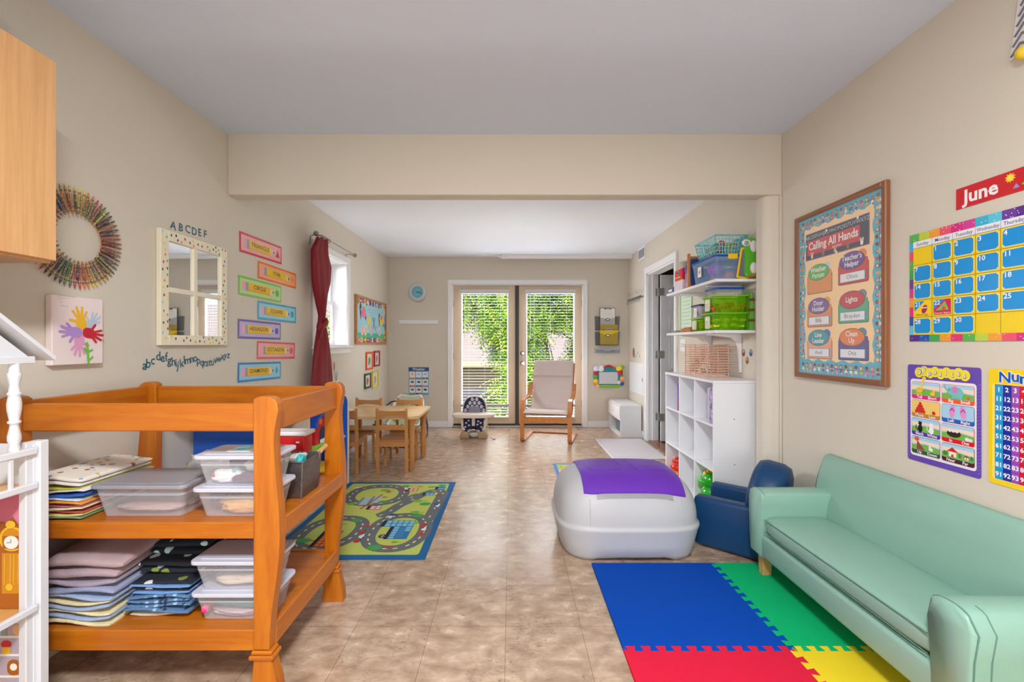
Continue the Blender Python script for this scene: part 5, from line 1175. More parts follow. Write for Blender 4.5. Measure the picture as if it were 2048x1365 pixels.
for k in range(2): folded('printed_blanket', ('light blue-edged black blanket' if k else 'light blue-edged blanket beneath the black one')+' in the middle pile', 'blanket', -1.330, -1.125, 1.54, 1.90, zz, .024, [fab((110, 150, 206)), CW], 2, 'blue-edged blankets', .2, 70+k); zz += .0245
folded('printed_blanket', 'black blanket with green leaf shapes in the middle pile', 'blanket', -1.335, -1.120, 1.58, 1.98, zz, .048, [CW], 2, None, .1, 80, tilt=.03); zz += .049
folded('printed_blanket', 'black and mint checked blanket on top of the middle pile', 'blanket', -1.325, -1.118, 1.62, 2.0, zz, .050, [CHK], 2, None, .1, 82, tilt=.05)
# clear bag behind the tub
b = MB(); lump(b, (-1.25, 1.86, SH1+.075), (.11, .07, .072), M((226, 226, 214), .2, alpha=.5, var=.3, scale=25, bump=.5, bscale=40), 90, 28); b.build('plastic_bag', label='crumpled clear plastic bag behind the grey-lidded tub', cat='bag')
# red box with a white lid
t = thing('storage_box', 'bright red box with a white lid behind the clear tubs', 'box', (-.975, 1.96, SH1+.001))
b = MB(); b.box((-1.06, 1.925, SH1+.001), (-.905, 2.005, .776), M((206, 20, 24), .4), .005); b.box((-.94, 1.923, .745), (-.925, 1.9255, .752), PAPER); b.build('box_body', t); b = MB(); b.box((-1.066, 1.918, .776), (-.893, 2.010, .794), WHITE, .004); b.build('lid', t)
# tin bucket with a wooden grip
TIN = M((128, 122, 122), .42, metal=.85, var=.35, scale=22, bump=.2, bscale=60)
t = thing('tin_bucket', 'square galvanised tin bucket with a wooden grip at the right end of the middle shelf', 'bucket', (-.86, 1.77, SH1+.001))
b = MB(); x0, x1, y0, y1 = -.925, -.800, 1.695, 1.865; zt = .722
for (s, ins) in ((0, .010), (.003, .010)):
    A = rr_pts(x0+ins+s, y0+ins+s, x1-ins-s, y1-ins-s, .006, 2); B = rr_pts(x0+s, y0+s, x1-s, y1-s, .006, 2); n = len(A)
    b.add([(p[0], p[1], SH1+.002) for p in A]+[(p[0], p[1], zt) for p in B], [(k, (k+1) % n, n+(k+1) % n, n+k) for k in range(n)], TIN)
b.add([(p[0], p[1], SH1+.003) for p in rr_pts(x0+.01, y0+.01, x1-.01, y1-.01, .006, 2)], [list(range(12))], TIN)
b.tube([(p[0], p[1], zt) for p in rr_pts(x0, y0, x1, y1, .006, 2)], .003, TIN, seg=6, closed=True); b.build('bucket_body', t)
b = MB(); b.tube([(x1+.001, y1-.04, zt-.02), (x1+.006, y1-.035, zt+.012), (x1+.004, y1+.01, zt+.016), (x1+.002, y1+.03, zt-.01)], .0018, TIN, seg=6); b.build('wire', t)
b = MB(); b.cyl((x1+.006, y1-.035, zt+.012), (x1+.004, y1+.025, zt+.020), .010, wood((216, 170, 110), (190, 140, 80), .5, (2, 30, 30), 0, 1), seg=12); b.build('grip', t)
b = MB(); lump(b, (-.875, 1.79, .69), (.032, .06, .045), M((232, 224, 216), .4, bump=.4), 91); lump(b, (-.84, 1.76, .70), (.016, .03, .035), M((60, 190, 196), .35, bump=.3), 92); b.build('snack_bag', label='white and teal crumpled bag inside the tin bucket', cat='bag')

# ================================================================== DOLLHOUSE (left edge)
DW = M((214, 216, 222), .4, var=.015)
t = thing('dollhouse', 'tall white wooden dollhouse with turned columns at the left edge of the room', 'dollhouse', (-1.58, .98, 0))
xf, xw = -1.440, -1.705; ya, yb = .66, 1.350
b = MB()   # far end wall, near end wall, back
b.box((xw, yb-.014, 0), (xf-.010, yb, .875), DW, .002); b.box((xw, ya, 0), (xf-.010, ya+.014, .875), DW, .002); b.box((xw-.01, ya, 0), (xw, yb, .875), DW); b.build('walls', t)
for y0 in (yb-.005, ya-.023): b = MB(); b.box((xf-.035, y0, 0), (xf, y0+.028, .8825), DW, .003); b.box((xf-.035, y0-.028 if y0 > 1 else y0+.028, 0), (xf-.012, y0 if y0 > 1 else y0+.056, .8825), DW, .002); b.build('corner_post', t)
zr = [(.860, .875, 'a')]
zfl = [.755, .375, .08]
for z_ in zfl:
    b = MB(); b.box((xw, ya+.014, z_-.012), (xf-.014, yb-.014, z_), wood((226, 178, 110), (208, 156, 88), .4, (3, 30, 30), .1, 1)); b.build('floor_board', t)
for z_ in (.760, .388, .090): b = MB(); b.box((xf-.012, ya, z_-.020), (xf+.004, yb-.012, z_), DW, .003); b.build('floor_edge', t)
b = MB(); b.box((xf-.012, ya, .845), (xf+.004, yb-.014, .866), DW, .003)
for k in range(12):
    y = yb-.085-k*.052
    if y > ya+.02: b.box((xf-.008, y, .758), (xf, y+.010, .848), DW, .001)
b.build('balcony_railing', t)
b = MB(); b.box((xw, ya, .83), (xf-.04, ya+.01, .875), DW); b.box((xw, yb-.06, .758), (xw+.01, yb, .875), DW); b.build('balcony_back', t)
prof = [(.0125, 0), (.0125, .012), (.0105, .02), (.0150, .035), (.0150, .048), (.0105, .075), (.0100, .088), (.0145, .091), (.0145, .097), (.0105, .100), (.0130, .115), (.0158, .135), (.0160, .155), (.0140, .172), (.0125, .180), (.0155, .184), (.0155, .189), (.0125, .192), (.0105, .215), (.0150, .240), (.0160, .252), (.0125, .256), (.0125, .285)]
for y in (1.288, .72):
    b = MB(); b.lathe([(r, h*.90) for r, h in prof], (xf-.014, y, .866), DW, 20); b.build('column', t)
# roof
yr = 1.003; z0r = 1.120
b = MB(); b.box((xw, ya+.035, z0r), (xf-.002, 1.335, z0r+.022), DW, .002); b.prism([(ya+.03, z0r+.022), (1.325, z0r+.022), (yr, z0r+.022+.275)], xf-.03, xf-.014, DW, 'yz'); b.build('gable', t)
for s in (1, -1):
    b = MB(); y_e = yr+s*.370; b.prism([(y_e, z0r+.008), (yr, z0r+.318), (yr, z0r+.332), (y_e+s*.004, z0r+.020)], xw, xf+.020, DW, 'yz', bev=.002); b.build('roof_panel', t)
# wallpaper on the end wall: grandfather clock above, shelf niche below
ef = fr((xw, yb-.0145, 0), (1, 0, 0), (0, 0, 1)); rw = xf-.012-xw
b = MB(ef); PK = inkc(206, 112, 140); PKL = inkc(222, 136, 160); GB = inkc(170, 96, 26); GD = inkc(206, 140, 30); GL = inkc(238, 190, 50)
b.rect(0, .376, rw, .742, PK, 1); b.poly([(.10, .53), (rw, .742), (rw, .53)], PKL, 2); b.rect(0, .376, rw, .53, inkc(224, 190, 196), 3); b.rect(0, .527, rw, .534, PAPER, 4); b.rect(0, .385, rw, .397, PAPER, 4)
DZ_ = -.082; b.M = ef @ Matrix.Translation((0, DZ_, 0))
cx = rw-.064
b.poly([(cx-.050, .458), (cx+.060, .458), (cx+.052, .500), (cx-.042, .500)], GB, 5); b.rect(cx-.034, .500, cx+.044, .635, GB, 5); b.rect(cx-.026, .505, cx+.036, .628, GD, 6)
b.rect(cx-.038, .628, cx+.050, .692, GB, 7); b.rrect(cx-.031, .634, cx+.041, .708, .033, GL, 8, 8); b.rrect(cx-.025, .638, cx+.035, .702, .028, GD, 9, 8); b.rect(cx-.021, .642, cx+.031, .680, GB, 10); b.ell(cx+.005, .661, .022, .020, PAPER, 11, 24)
b.line([(cx+.005, .661), (cx-.008, .660)], .0015, INK, 12); b.line([(cx+.005, .661), (cx+.005, .670)], .0015, INK, 12); b.poly([(cx-.045, .692), (cx+.058, .692), (cx+.040, .722), (cx+.022, .716), (cx+.006, .738), (cx-.012, .716), (cx-.03, .722)], GB, 6); b.ell(cx+.004, .715, .015, .012, GL, 13)
for u in (-.016, .002, .012, .026): b.line([(cx+u, .624), (cx+u-.002, .53+.2*abs(u))], .002, GL, 8)
b.ell(cx-.002, .525, .011, .011, GL, 9)
b.M = ef; b.rect(0, .085, rw, .360, inkc(206, 196, 206), 1); b.rect(.03, .12, rw-.03, .335, inkc(180, 168, 184), 2); b.M = ef @ Matrix.Translation((0, -.068, 0))
for z_ in (.40, .355, .30, .235): b.rect(.02, z_, rw-.02, z_+.007, PAPER, 3)
for k in range(5): b.rect(.10+k*.016, .362, .113+k*.016, .392, [NAVY, GREY, TEAL, SKYB, GREY][k], 4)
b.ell(rw-.042, .380, .017, .017, inkc(226, 186, 130), 4); b.ell(rw-.078, .336, .016, .012, RED, 4); b.rect(rw-.090, .307, rw-.066, .328, GL, 4); b.rrect(rw-.075, .242, rw-.035, .290, .018, GB, 4); b.ell(rw-.055, .268, .011, .011, PAPER, 5)
b.build('wallpaper', t)

# ================================================================== TOY SHELF UNIT BEHIND THE CHANGING TABLE
BL = M((40, 96, 200), .4, var=.03); LAM = M((222, 196, 174), .5, var=.03); EDG = M((226, 222, 212), .5)
t = thing('toy_shelf', 'low toy shelf unit with blue and beige panels against the left wall', 'shelf', (-1.55, 3.05, 0))
def end_panel(y, xr, z, m, nm, th=.020):
    r = .07; pts = [(-1.715, .0), (xr, 0)]+[(xr-r+r*math.sin(a), z-r+r*math.cos(a)) for a in [PI/2*(1-k/6) for k in range(7)]]+[(-1.715, z)]
    q = MB(); q.prism(pts, y, y+th, m, 'xz'); o = q.build(nm, t); q = MB()
    path = [(p[0], y+th/2, p[1]) for p in pts[1:]]; q.strip(path, (0, th+.004, 0), .006, EDG); q.build('edge_band', o)
end_panel(2.375, -1.290, .765, BL, 'end_panel'); end_panel(3.70, -1.372, .765, BL, 'end_panel')
b = MB(); b.box((-1.715, 3.04, .04), (-1.395, 3.058, .75), LAM, .002); b.build('divider', t)
b = MB(); b.box((-1.722, 2.42, .04), (-1.714, 3.70, .75), BL); b.build('back_panel', t)
for z_ in (.04, .395, .742):
    q = MB(); q.box((-1.712, 2.42, z_), (-1.392, 3.038, z_+.018), EDG, .002); q.build('shelf_board', t); q = MB(); q.box((-1.712, 3.060, z_), (-1.392, 3.70, z_+.018), EDG, .002); q.build('shelf_board', t)
b = MB(); b.box((-1.405, 2.42, 0), (-1.393, 3.70, .04), EDG); b.build('plinth', t)
b = MB(); b.box((-1.335, 2.369, .66), (-1.300, 2.375, .72), M((190, 160, 90), .35, metal=.8), .002); b.build('hinge', t)
# toy house on the middle board
t = thing('toy_house', 'red and blue toy house with a green base on the toy shelf middle board', 'toy', (-1.50, 3.32, .4135)); z = .4135
b = MB(); b.box((-1.60, 3.16, z), (-1.40, 3.48, z+.028), M((130, 206, 40), .35), .008); b.build('base', t)
b = MB(); RD = M((206, 24, 36), .35)
b.prism([(3.19, z+.028), (3.45, z+.028), (3.45, z+.15)]+[(3.32+.13*math.cos(a), z+.15+.075*math.sin(a)) for a in [PI*k/10 for k in range(1, 10)]]+[(3.19, z+.15)], -1.56, -1.42, RD, 'yz'); b.build('front_wall', t)
b = MB(); b.prism([(3.18+.28*.5+.15*math.cos(a), z+.155+.10*math.sin(a)) for a in [PI*k/10 for k in range(11)]]+[(3.32+.115*math.cos(a), z+.155+.07*math.sin(a)) for a in [PI*(10-k)/10 for k in range(11)]], -1.58, -1.405, M((30, 80, 190), .35), 'yz'); b.build('arched_roof', t)
b = MB(); b.prism([(3.265, z+.03), (3.375, z+.03), (3.375, z+.10)]+[(3.32+.055*math.cos(a), z+.10+.045*math.sin(a)) for a in [PI*k/8 for k in range(1, 8)]]+[(3.265, z+.10)], -1.419, -1.415, M((26, 40, 90), .4), 'yz'); b.box((-1.418, 3.262, z+.028), (-1.398, 3.378, z+.055), WHITE, .004); b.build('doorway', t)
for y, z_, c in ((3.235, z+.195, (240, 110, 30)), (3.34, z+.218, (140, 210, 50)), (3.43, z+.19, (50, 110, 210))): b = MB(); b.lathe([(.022, 0), (.022, .008)], (-1.405, y, z_), M(c, .3), 20, 'x'); b.build('button', t)
# lower board toys
t = thing('toy_garage', 'yellow and green toy garage on the bottom board of the toy shelf', 'toy', (-1.5, 3.35, .0585)); z = .0585
b = MB(); YW = M((244, 190, 20), .35); b.prism([(3.24, z), (3.27, z), (3.27, z+.15), (3.43, z+.15), (3.43, z), (3.46, z), (3.46, z+.20), (3.24, z+.20)], -1.56, -1.40, YW, 'yz', bev=.004); b.build('arch', t)
b = MB(); b.box((-1.55, 3.272, z), (-1.46, 3.428, z+.12), M((20, 150, 60), .4), .004); b.build('green_door', t)
t = thing('toy_pouch', 'cream drawstring pouch on the bottom board of the toy shelf', 'bag', (-1.46, 3.15, .0585)); b = MB(); lump(b, (-1.46, 3.15, .135), (.06, .055, .085), M((216, 206, 180), .8, bump=.3), 95); b.build('pouch', t); b = MB(); b.tube([(-1.46+.03*math.cos(a), 3.15+.03*math.sin(a), .212) for a in [2*PI*k/12 for k in range(12)]], .004, CREAM, seg=6, closed=True); b.build('drawstring', t)

# ================================================================== RUGS AND MATS
# road rug: artwork laid out in its own plane, x to the right, y away from the viewer
RX0, RX1, RY0, RY1 = -1.368, -.470, 2.400, 3.732; RW_, RH_ = RX1-RX0, RY1-RY0
def rugm(c): return M(c, .95, var=.08, scale=200, bump=.25, bscale=600)
b = MB(fr((RX0, RY0, .0062), (1, 0, 0), (0, 1, 0)))
b.box((0, 0, -.0060), (RW_, RH_, 0), rugm((16, 96, 150))); b.rrect(.045, .045, RW_-.045, RH_-.045, .02, rugm((190, 200, 96)), .4)
RD_ = rugm((104, 108, 112)); DS = rugm((226, 222, 160)); LAY_ = .4
def road(pts, wd=.085, L=.8, closed=False):
    P = [Vector(p) for p in pts]
    if closed: P = P+[P[0]]
    n = len(P); L_, R_ = [], []
    for i, p in enumerate(P):
        if closed: d = (P[(i+1) % (n-1)]-P[(i-1) % (n-1)])
        else: d = P[min(i+1, n-1)]-P[max(i-1, 0)]
        d.normalize(); nn = Vector((-d.y, d.x))*wd/2; L_.append(p+nn); R_.append(p-nn)
    for i in range(n-1): b.poly([L_[i], R_[i], R_[i+1], L_[i+1]], RD_, L)
    acc = 0
    for i in range(n-1):
        acc += (P[i+1]-P[i]).length
        if acc > .055:
            m0 = P[i]; d = (P[i+1]-P[i]).normalized(); nn = Vector((-d.y, d.x))*.005; b.poly([m0+nn, m0-nn, m0-nn+d*.028, m0+nn+d*.028], DS, L+.8); acc = 0
def loop(cx, cy_, rx, ry, pw=2.3, n=44, tilt=0):
    return [(cx+rx*math.copysign(abs(math.cos(a))**(2/pw), math.cos(a))+tilt*math.sin(a), cy_+ry*math.copysign(abs(math.sin(a))**(2/pw), math.sin(a))) for a in [2*PI*k/n for k in range(n)]]
road(loop(.66, .36, .165, .245), closed=True); road(loop(.245, .34, .17, .22, tilt=.02), L=.85, closed=True); road(loop(.33, 1.02, .20, .20), L=.8, closed=True)
road([(.47, .60), (.52, .68), (.56, .80), (.62, .90), (.68, 1.02), (.74, 1.10), (.80, 1.12), (.835, 1.06), (.83, .90), (.825, .75), (.82, .60), (.80, .48)], L=.9); road([(.53, .86), (.60, .95), (.66, 1.02)], L=.95)
b.ell(.50, .62, .055, .05, RD_, 1.0); b.ell(.46, .30, .05, .10, RD_, 1.0)
def rtree(x, y, s, c=(70, 160, 80)):
    b.line([(x, y), (x+s*1.7, y)], .010*s/.05, rugm((150, 90, 50)), 1.6)
    b.ell(x, y, s*.95, s*.75, rugm(c), 2.0, 12); b.ell(x-s*.3, y+s*.2, s*.5, s*.4, rugm(c), 2.1, 10)
G2 = (120, 180, 60)
for x, y, s, c in ((.58, .13, .045, (70, 160, 80)), (.70, .66, .036, G2), (.735, .60, .042, (70, 160, 80)), (.74, .82, .045, (70, 160, 80)), (.67, .88, .040, G2), (.50, 1.22, .036, (70, 160, 80)), (.36, 1.12, .040, G2), (.72, 1.20, .036, G2), (.80, 1.24, .036, (70, 160, 80)), (.42, .86, .040, (70, 160, 80)), (.13, .22, .045, (70, 160, 80)), (.24, .46, .035, G2), (.34, .52, .036, (70, 160, 80)), (.16, .60, .030, G2), (.68, .20, .022, G2), (.74, .48, .026, G2), (.20, .82, .035, G2)): rtree(x, y, s, c)
def bld(x, y, w_, h, c, roof, win=(200, 220, 230), rot=0):
    b.rect(x, y, x+w_, y+h, rugm(c), 1.8); b.poly([(x-.022, y), (x, y), (x, y+h), (x-.022, y+h)], rugm(roof), 1.9); 
    nx, ny = max(1, int(w_/.032)), max(1, int(h/.035))
    for i in range(nx):
        for j in range(ny): b.rect(x+.006+i*(w_-.006)/nx, y+.007+j*(h-.006)/ny, x+(i+1)*(w_-.004)/nx-.002, y+(j+1)*(h-.004)/ny-.002, rugm(win), 2.2)
bld(.55, .42, .19, .10, (40, 120, 170), (24, 30, 50), (130, 190, 214)); bld(.62, .24, .12, .18, (40, 120, 170), (24, 30, 50), (130, 190, 214)); bld(.66, .26, .05, .14, (40, 120, 170), (24, 30, 50), (60, 130, 180))
bld(.26, .80, .055, .15, (190, 200, 210), (120, 140, 150), (150, 190, 206)); bld(.33, .84, .055, .14, (190, 200, 210), (120, 140, 150), (150, 190, 206)); b.line([(.30, .72), (.37, 1.02)], .012, rugm((196, 30, 44)), 2.6)
bld(.36, .71, .08, .07, (200, 60, 60), (30, 28, 36), (236, 220, 220)); bld(.55, 1.10, .07, .07, (200, 40, 50), (30, 28, 36), (236, 190, 190)); bld(.70, 1.00, .07, .06, (50, 110, 160), (24, 30, 50), (120, 180, 210)); bld(.775, 1.14, .06, .07, (50, 120, 170), (24, 30, 50), (90, 190, 200))
bld(.22, .14, .10, .22, (190, 40, 40), (30, 28, 36), (236, 140, 50)); bld(.10, .68, .06, .06, (50, 110, 160), (24, 30, 50))
RR = rugm((206, 50, 44)); WW = rugm((226, 230, 232)); NV = rugm((40, 90, 160))
def car(x, y, c, a=0, s=1.0):
    b.poly([(x+u*s*math.cos(a)-v*s*math.sin(a), y+u*s*math.sin(a)+v*s*math.cos(a)) for u, v in ((-.03, -.012), (.03, -.012), (.03, .004), (.014, .006), (.008, .017), (-.016, .017), (-.022, .006), (-.03, .004))], c, 2.8)
    for u in (-.017, .017): b.ell(x+u*s*math.cos(a)+.014*s*math.sin(a), y+u*s*math.sin(a)-.014*s*math.cos(a), .007*s, .007*s, rugm((50, 50, 56)), 3.2, 8)
for k, (x, y, c, a) in enumerate(((.80, .44, RR, 1.6), (.82, .38, WW, 1.6), (.81, .33, RR, 1.6), (.52, 1.16, WW, 2.2), (.50, 1.13, RR, 2.2), (.55, .58, WW, .3), (.56, .62, NV, .3), (.82, .82, NV, 1.5), (.84, .79, WW, 1.5), (.44, .34, RR, 1.5), (.46, .28, WW, 1.5), (.45, .22, RR, 1.4), (.20, .07, NV, .1), (.12, 1.18, WW, .5), (.16, .52, RR, .7))): car(x, y, c, a)
for x, y in ((.66, .14), (.62, 1.21), (.80, 1.0), (.45, .42), (.40, .96)): b.ell(x, y, .022, .010, RR, 2.5, 8); b.ell(x+.02, y, .008, .008, RR, 2.6, 6)
b.ell(.585, .28, .026, .026, rugm((40, 60, 80)), 2.0, 16); b.line([(.57, .28), (.60, .28)], .004, DS, 2.5); b.line([(.585, .262), (.585, .298)], .004, DS, 2.5); b.ell(.40, 1.08, .028, .010, RR, 2.5, 8); b.ell(.40, 1.08, .010, .028, RR, 2.55, 8)
b.build('play_rug', label='green rectangular play rug with a printed road map and a blue border', cat='rug')
# second rug behind the toy chest
b = MB(fr((.411, 3.34, .006), (1, 0, 0), (0, 1, 0))); w_, h = .60, .97; b.box((0, 0, -.0058), (w_, h, 0), rugm((96, 130, 196))); c4 = [(160, 190, 90), (206, 40, 60), (240, 180, 130), (130, 80, 170), (240, 200, 60), (60, 150, 200), (90, 170, 90), (240, 120, 60)]
for i in range(3):
    for j in range(5): b.rect(.03+i*.18, h-.03-(j+1)*.18, .03+(i+1)*.18-.004, h-.03-j*.18-.004, rugm(c4[(i+j*2+j//2) % 8]), .5); b.ell(.03+(i+.5)*.18, h-.03-(j+.5)*.18, .05, .05, rugm(c4[(i+j*2+4) % 8]), 1, 14); b.line([(.06+i*.18, h-.12-j*.18), (.15+i*.18, h-.10-j*.18)], .012, rugm((60, 60, 60)), 1.5)
b.build('alphabet_rug', label='small multicoloured rug with a pale blue border partly behind the toy chest', cat='rug')
# white mat by the door
b = MB(); WM = M((232, 226, 230), .95, var=.05, scale=80, bump=.6, bscale=400); b.prism(rr_pts(1.035, 4.476, 1.60, 5.405, .02), .0, .014, WM, 'xy', bev=.005)
for k in range(40): b.box((1.04, 4.49+k*.023, .0135), (1.595, 4.500+k*.023, .016), WM)
b.build('door_mat', label='white ribbed bath-style mat on the floor by the open side door', cat='mat')
# foam puzzle tiles
def foam(rgb): return M(rgb, .8, var=.05, scale=8, bump=.12, bscale=260, spec=.15)
PXS, PYS = .645, .660; EX = [.430, 1.075, 1.645]; EY = [1.026, 1.684, 2.343]
def edge(p0, p1, n, sgn, mode):
    """points from p0 to p1 (exclusive) with dovetail teeth; sgn flips them; mode None = straight"""
    p0 = Vector(p0); p1 = Vector(p1); d = p1-p0; L_ = d.length; d.normalize(); nn = Vector((-d.y, d.x))*sgn
    if mode is None: return [p0]
    out = [p0]; s = L_/n; hgt = .014
    for k in range(n):
        c = p0+d*(s*(k+.5)); out += [c-d*(s*.20)-nn*hgt, c-d*(s*.32)+nn*hgt, c+d*(s*.32)+nn*hgt, c+d*(s*.20)-nn*hgt]
    return out
def tile(i, j, rgb, label, seams):
    x0, x1, y0, y1 = EX[i], EX[i+1], EY[j], EY[j+1]; P = []
    # shared seams use the same tooth points on both tiles
    P += edge((x0, y0), (x1, y0), 11, 1, seams.get('b')); 
    P += edge((x1, y0), (x1, y1), 11, 1, seams.get('r')); 
    q = edge((x0, y1), (x1, y1), 11, 1, seams.get('t')); P += [Vector((x1, y1))]+list(reversed(q[1:])) if seams.get('t') else [Vector((x1, y1))]
    q = edge((x0, y0), (x0, y1), 11, 1, seams.get('l')); P += [Vector((x0, y1))]+list(reversed(q[1:])) if seams.get('l') else [Vector((x0, y1))]
    b = MB(); b.prism([(p.x, p.y) for p in P], .0005, .0125, foam(rgb), 'xy'); return b.build('foam_tile', label=label, cat='play mat', group=None)
tile(0, 1, (0, 70, 172), 'blue interlocking foam floor tile in front of the toy chest', {'r': 1, 'b': 1}); tile(1, 1, (8, 176, 108), 'green interlocking foam floor tile running under the sofa', {'l': 1, 'b': 1})
tile(0, 0, (214, 30, 62), 'red interlocking foam floor tile at the bottom of the view', {'r': 1, 't': 1}); tile(1, 0, (232, 204, 40), 'yellow interlocking foam floor tile under the near sofa leg', {'l': 1, 't': 1})

# ================================================================== TOY CHEST
GP = M((186, 187, 192), .42, var=.05, scale=4, bump=.1, bscale=300); PU = M((104, 46, 178), .36, var=.06, scale=6, bump=.08, bscale=200)
t = thing('toy_chest', 'rounded light grey plastic toy chest with a purple lid', 'toy chest', (.64, 2.62, 0))
cx0, cy0 = .662, 2.662
def ssec(hx, hy, z, p=4.0, n=72, cx=None, cy=None): return [(cx0+hx*math.copysign(abs(math.cos(a))**(2/p), math.cos(a)), cy0+hy*math.copysign(abs(math.sin(a))**(2/p), math.sin(a)), z) for a in [2*PI*(k+.5)/n for k in range(n)]]
def loft(b, secs, mat, cap0=True, cap1=True, smooth=True):
    n = len(secs[0]); vs = [p for s in secs for p in s]
    b.add(vs, [(j*n+k, j*n+(k+1) % n, (j+1)*n+(k+1) % n, (j+1)*n+k) for j in range(len(secs)-1) for k in range(n)], mat, smooth)
    if cap0: b.add(secs[0], [list(range(n-1, -1, -1))], mat)
    if cap1: b.add(secs[-1], [list(range(n))], mat)
CZ, CHH = .19, .262
def lev(s): return .396*(1-s**2.6)**.25, .312*(1-s**2.38)**.40
b = MB()
lo = [(.345, .268, 0.0), (.362, .285, .006), (.374, .298, .03), (.388, .308, .09), (.402, .316, .150), (.408, .321, .170), (.409, .322, .178), (.405, .318, .186), (.398, .313, .190)]
secs = [ssec(hx, hy, z) for hx, hy, z in lo]
for si in range(0, 3):
    for k, p in enumerate(secs[si]):
        if p[1] < cy0-.2 and abs(p[0]-cx0) < .23: f = max(0, min(1, (.23-abs(p[0]-cx0))/.05)); secs[si][k] = (p[0], p[1], max(p[2], .024*f))
secs += [ssec(*lev(s), CZ+CHH*s) for s in (.04, .1, .2, .3, .4, .5, .6, .68, .76, .83, .89, .93, .96, .98, .992)]
loft(b, secs, GP); b.build('chest_body', t)
def srf(x, y):
    a_, c_ = 0.0, .9999
    for _ in range(24):
        m = (a_+c_)/2; hx, hy = lev(m)
        if (abs(x)/hx)**4+(abs(y)/hy)**4 < 1: a_ = m
        else: c_ = m
    return CZ+CHH*a_
b = MB(); LX0, LX1, LY0, LY1 = -.262, .298, -.262, .235
def lidf(u, v):
    x = LX0+(LX1-LX0)*u; y = LY0+(LY1-LY0)*v; k = (abs(2*u-1)**6); y += .018*k*(1-v)
    return (cx0+x, cy0+y, srf(x, y)+.013)
nu, nv = 48, 30
b.grid(lidf, nu, nv, PU, True)
per = [lidf(k/nu, 0) for k in range(nu)]+[lidf(1, k/nv) for k in range(nv)]+[lidf(1-k/nu, 1) for k in range(nu)]+[lidf(0, 1-k/nv) for k in range(nv)]
per = list(reversed(per)); n = len(per); b.add(per+[(p[0], p[1], p[2]-.016) for p in per], [(k, (k+1) % n, n+(k+1) % n, n+k) for k in range(n)], PU, False)
b.build('lid', t); lid = COL.objects[-1]
b = MB()
def onlid(u, v, dz=.0010): p = lidf(u, v); return (p[0], p[1], p[2]+dz)
for u0, u1 in ((.08, .44), (.56, .92)):
    path = [onlid(u0, .98), onlid(u0, .7), onlid(u0, .45)]+[onlid(u0+.05*(1-math.cos(a)), .45-.16*math.sin(a)) for a in [PI/2*k/5 for k in range(1, 6)]]+[onlid(u0+.05+(u1-u0-.10)*k/8, .29) for k in range(1, 9)]+[onlid(u1-.05+.05*math.sin(a), .45-.16*math.cos(a)) for a in [PI/2*k/5 for k in range(1, 6)]]+[onlid(u1, .7), onlid(u1, .98)]
    b.tube(path, .0028, PU, seg=8)
b.build('raised_panel', lid)
GP2 = M((150, 151, 156), .42)
b = MB(); b.grid(lambda u, v: (cx0-.195+.415*u, cy0-.277+.016*v, srf(-.195+.415*u, -.277+.016*v)+.0035), 24, 4, GP2, True); b.build('front_lip', t)
b = MB()
for x in (-.235, .265):
    b.tube([(cx0+x, cy0-lev(s)[1]*(1-(abs(x)/lev(s)[0])**4)**.25-.0005, CZ+CHH*s) for s in (.06, .15, .25, .35, .45, .55)], .0022, GP, seg=6)
b.build('molded_ridge', t)

# ================================================================== BLUE CHILD ARMCHAIR
BV = M((14, 60, 104), .42, var=.06, scale=5, bump=.06, bscale=180, spec=.4)
t = thing('child_armchair', 'dark blue vinyl child armchair with a rounded back behind the sofa arm', 'armchair', (1.345, 2.592, 0), math.atan2(.262, -.302))
# local: x = forward, y = toward the near arm side (negative = near)
Lh, Wh = .200, .195
def sb(b, a, c, mat, bev, R=None): b.box(a, c, mat, bev, R)
for s in (1, -1):
    b = MB(); y0 = s*Wh; y1 = s*(Wh-.085); b.box((-Lh, y0, .012), (Lh, y1, .292), BV, .022); b.build('arm', t, local=True)
b = MB(); b.box((-Lh+.02, -Wh+.08, .012), (Lh-.006, Wh-.08, .13), BV, .012); b.build('seat_base', t, local=True)
b = MB(); b.box((-Lh+.07, -Wh+.088, .130), (Lh+.004, Wh-.088, .205), BV, .026); b.build('seat_cushion', t, local=True)
b = MB(); n = 26; pts = [(-.10, .21), (.10, .21), (.17, .235), (.19, .30)]+[(.19*math.cos(a)*1.0, .30+.21*math.sin(a)) for a in [PI*k/14 for k in range(1, 14)]]+[(-.19, .30), (-.17, .235)]
q = MB(); q.box((-Lh+.004, -Wh+.086, .014), (-Lh+.07, Wh-.086, .30), BV, .02); q.build('back_frame', t, local=True)
Rb = Matrix.Translation((-Lh+.035, 0, 0)) @ Matrix.Rotation(math.radians(-9), 4, 'Y')
q = MB(Rb); q.prism(pts, -.03, .150, BV, 'yz', bev=.050); q.build('backrest', t, local=True)
for o in COL.objects[-1:]:
    for p_ in o.data.polygons: p_.use_smooth = True

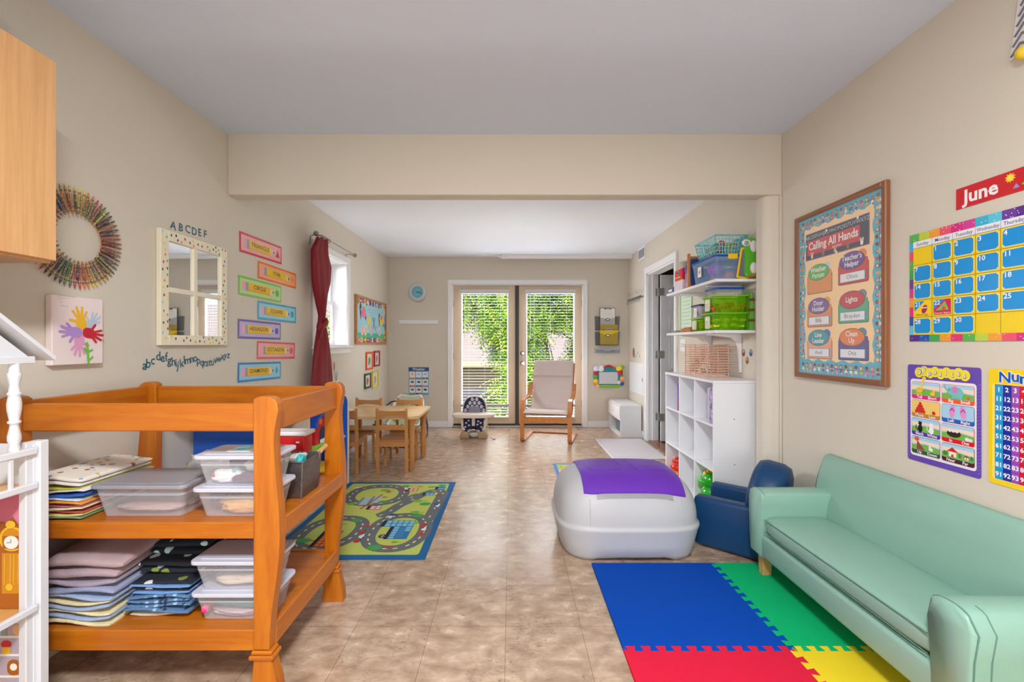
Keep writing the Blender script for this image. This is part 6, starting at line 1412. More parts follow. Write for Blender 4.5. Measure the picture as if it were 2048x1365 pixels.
# ================================================================== GREEN SOFA
SG = M((136, 176, 160), .34, var=.05, scale=3, bump=.05, bscale=160, spec=.45, coat=.1); SGS = M((90, 130, 116), .5)
LEGW = wood((206, 164, 108), (180, 134, 80), .5, (2, 30, 30), .1, 2)
SX0, SX1, SY0, SY1 = 1.232, 1.645, 1.170, 2.290
t = thing('sofa', 'small seafoam green vinyl sofa along the right wall', 'sofa', ((SX0+SX1)/2, (SY0+SY1)/2, 0))
BV_ = .022
b = MB(); b.box((SX0+.004, SY0+.10, .125), (SX1-.03, SY1-.10, .235), SG, .016); b.build('seat_frame', t)
def arm(ya, yb_, s):
    # arm profile in yz: rounded roll at the top that leans outward
    n = 10; w_ = abs(yb_-ya); yi = ya if s > 0 else yb_; P = []
    inn = [(0, .125), (0, .30), (.004, .38), (-.004, .425)]; top = [(.016+.055*(1-math.cos(a))*.98-.02, .432+.020*math.sin(a)) for a in [PI*k/8 for k in range(9)]]; outer = [(w_, .40), (w_-.012, .32), (w_-.016, .22), (w_-.016, .14), (w_-.022, .125)]
    pr = inn[:3]+top+outer
    pts = [(yi+s*u, z) for u, z in pr]
    b = MB(); b.prism(pts, SX0, SX1-.01, SG, 'yz', bev=.012, smooth=True); o = b.build('arm', t)
    b = MB(); b.tube([(SX0+.012, p[0]+s*.001, p[1]) for p in pts[3:-1]], .0022, SGS, seg=6); b.tube([(SX0+.060, p[0]+(s*.0005), p[1]+.0) for p in pts[8:-1]], .0018, SGS, seg=6); b.build('seam', o)
    return o
arm(SY1-.125, SY1, 1); arm(SY0, SY0+.125, -1)
# back: leans toward the wall, rounded top
b = MB(); P = [(SX1-.10, .13), (SX1-.095, .32), (SX1-.062, .50), (SX1-.040, .585), (SX1-.028, .608), (SX1-.006, .616), (SX1+.004, .605), (SX1+.008, .56), (SX1+.002, .13)]
b.prism([(x, z) for x, z in P], SY0+.015, SY1-.015, SG, 'xz', bev=.014, smooth=True); b.build('backrest', t)
# seat cushion, softly crowned
b = MB()
def cush(u, v):
    y = SY0+.128+(SY1-SY0-.256)*u; a = 2*PI*v; hx = .165; hz = .044
    x = math.copysign(abs(math.cos(a))**.35, math.cos(a))*hx; z = math.copysign(abs(math.sin(a))**.45, math.sin(a))*hz
    c = .010*math.sin(PI*u)*(1-(x/hx)**2)*(z > 0); e = 1-.10*abs(2*u-1)**14
    return (SX0+.006+hx+x*e, y, .288+z*e+c)
b.grid(cush, 60, 40, SG, True)
for s in (0, 1): b.add([cush(s, j/40) for j in range(40)], [list(range(40)) if s else list(range(39, -1, -1))], SG)
o = b.build('seat_cushion', t)
b = MB()
for hz in (.030, -.030): b.tube([(SX0+.0065+abs(0), SY0+.14+(SY1-SY0-.28)*k/20, .288+hz) for k in range(21)], .0022, SGS, seg=6)
b.build('piping', o)
for x0 in (SX0+.035, SX1-.08):
    for y0 in (SY0+.03, SY1-.085):
        b = MB(); b.prism([(y0, .125), (y0+.055, .125), (y0+.045, 0.0129 if x0 < 1.5 or True else 0), (y0+.012, .0129)], x0, x0+.045, LEGW, 'yz', bev=.002); b.build('leg', t)

# ================================================================== CHILD TABLE AND CHAIRS
MAP = wood((232, 198, 150), (216, 176, 124), .28, (3, 22, 22), .4, 0, 'pale_maple'); BEE = wood((206, 148, 88), (178, 116, 58), .4, (3, 34, 34), .25, 2, 'golden_beech'); BEEX = wood((206, 148, 88), (178, 116, 58), .4, (3, 34, 34), .25, 0, 'golden_beech')
t = thing('play_table', 'low pale maple child table with round legs near the left wall', 'table', (-1.26, 4.37, 0))
b = MB(); x0, x1, y0, y1 = -1.665, -.850, 4.02, 4.72; c = .05
pts = [(x0+c, y0), (x1-c, y0), (x1-.012, y0+c*.75), (x1, y0+c), (x1, y1-c), (x1-c, y1), (x0+c, y1), (x0, y1-c), (x0, y0+c)]
b.prism(pts, .487, .515, MAP, 'xy', bev=.004); b.build('tabletop', t)
for x, y in ((-.925, 4.10), (-.915, 4.60), (-1.585, 4.10), (-1.585, 4.60)):
    b = MB(); b.lathe([(.020, .004), (.026, .012), (.027, .12), (.0285, .13), (.027, .14), (.028, .40), (.030, .43), (.050, .465), (.055, .487)], (x, y, 0), BEE, 20); b.cyl((x, y, 0), (x, y, .006), .018, GREY); b.build('leg', t)
t = thing('child_chair', 'beech chair at the near side of the low table, the right one', 'chair', (-1.078, 4.125, 0), 0, 'four small beech chairs')
hw = .130
for s in (-1, 1):
    b = MB(); P = [(-.118, 0), (-.143, 0), (-.143, .30), (-.160, .575), (-.152, .595), (-.140, .590), (-.118, .30)]; b.prism([(y, z) for y, z in P], s*hw-.013, s*hw+.013, BEE, 'yz', bev=.003); b.build('rear_post', t, local=True)
    b = MB(); b.box((s*hw-.012, .100, 0), (s*hw+.012, .126, .285), BEE, .003); b.build('leg', t, local=True)
    b = MB(); b.box((s*hw-.008, -.120, .095), (s*hw+.008, .102, .118), BEE, .002); b.build('side_stretcher', t, local=True)
    b = MB(); b.box((s*hw-.008, -.120, .245), (s*hw+.008, .102, .285), BEE, .002); b.build('side_apron', t, local=True)
b = MB(); b.box((-hw-.008, -.118, .285), (hw+.008, .140, .302), BEEX, .004); b.build('seat', t, local=True)
b = MB(); b.box((-hw+.013, -.142, .245), (hw-.013, -.122, .290), BEEX, .002); b.build('rear_apron', t, local=True)
b = MB(); b.box((-hw+.012, .106, .245), (hw-.012, .122, .285), BEEX, .002); b.build('front_apron', t, local=True)
for z0, z1, yo, bow in ((.400, .442, -.150, 0), (.515, .575, -.157, 1)):
    b = MB(); n = 10; top = [(-hw+.012+(2*hw-.024)*k/n, z1-bow*.006*math.sin(PI*k/n)) for k in range(n+1)]; bot = [(hw-.012-(2*hw-.024)*k/n, z0+bow*.010*math.sin(PI*k/n)) for k in range(n+1)]
    b.prism(top+bot, yo+.002, yo+.018, BEEX, 'xz', bev=.002); b.build('back_slat', t, local=True)
ch = t
dup(ch, (-1.530, 4.125, 0), 'beech chair at the near side of the low table, half hidden by the toy shelf')
dup(ch, (-1.096, 4.615, 0), 'beech chair at the far side of the low table, the right one', PI)
dup(ch, (-1.538, 4.615, 0), 'beech chair at the far side of the low table, the left one', PI)

# infant seat in the far left corner
JG = printed((196, 200, 170), [(70, 120, 60), (40, 70, 40), (150, 180, 90), (214, 216, 200)], 16, 'jungle_print'); SHL = M((232, 234, 236), .3)
t = thing('infant_bouncer', 'infant bouncer with jungle leaf fabric behind the low table in the corner', 'baby seat', (-1.30, 5.40, 0))
b = MB()
for s in (-1, 1): b.tube([(-1.30+s*.23, 5.02, .012), (-1.30+s*.24, 5.30, .012), (-1.30+s*.23, 5.66, .014), (-1.30+s*.21, 5.74, .12), (-1.30+s*.19, 5.66, .30), (-1.30+s*.17, 5.50, .34)], .011, M((60, 62, 66), .35), seg=10)
b.tube([(-1.53, 5.03, .012), (-1.44, 4.985, .012), (-1.16, 4.985, .012), (-1.07, 5.03, .012)], .011, M((60, 62, 66), .35), seg=10); b.build('frame', t)
b = MB()
def seatf(u, v, o=0):
    x = (u-.5)*2; P = [(5.02, .20), (5.12, .17), (5.26, .155), (5.40, .20), (5.52, .31), (5.62, .42), (5.70, .505)]; k = v*(len(P)-1); i = min(int(k), len(P)-2); g = k-i
    y, z = P[i][0]*(1-g)+P[i+1][0]*g, P[i][1]*(1-g)+P[i+1][1]*g; wdt = .19*(1-.35*(2*v-1)**4); return (-1.30+x*wdt, y, z+.07*x*x-o-(.05*x*x*v))
b.grid(lambda u, v: seatf(u, v), 20, 24, JG, True); b.grid(lambda u, v: seatf(1-u, v, .015), 20, 24, SHL, True)
b.tube([seatf(0, v/20, .007) for v in range(21)]+[seatf(u/10, 1, .007) for u in range(1, 11)]+[seatf(1, 1-v/20, .007) for v in range(1, 21)]+[seatf(1-u/10, 0, .007) for u in range(1, 10)], .012, SHL, seg=8, closed=True); b.build('fabric_seat', t)
b = MB()
for s in (-1, 1):
    b.tube([(-1.30+s*.20, 5.35, .26), (-1.30+s*.19, 5.25, .44), (-1.30+s*.10, 5.16, .50)], .008, M((40, 40, 44), .4), seg=8)
b.tube([(-1.40, 5.16, .50), (-1.30, 5.15, .515), (-1.20, 5.16, .50)], .008, M((40, 40, 44), .4), seg=8); b.build('toy_bar', t)
LEAFG = M((70, 130, 50), .7)
for x, y, z in ((-1.40, 5.15, .40), (-1.22, 5.14, .38), (-1.52, 5.0, .26)):
    b = MB(); 
    for k in range(6): a = 2*PI*k/6; b.sph((x+.03*math.cos(a), y, z+.03*math.sin(a)), .024, LEAFG, 1, .3, .55, 10, Matrix.Rotation(-a, 3, 'Y'))
    b.cyl((x, y, z+.04), (x, y+.005, z+.105), .002, BLACK, seg=6); b.build('leaf_toy', t)
# blue folded play gym cushion seen at the table end
# booster seat
CRM = M((226, 214, 200), .4, var=.03); TANP = M((176, 150, 120), .45); PADB = M((30, 40, 88), .8, var=.08, bump=.2); PADC = M((206, 196, 204), .85, bump=.2)
t = thing('booster_seat', 'toddler booster seat with navy patterned pad and white tray before the left glass door', 'booster seat', (-.47, 5.55, 0)); X0 = -.465
b = MB()
for s in (-1, 1):
    pts = [(s*.055, 0), (s*.165, 0), (s*.172, .03), (s*.15, .085), (s*.12, .12), (s*.07, .12), (s*.052, .06)]; b.prism([(X0+x, z) for x, z in pts], 5.46, 5.72, TANP, 'xz', bev=.012, smooth=True)
b.box((X0-.06, 5.50, .03), (X0+.06, 5.70, .07), CRM, .01); b.build('base', t)
b = MB(); rim_ = [(.150*math.copysign(abs(math.cos(a))**.7, math.cos(a)), .30+.21*math.copysign(abs(math.sin(a))**.8, math.sin(a))) for a in [2*PI*k/36 for k in range(36)]]
b.prism([(X0+x*1.06, z*1.0) for x, z in rim_], 5.64, 5.70, CRM, 'xz', bev=.012, smooth=True)
b.prism([(X0+x, z) for x, z in [(-.165, .26), (-.150, .12), (-.11, .085), (-.05, .075), (-.02, .12), (0, .135), (.02, .12), (.05, .075), (.11, .085), (.150, .12), (.165, .26), (.140, .27), (.10, .17), (-.10, .17), (-.140, .27)]], 5.46, 5.66, CRM, 'xz', bev=.008, smooth=True); b.build('seat_shell', t)
b = MB(); bp = [(.142*math.copysign(abs(math.cos(a))**.7, math.cos(a)), .31+.190*math.copysign(abs(math.sin(a))**.8, math.sin(a))) for a in [2*PI*k/36 for k in range(36)]]; b.prism([(X0+x, z) for x, z in bp], 5.615, 5.645, PADB, 'xz', bev=.010, smooth=True)
b.prism([(X0-.125, .26), (X0-.125, .15), (X0-.09, .10), (X0-.03, .13), (X0, .165), (X0+.03, .13), (X0+.09, .10), (X0+.125, .15), (X0+.125, .26)], 5.445, 5.62, PADB, 'xz', bev=.012, smooth=True)
b.M = fr((X0, 5.613, 0), (1, 0, 0), (0, 0, 1))
for j in range(4):
    for i in range(-3, 4):
        x = i*.058+(.029 if j % 2 else 0); z = .33+j*.047
        if (x/.142)**2+((z-.31)/.19)**2 < .86: b.ell(x, z, .019, .026, PADC, 2, 14); b.ell(x+.029, z, .006, .008, M((150, 190, 206), .8), 2.5, 8) if (( x+.029)/.142)**2+((z-.31)/.19)**2 < .8 else None
b.ell(0, .335, .075, .050, M((150, 146, 164), .8, var=.2, scale=60), 3, 24)
b.M = fr((X0, 5.443, 0), (1, 0, 0), (0, 0, 1))
for x, z in ((-.09, .20), (.09, .20), (-.10, .15), (.10, .15), (-.06, .23), (.06, .22), (-.055, .17), (.05, .18)): b.ell(x, z, .014, .012, PADC, 2, 10)
b.build('pad', t)
b = MB(); b.prism([(X0+.265*math.copysign(abs(math.cos(a))**.8, math.cos(a)), 5.46+.13*math.copysign(abs(math.sin(a))**.8, math.sin(a))) for a in [2*PI*k/40 for k in range(40)]], .275, .315, CRM, 'xy', bev=.012, smooth=True)
b.prism([(X0-.018, .165), (X0+.018, .165), (X0+.02, .28), (X0-.02, .28)], 5.435, 5.46, CRM, 'xz'); b.build('tray', t)
b = MB(); b.tube([(X0+.16, 5.55, .22), (X0+.175, 5.50, .14), (X0+.17, 5.47, .07), (X0+.20, 5.45, .03), (X0+.25, 5.42, .008)], .006, M((216, 206, 170), .6), seg=6); b.box((X0+.24, 5.41, .002), (X0+.275, 5.43, .012), TANP, .003); b.build('strap', t)

# bentwood armchair (front feet at local y = 0)
BW = wood((198, 128, 66), (172, 98, 44), .35, (3, 34, 34), .35, 1, 'bent_birch'); CUS = M((204, 187, 180), .9, var=.05, scale=12, bump=.3, bscale=140); CUSD = M((196, 176, 168), .9)
t = thing('bentwood_armchair', 'bentwood armchair with a pale pinkish cushion before the right glass door', 'armchair', (.410, 5.215, 0), math.radians(-14))
for s in (-1, 1):
    x = s*.285
    path = [(x, .60, .012), (x, .30, .010), (x, .06, .010), (x, .015, .022), (x, .004, .05), (x, .002, .20), (x, .0, .40), (x, .010, .455), (x, .045, .492), (x, .10, .508), (x, .28, .500), (x, .40, .515), (x, .47, .56), (x, .53, .66)]
    b = MB(); b.strip(path, (.050, 0, 0), .018, BW); b.build('side_frame', t, local=True)
    b = MB(); b.strip([(x*.90, .02, .33), (x*.90, .25, .285), (x*.90, .42, .30), (x*.90, .50, .38), (x*.90, .60, .62), (x*.90, .70, .92)], (.035, 0, 0), .016, BW); b.build('seat_rail', t, local=True)
b = MB(); b.box((-.262, -.002, .240), (.262, .016, .305), BW, .003); b.build('front_crossbar', t, local=True)
b = MB(); b.box((-.285, .575, .004), (.285, .610, .020), BW, .003); b.build('rear_crossbar', t, local=True)
b = MB(); b.box((-.262, .575, .50), (.262, .590, .54), BW, .002); b.build('back_crossbar', t, local=True)
b = MB(); PP = [(-.035, .350), (.03, .372), (.15, .350), (.30, .325), (.42, .328), (.475, .40), (.53, .54), (.59, .70), (.64, .84), (.69, .955)]
def cu(u, v, th=.052, s0=0.0, s1=1.0):
    s = (s0+(s1-s0)*v)*(len(PP)-1); i = min(int(s), len(PP)-2); g = s-i
    p = Vector((0, PP[i][0]*(1-g)+PP[i+1][0]*g, PP[i][1]*(1-g)+PP[i+1][1]*g)); d = Vector((0, PP[i+1][0]-PP[i][0], PP[i+1][1]-PP[i][1])).normalized(); n_ = Vector((0, -d.z, d.y))
    a = 2*PI*u; endc = min(1, min(v, 1-v)/.03+.25); w_ = .262; X = w_*math.copysign(abs(math.cos(a))**.28, math.cos(a)); Z = th/2*math.copysign(abs(math.sin(a))**.6, math.sin(a))*endc
    cr = 0
    if abs(s0+(s1-s0)*v-.80) < .012 and th < .06: Z *= .55
    if n_.z < 0 and False: n_ = -n_
    return Vector((X, 0, 0))+p+n_*Z+Vector((0, 0, .003*math.sin(v*40+X*9)*(.3 if v < .8 else 1)))
b.grid(lambda u, v: cu(u, v), 44, 90, CUS, True, True)
b.grid(lambda u, v: (lambda q: (q[0]*1.0, q[1]-.014, q[2]))(cu(u, v, .050, .815, .995)), 44, 24, CUS, True, True)
b.build('cushion', t, local=True); cu_o = COL.objects[-1]
b = MB(); b.tube([cu(.5-.5*k/20*1.0, .0)+Vector((0, -.002, 0)) for k in range(21)], .004, CUSD, seg=6); b.build('piping', cu_o, local=True)

# ================================================================== WHITE CABINET IN THE FAR CORNER
t = thing('low_cabinet', 'low white cabinet with one drawer over an open niche in the far right corner', 'cabinet', (1.51, 5.84, 0)); x0, x1, y0, y1, h = 1.374, 1.638, 5.525, 6.165, .405
b = MB(); b.box((x0, y0, 0), (x1, y0+.018, h-.018), WHITE2, .001); b.box((x0, y1-.018, 0), (x1, y1, h-.018), WHITE2, .001); b.box((x0+.002, y0+.018, .0), (x1, y1-.018, .04), WHITE2); b.box((x0+.002, y0+.018, .205), (x1, y1-.018, .220), WHITE2); b.box((x1-.006, y0+.018, .04), (x1, y1-.018, h-.018), WHITE2); b.build('carcass', t)
b = MB(); b.box((x0-.006, y0-.004, h-.018), (x1, y1+.004, h), WHITE, .002); b.build('top', t)
b = MB(); b.box((x0-.012, y0+.004, .224), (x0+.004, y1-.004, h-.022), WHITE, .002); b.build('drawer', t); o = COL.objects[-1]; b = MB(); b.cyl((x0-.03, (y0+y1)/2, .30), (x0-.01, (y0+y1)/2, .30), .011, WHITE); b.build('knob', o)
b = MB(); b.box((x0+.03, y0+.04, .042), (x1-.02, y1-.30, .17), M((96, 106, 112), .7, bump=.2), .006); b.build('storage_box', label='grey fabric bin inside the niche of the low white cabinet', cat='box')

# ================================================================== CUBE SHELF
CW_ = M((238, 239, 243), .32, var=.012, scale=3)
t = thing('cube_shelf', 'white nine-compartment cube shelf against the right wall', 'shelf', (1.49, 3.37, 0)); x0, x1, y0, y1, h = 1.341, 1.632, 2.913, 3.819, .935; T_ = .015
b = MB(); b.box((x0, y0, 0), (x1, y0+T_, h-.018), CW_, .001); b.build('side_panel', t); sp = COL.objects[-1]
q = MB()
for x, z in ((1.50, .925), (1.478, .68), (1.48, .378)): q.cyl((x, y0-.0012, z), (x, y0+.001, z), .0038, M((110, 100, 96), .5), seg=10)
q.build('screw_cap', sp)
b = MB(); b.box((x0, y1-T_, 0), (x1, y1, h-.018), CW_, .001); b.build('side_panel', t)
b = MB(); b.box((x0-.004, y0-.003, h-.018), (x1, y1+.003, h), CW_, .002); b.build('top', t)
ys = [y0+T_+(y1-y0-2*T_)*k/3 for k in (1, 2)]
for y in ys: b = MB(); b.box((x0+.001, y-T_/2, .035), (x1-.006, y+T_/2, h-.018), CW_); b.build('divider', t)
edges = [y0+T_, ys[0]-T_/2, ys[0]+T_/2, ys[1]-T_/2, ys[1]+T_/2, y1-T_]
for z in (.020, .325, .625):
    for k in range(3): b = MB(); b.box((x0+.001, edges[2*k], z), (x1-.006, edges[2*k+1], z+T_), CW_); b.build('shelf_board', t)
b = MB(); b.box((x1-.006, y0+T_, .02), (x1-.001, y1-T_, h-.018), CW_); b.build('back_panel', t)
# things in the cubes
zc = .641
t = thing('picture_book', 'thin purple book standing in the top cube nearest the open door', 'book', (1.46, 3.545, zc)); b = MB(); b.box((1.346, 3.532, zc), (1.575, 3.535, zc+.225), PURP); b.box((1.346, 3.547, zc), (1.575, 3.550, zc+.225), PURP); b.box((1.344, 3.532, zc), (1.348, 3.550, zc+.225), PURP); b.build('cover', t); b = MB(); b.box((1.349, 3.535, zc+.003), (1.572, 3.547, zc+.222), PAPER); b.build('pages', t)
b = MB(); b.box((1.3432, 3.531, zc+.01), (1.344, 3.551, zc+.08), inkc(150, 70, 120)); b.build('spine_label', t)
t = thing('puzzle_box', 'lilac printed puzzle box in the top cube nearest the viewer', 'box', (1.47, 2.98, zc)); LIL = printed((176, 160, 206), [(110, 90, 170), (210, 200, 226), (120, 130, 150), (214, 190, 130)], 36, 'lilac_print')
b = MB(); b.box((1.348, 2.932, zc), (1.58, 2.992, zc+.245), LIL, .002); b.build('box_body', t)
b = MB(); b.box((1.352, 2.994, zc), (1.59, 3.030, zc+.235), inkc(200, 196, 216), .002); b.build('board_game_box', label='pale lilac flat box beside the printed puzzle box in the top near cube', cat='box')
zc = .036
t = thing('stacking_toy', 'small red and orange toy in the bottom cube by the door side', 'toy', (1.395, 3.70, zc)); RT = M((216, 40, 30), .2, coat=.5); OT = M((244, 120, 20), .2, coat=.5)
b = MB(); b.lathe([(.030, 0), (.046, .01), (.050, .04), (.045, .075), (.030, .085)], (1.395, 3.70, zc), OT, 20); b.build('body', t); b = MB(); b.lathe([(.030, .085), (.052, .095), (.055, .115), (.040, .135), (.030, .14), (.040, .15), (.036, .175), (.012, .19)], (1.395, 3.70, zc), RT, 20); b.build('hat', t)
for s in (-1, 1): b = MB(); b.sph((1.350, 3.70+s*.018, zc+.055), .007, BLACK, seg=10); b.build('eye', t)
t = thing('dinosaur_toy', 'glossy green toy creature with a yellow crest in the bottom near cube', 'toy', (1.41, 3.125, zc)); GT = M((30, 180, 30), .12, coat=.8); 
b = MB(); b.sph((1.42, 3.125, zc+.075), .072, GT, 1, .95, 1, 20); b.sph((1.41, 3.125, zc+.175), .058, GT, 1, 1, .95, 20); b.sph((1.365, 3.125, zc+.165), .034, GT, 1, 1.1, .8, 16); b.build('body', t)
b = MB()
for k in range(4): a = .3+k*.45; b.lathe([(.014, 0), (.010, .012), (.002, .024)], (1.41+.052*math.cos(a+.6), 3.125, zc+.178+.052*math.sin(a+.6)), M((236, 190, 30), .2), 10)
b.build('crest', t)
for s in (-1, 1): b = MB(); b.sph((1.372, 3.125+s*.025, zc+.195), .010, PAPER, seg=10); b.sph((1.364, 3.125+s*.026, zc+.196), .005, BLACK, seg=8); b.build('eye', t); b = MB(); b.sph((1.39, 3.125+s*.05, zc+.018), .026, GT if s > 0 else M((240, 200, 40), .2), 1.3, .8, .65, 12); b.build('foot', t)
# stick crate
STK = M((222, 174, 150), .45, var=.12, scale=30); x0, x1, y0, y1, z0, z1 = 1.425, 1.585, 3.205, 3.60, .936, 1.176
t = thing('stick_crate', 'open crate of thin coppery sticks on top of the cube shelf', 'basket', ((x0+x1)/2, (y0+y1)/2, z0)); n = 13
b = MB(); r_ = .0042
for k in range(n):
    z = z0+.006+k*(z1-z0-.012)/(n-1)
    if k % 2 or True:
        for y in (y0+.004, y1-.004): b.cyl((x0-.006, y, z), (x1+.006, y, z), r_, STK, seg=6)
        for x in (x0+.004, x1-.004): b.cyl((x, y0-.006, z), (x, y1+.006, z), r_, STK, seg=6)
b.build('side_sticks', t)
for x, y in ((x0+.004, y0-.002), (x1-.004, y0-.002), (x0+.004, y1+.002), (x1-.004, y1+.002), ((x0+x1)/2, y0-.002), (x0-.002, (y0+y1)/2), (x0-.002, y0+.1), (x0-.002, y1-.1)): b = MB(); b.cyl((x, y, z0), (x, y, z1), .0028, STK, seg=6); b.build('upright_stick', t)
b = MB(); b.box((x0, y0, z0), (x1, y1, z0+.010), STK); b.build('bottom', t)
b = MB(); b.box((x0+.012, y0+.015, z0+.011), (x1-.012, y1-.03, z0+.016), PAPER)
for k in range(26): b.sph((random.uniform(x0+.02, x1-.02), random.uniform(y0+.03, y1-.03), z0+.02+random.uniform(0, .10)*random.random()), .009, M((206, 170, 160), .7), seg=6)
b.build('paper_filling', label='pile of small pale pink paper scraps inside the stick crate', cat='paper scraps', kind='stuff')

# ================================================================== WALL SHELVES
SX = 1.373
def wshelf(z, y0, label, cat='wall shelf'):
    t = thing('wall_shelf', label, cat, (1.51, 3.4, z-.02)); b = MB(); b.box((SX, y0, z-.020), (XR-.001, 3.885, z), CW_, .002); b.build('board', t)
    for y in (3.16, 3.63):
        b = MB(); zz = z-.021
        prof = [(XR-.002, zz), (SX+.03, zz), (SX+.03, zz-.010), (SX+.09, zz-.014), (XR-.075, zz-.026), (XR-.036, zz-.055), (XR-.022, zz-.10), (XR-.018, zz-.20), (XR-.016, zz-.275), (XR-.002, zz-.28)]
        b.prism(prof, y-.010, y+.010, CW_, 'xz', bev=.002); b.cyl((XR-.017, y, zz-.262), (XR-.014, y, zz-.262), .004, GREY, seg=8); b.build('bracket', t)
    return t
UZ, LZ = 1.618, 1.272
wshelf(UZ, 2.955, 'upper white wall shelf on curved brackets, holding the blue-lidded tub'); wshelf(LZ, 2.966, 'lower white wall shelf on curved brackets, holding the green bins')
# --- upper shelf
CBL = M((150, 184, 226), .12, alpha=.42, var=.03); BLID = M((20, 76, 170), .3, alpha=.95)
t = thing('storage_tub', 'large clear blue tub with a blue lid and yellow clips on the upper wall shelf', 'storage tub', (1.505, 3.20, UZ)); x0, x1, y0, y1, z = 1.388, 1.622, 3.00, 3.40, UZ+.001
b = MB(); taper(b, x0+.006, y0+.006, z, x1-.006, y1-.006, z+.160, .016, .02, CBL); taper(b, x0+.004, y0+.004, z+.135, x1-.004, y1-.004, z+.160, .002, .02, CBL, False); b.build('tub_body', t)
b = MB(); b.prism(rr_pts(x0, y0, x1, y1, .02), z+.158, z+.172, BLID, 'xy', bev=.003); b.prism(rr_pts(x0+.03, y0+.03, x1-.03, y1-.03, .02), z+.172, z+.178, BLID, 'xy', bev=.002); b.build('lid', t)
YC = M((246, 200, 40), .3)
b = MB(); b.box((1.480, y0-.008, z+.140), (1.545, y0+.020, z+.177), YC, .004); b.build('clip', t); b = MB(); b.box((1.480, y1-.020, z+.140), (1.545, y1+.008, z+.177), YC, .004); b.build('clip', t)
b = MB(fr((x0+.002, 3.27, z+.05), (0, -1, 0), (0, 0, 1))); b.rect(0, 0, .06, .075, PAPER, 4); b.poly([(.015, .05), (.03, .02), (.05, .055), (.032, .04)], RED, 6); b.build('label_sticker', t)
b = MB(); b.sph((1.44, 3.10, z+.08), .050, M((150, 90, 190), .4), seg=20); b.build('toy_ball', label='purple ball inside the blue-lidded tub', cat='ball')
b = MB(); b.box((1.49, 3.05, z+.003), (1.60, 3.30, z+.055), M((214, 150, 130), .6), .006); b.build('wooden_toy', label='pinkish wooden block inside the blue-lidded tub', cat='toy'); b = MB(); b.box((1.49, 3.05, z+.056), (1.595, 3.28, z+.066), M((226, 90, 70), .5), .003); b.build('wooden_toy', label='red flat piece lying on the pinkish block in the tub', cat='toy')
b = MB(); b.lathe([(.03, 0), (.034, .006), (.030, .012)], (1.53, 3.10, z+.09+.0), M((230, 210, 70), .4), 16); b.lathe([(.02, -.03), (.03, 0)], (1.53, 3.10, z+.09), M((60, 120, 200), .4), 16); b.box((1.52, 3.09, z+.066), (1.54, 3.11, z+.07), YC); b.build('spinning_top', label='yellow and blue spinning top inside the blue-lidded tub', cat='toy')
# basket
TQ = M((120, 206, 216), .35, var=.03); t = thing('toy_basket', 'teal plastic basket with square holes on the blue tub lid', 'basket', (1.515, 3.2, z+.179)); x0, x1, y0, y1, z0, z1 = 1.405, 1.628, 3.03, 3.36, z+.179, z+.310
b = MB(); ins = .022
def wallbars(A, B, A2, B2, nx, nz):
    A, B, A2, B2 = map(Vector, (A, B, A2, B2))
    for i in range(nx+1):
        f = i/nx; p, q = A.lerp(B, f), A2.lerp(B2, f); b.tube([p, q], .0028, TQ, seg=5)
    for j in range(nz+1): f = j/nz; b.tube([A.lerp(A2, f), B.lerp(B2, f)], .0028 if 0 < j < nz else .005, TQ, seg=5)
c0 = [(x0+ins, y0+ins, z0+.004), (x1-ins, y0+ins, z0+.004), (x1-ins, y1-ins, z0+.004), (x0+ins, y1-ins, z0+.004)]; c1 = [(x0, y0, z1), (x1, y0, z1), (x1, y1, z1), (x0, y1, z1)]
for k in range(4): wallbars(c0[k], c0[(k+1) % 4], c1[k], c1[(k+1) % 4], 9 if k % 2 == 0 else 12, 5)
b.add([c0[0], c0[1], c0[2], c0[3]], [(0, 1, 2, 3)], TQ); b.tube(c1, .006, TQ, seg=8, closed=True); b.build('basket_body', t)
tp = [(240, 90, 40), (250, 180, 40), (40, 150, 80), (60, 170, 190), (236, 120, 60), (230, 210, 60), (200, 50, 60), (246, 190, 60), (60, 160, 90), (150, 210, 70), (240, 110, 50), (70, 120, 200)]
cn = ['orange', 'amber', 'dark green', 'turquoise', 'coral', 'yellow', 'red', 'golden', 'green', 'lime', 'bright orange', 'blue']
for k in range(12):
    i, j = k % 2, (k//2) % 3; b = MB(); lv = k//6; cx_, cy_, cz_ = x0+.065+i*.085+.01*lv, y0+.07+j*.09, z0+.030+lv*.055; R_ = Matrix.Rotation(k*1.3, 3, 'X') @ Matrix.Rotation(k*.9, 3, 'Y')
    m_ = M(tp[k], .35)
    b.tube([Vector((cx_, cy_, cz_))+R_ @ Vector((.021*math.cos(a), .021*math.sin(a), 0)) for a in [2*PI*q/14 for q in range(14)]], .006, m_, seg=7, closed=True)
    for q in range(3): a = 2*PI*q/3; b.cyl(Vector((cx_, cy_, cz_)), Vector((cx_, cy_, cz_))+R_ @ Vector((.021*math.cos(a), .021*math.sin(a), 0)), .004, m_, seg=6)
    b.build('linking_ring_toy', label='%s toy ring in the teal basket' % cn[k], cat='toy', group='toy rings in the teal basket')
# easel panel
t = thing('toy_easel', 'small wooden-framed blue board standing behind the blue-lidded tub', 'easel', (1.50, 3.46, UZ)); z = UZ+.001; WD = wood((206, 140, 84), (180, 112, 60), .5, (3, 34, 34), .1, 2)
b = MB(); b.box((1.382, 3.435, z), (1.402, 3.455, z+.265), WD, .002); b.box((1.605, 3.435, z), (1.625, 3.455, z+.265), WD, .002); b.box((1.402, 3.440, z+.225), (1.605, 3.452, z+.245), WD, .002); b.box((1.375, 3.415, z), (1.410, 3.475, z+.012), WD, .002); b.build('frame', t); b = MB(); b.box((1.402, 3.441, z+.03), (1.605, 3.449, z+.225), M((30, 70, 130), .5)); b.build('board', t)
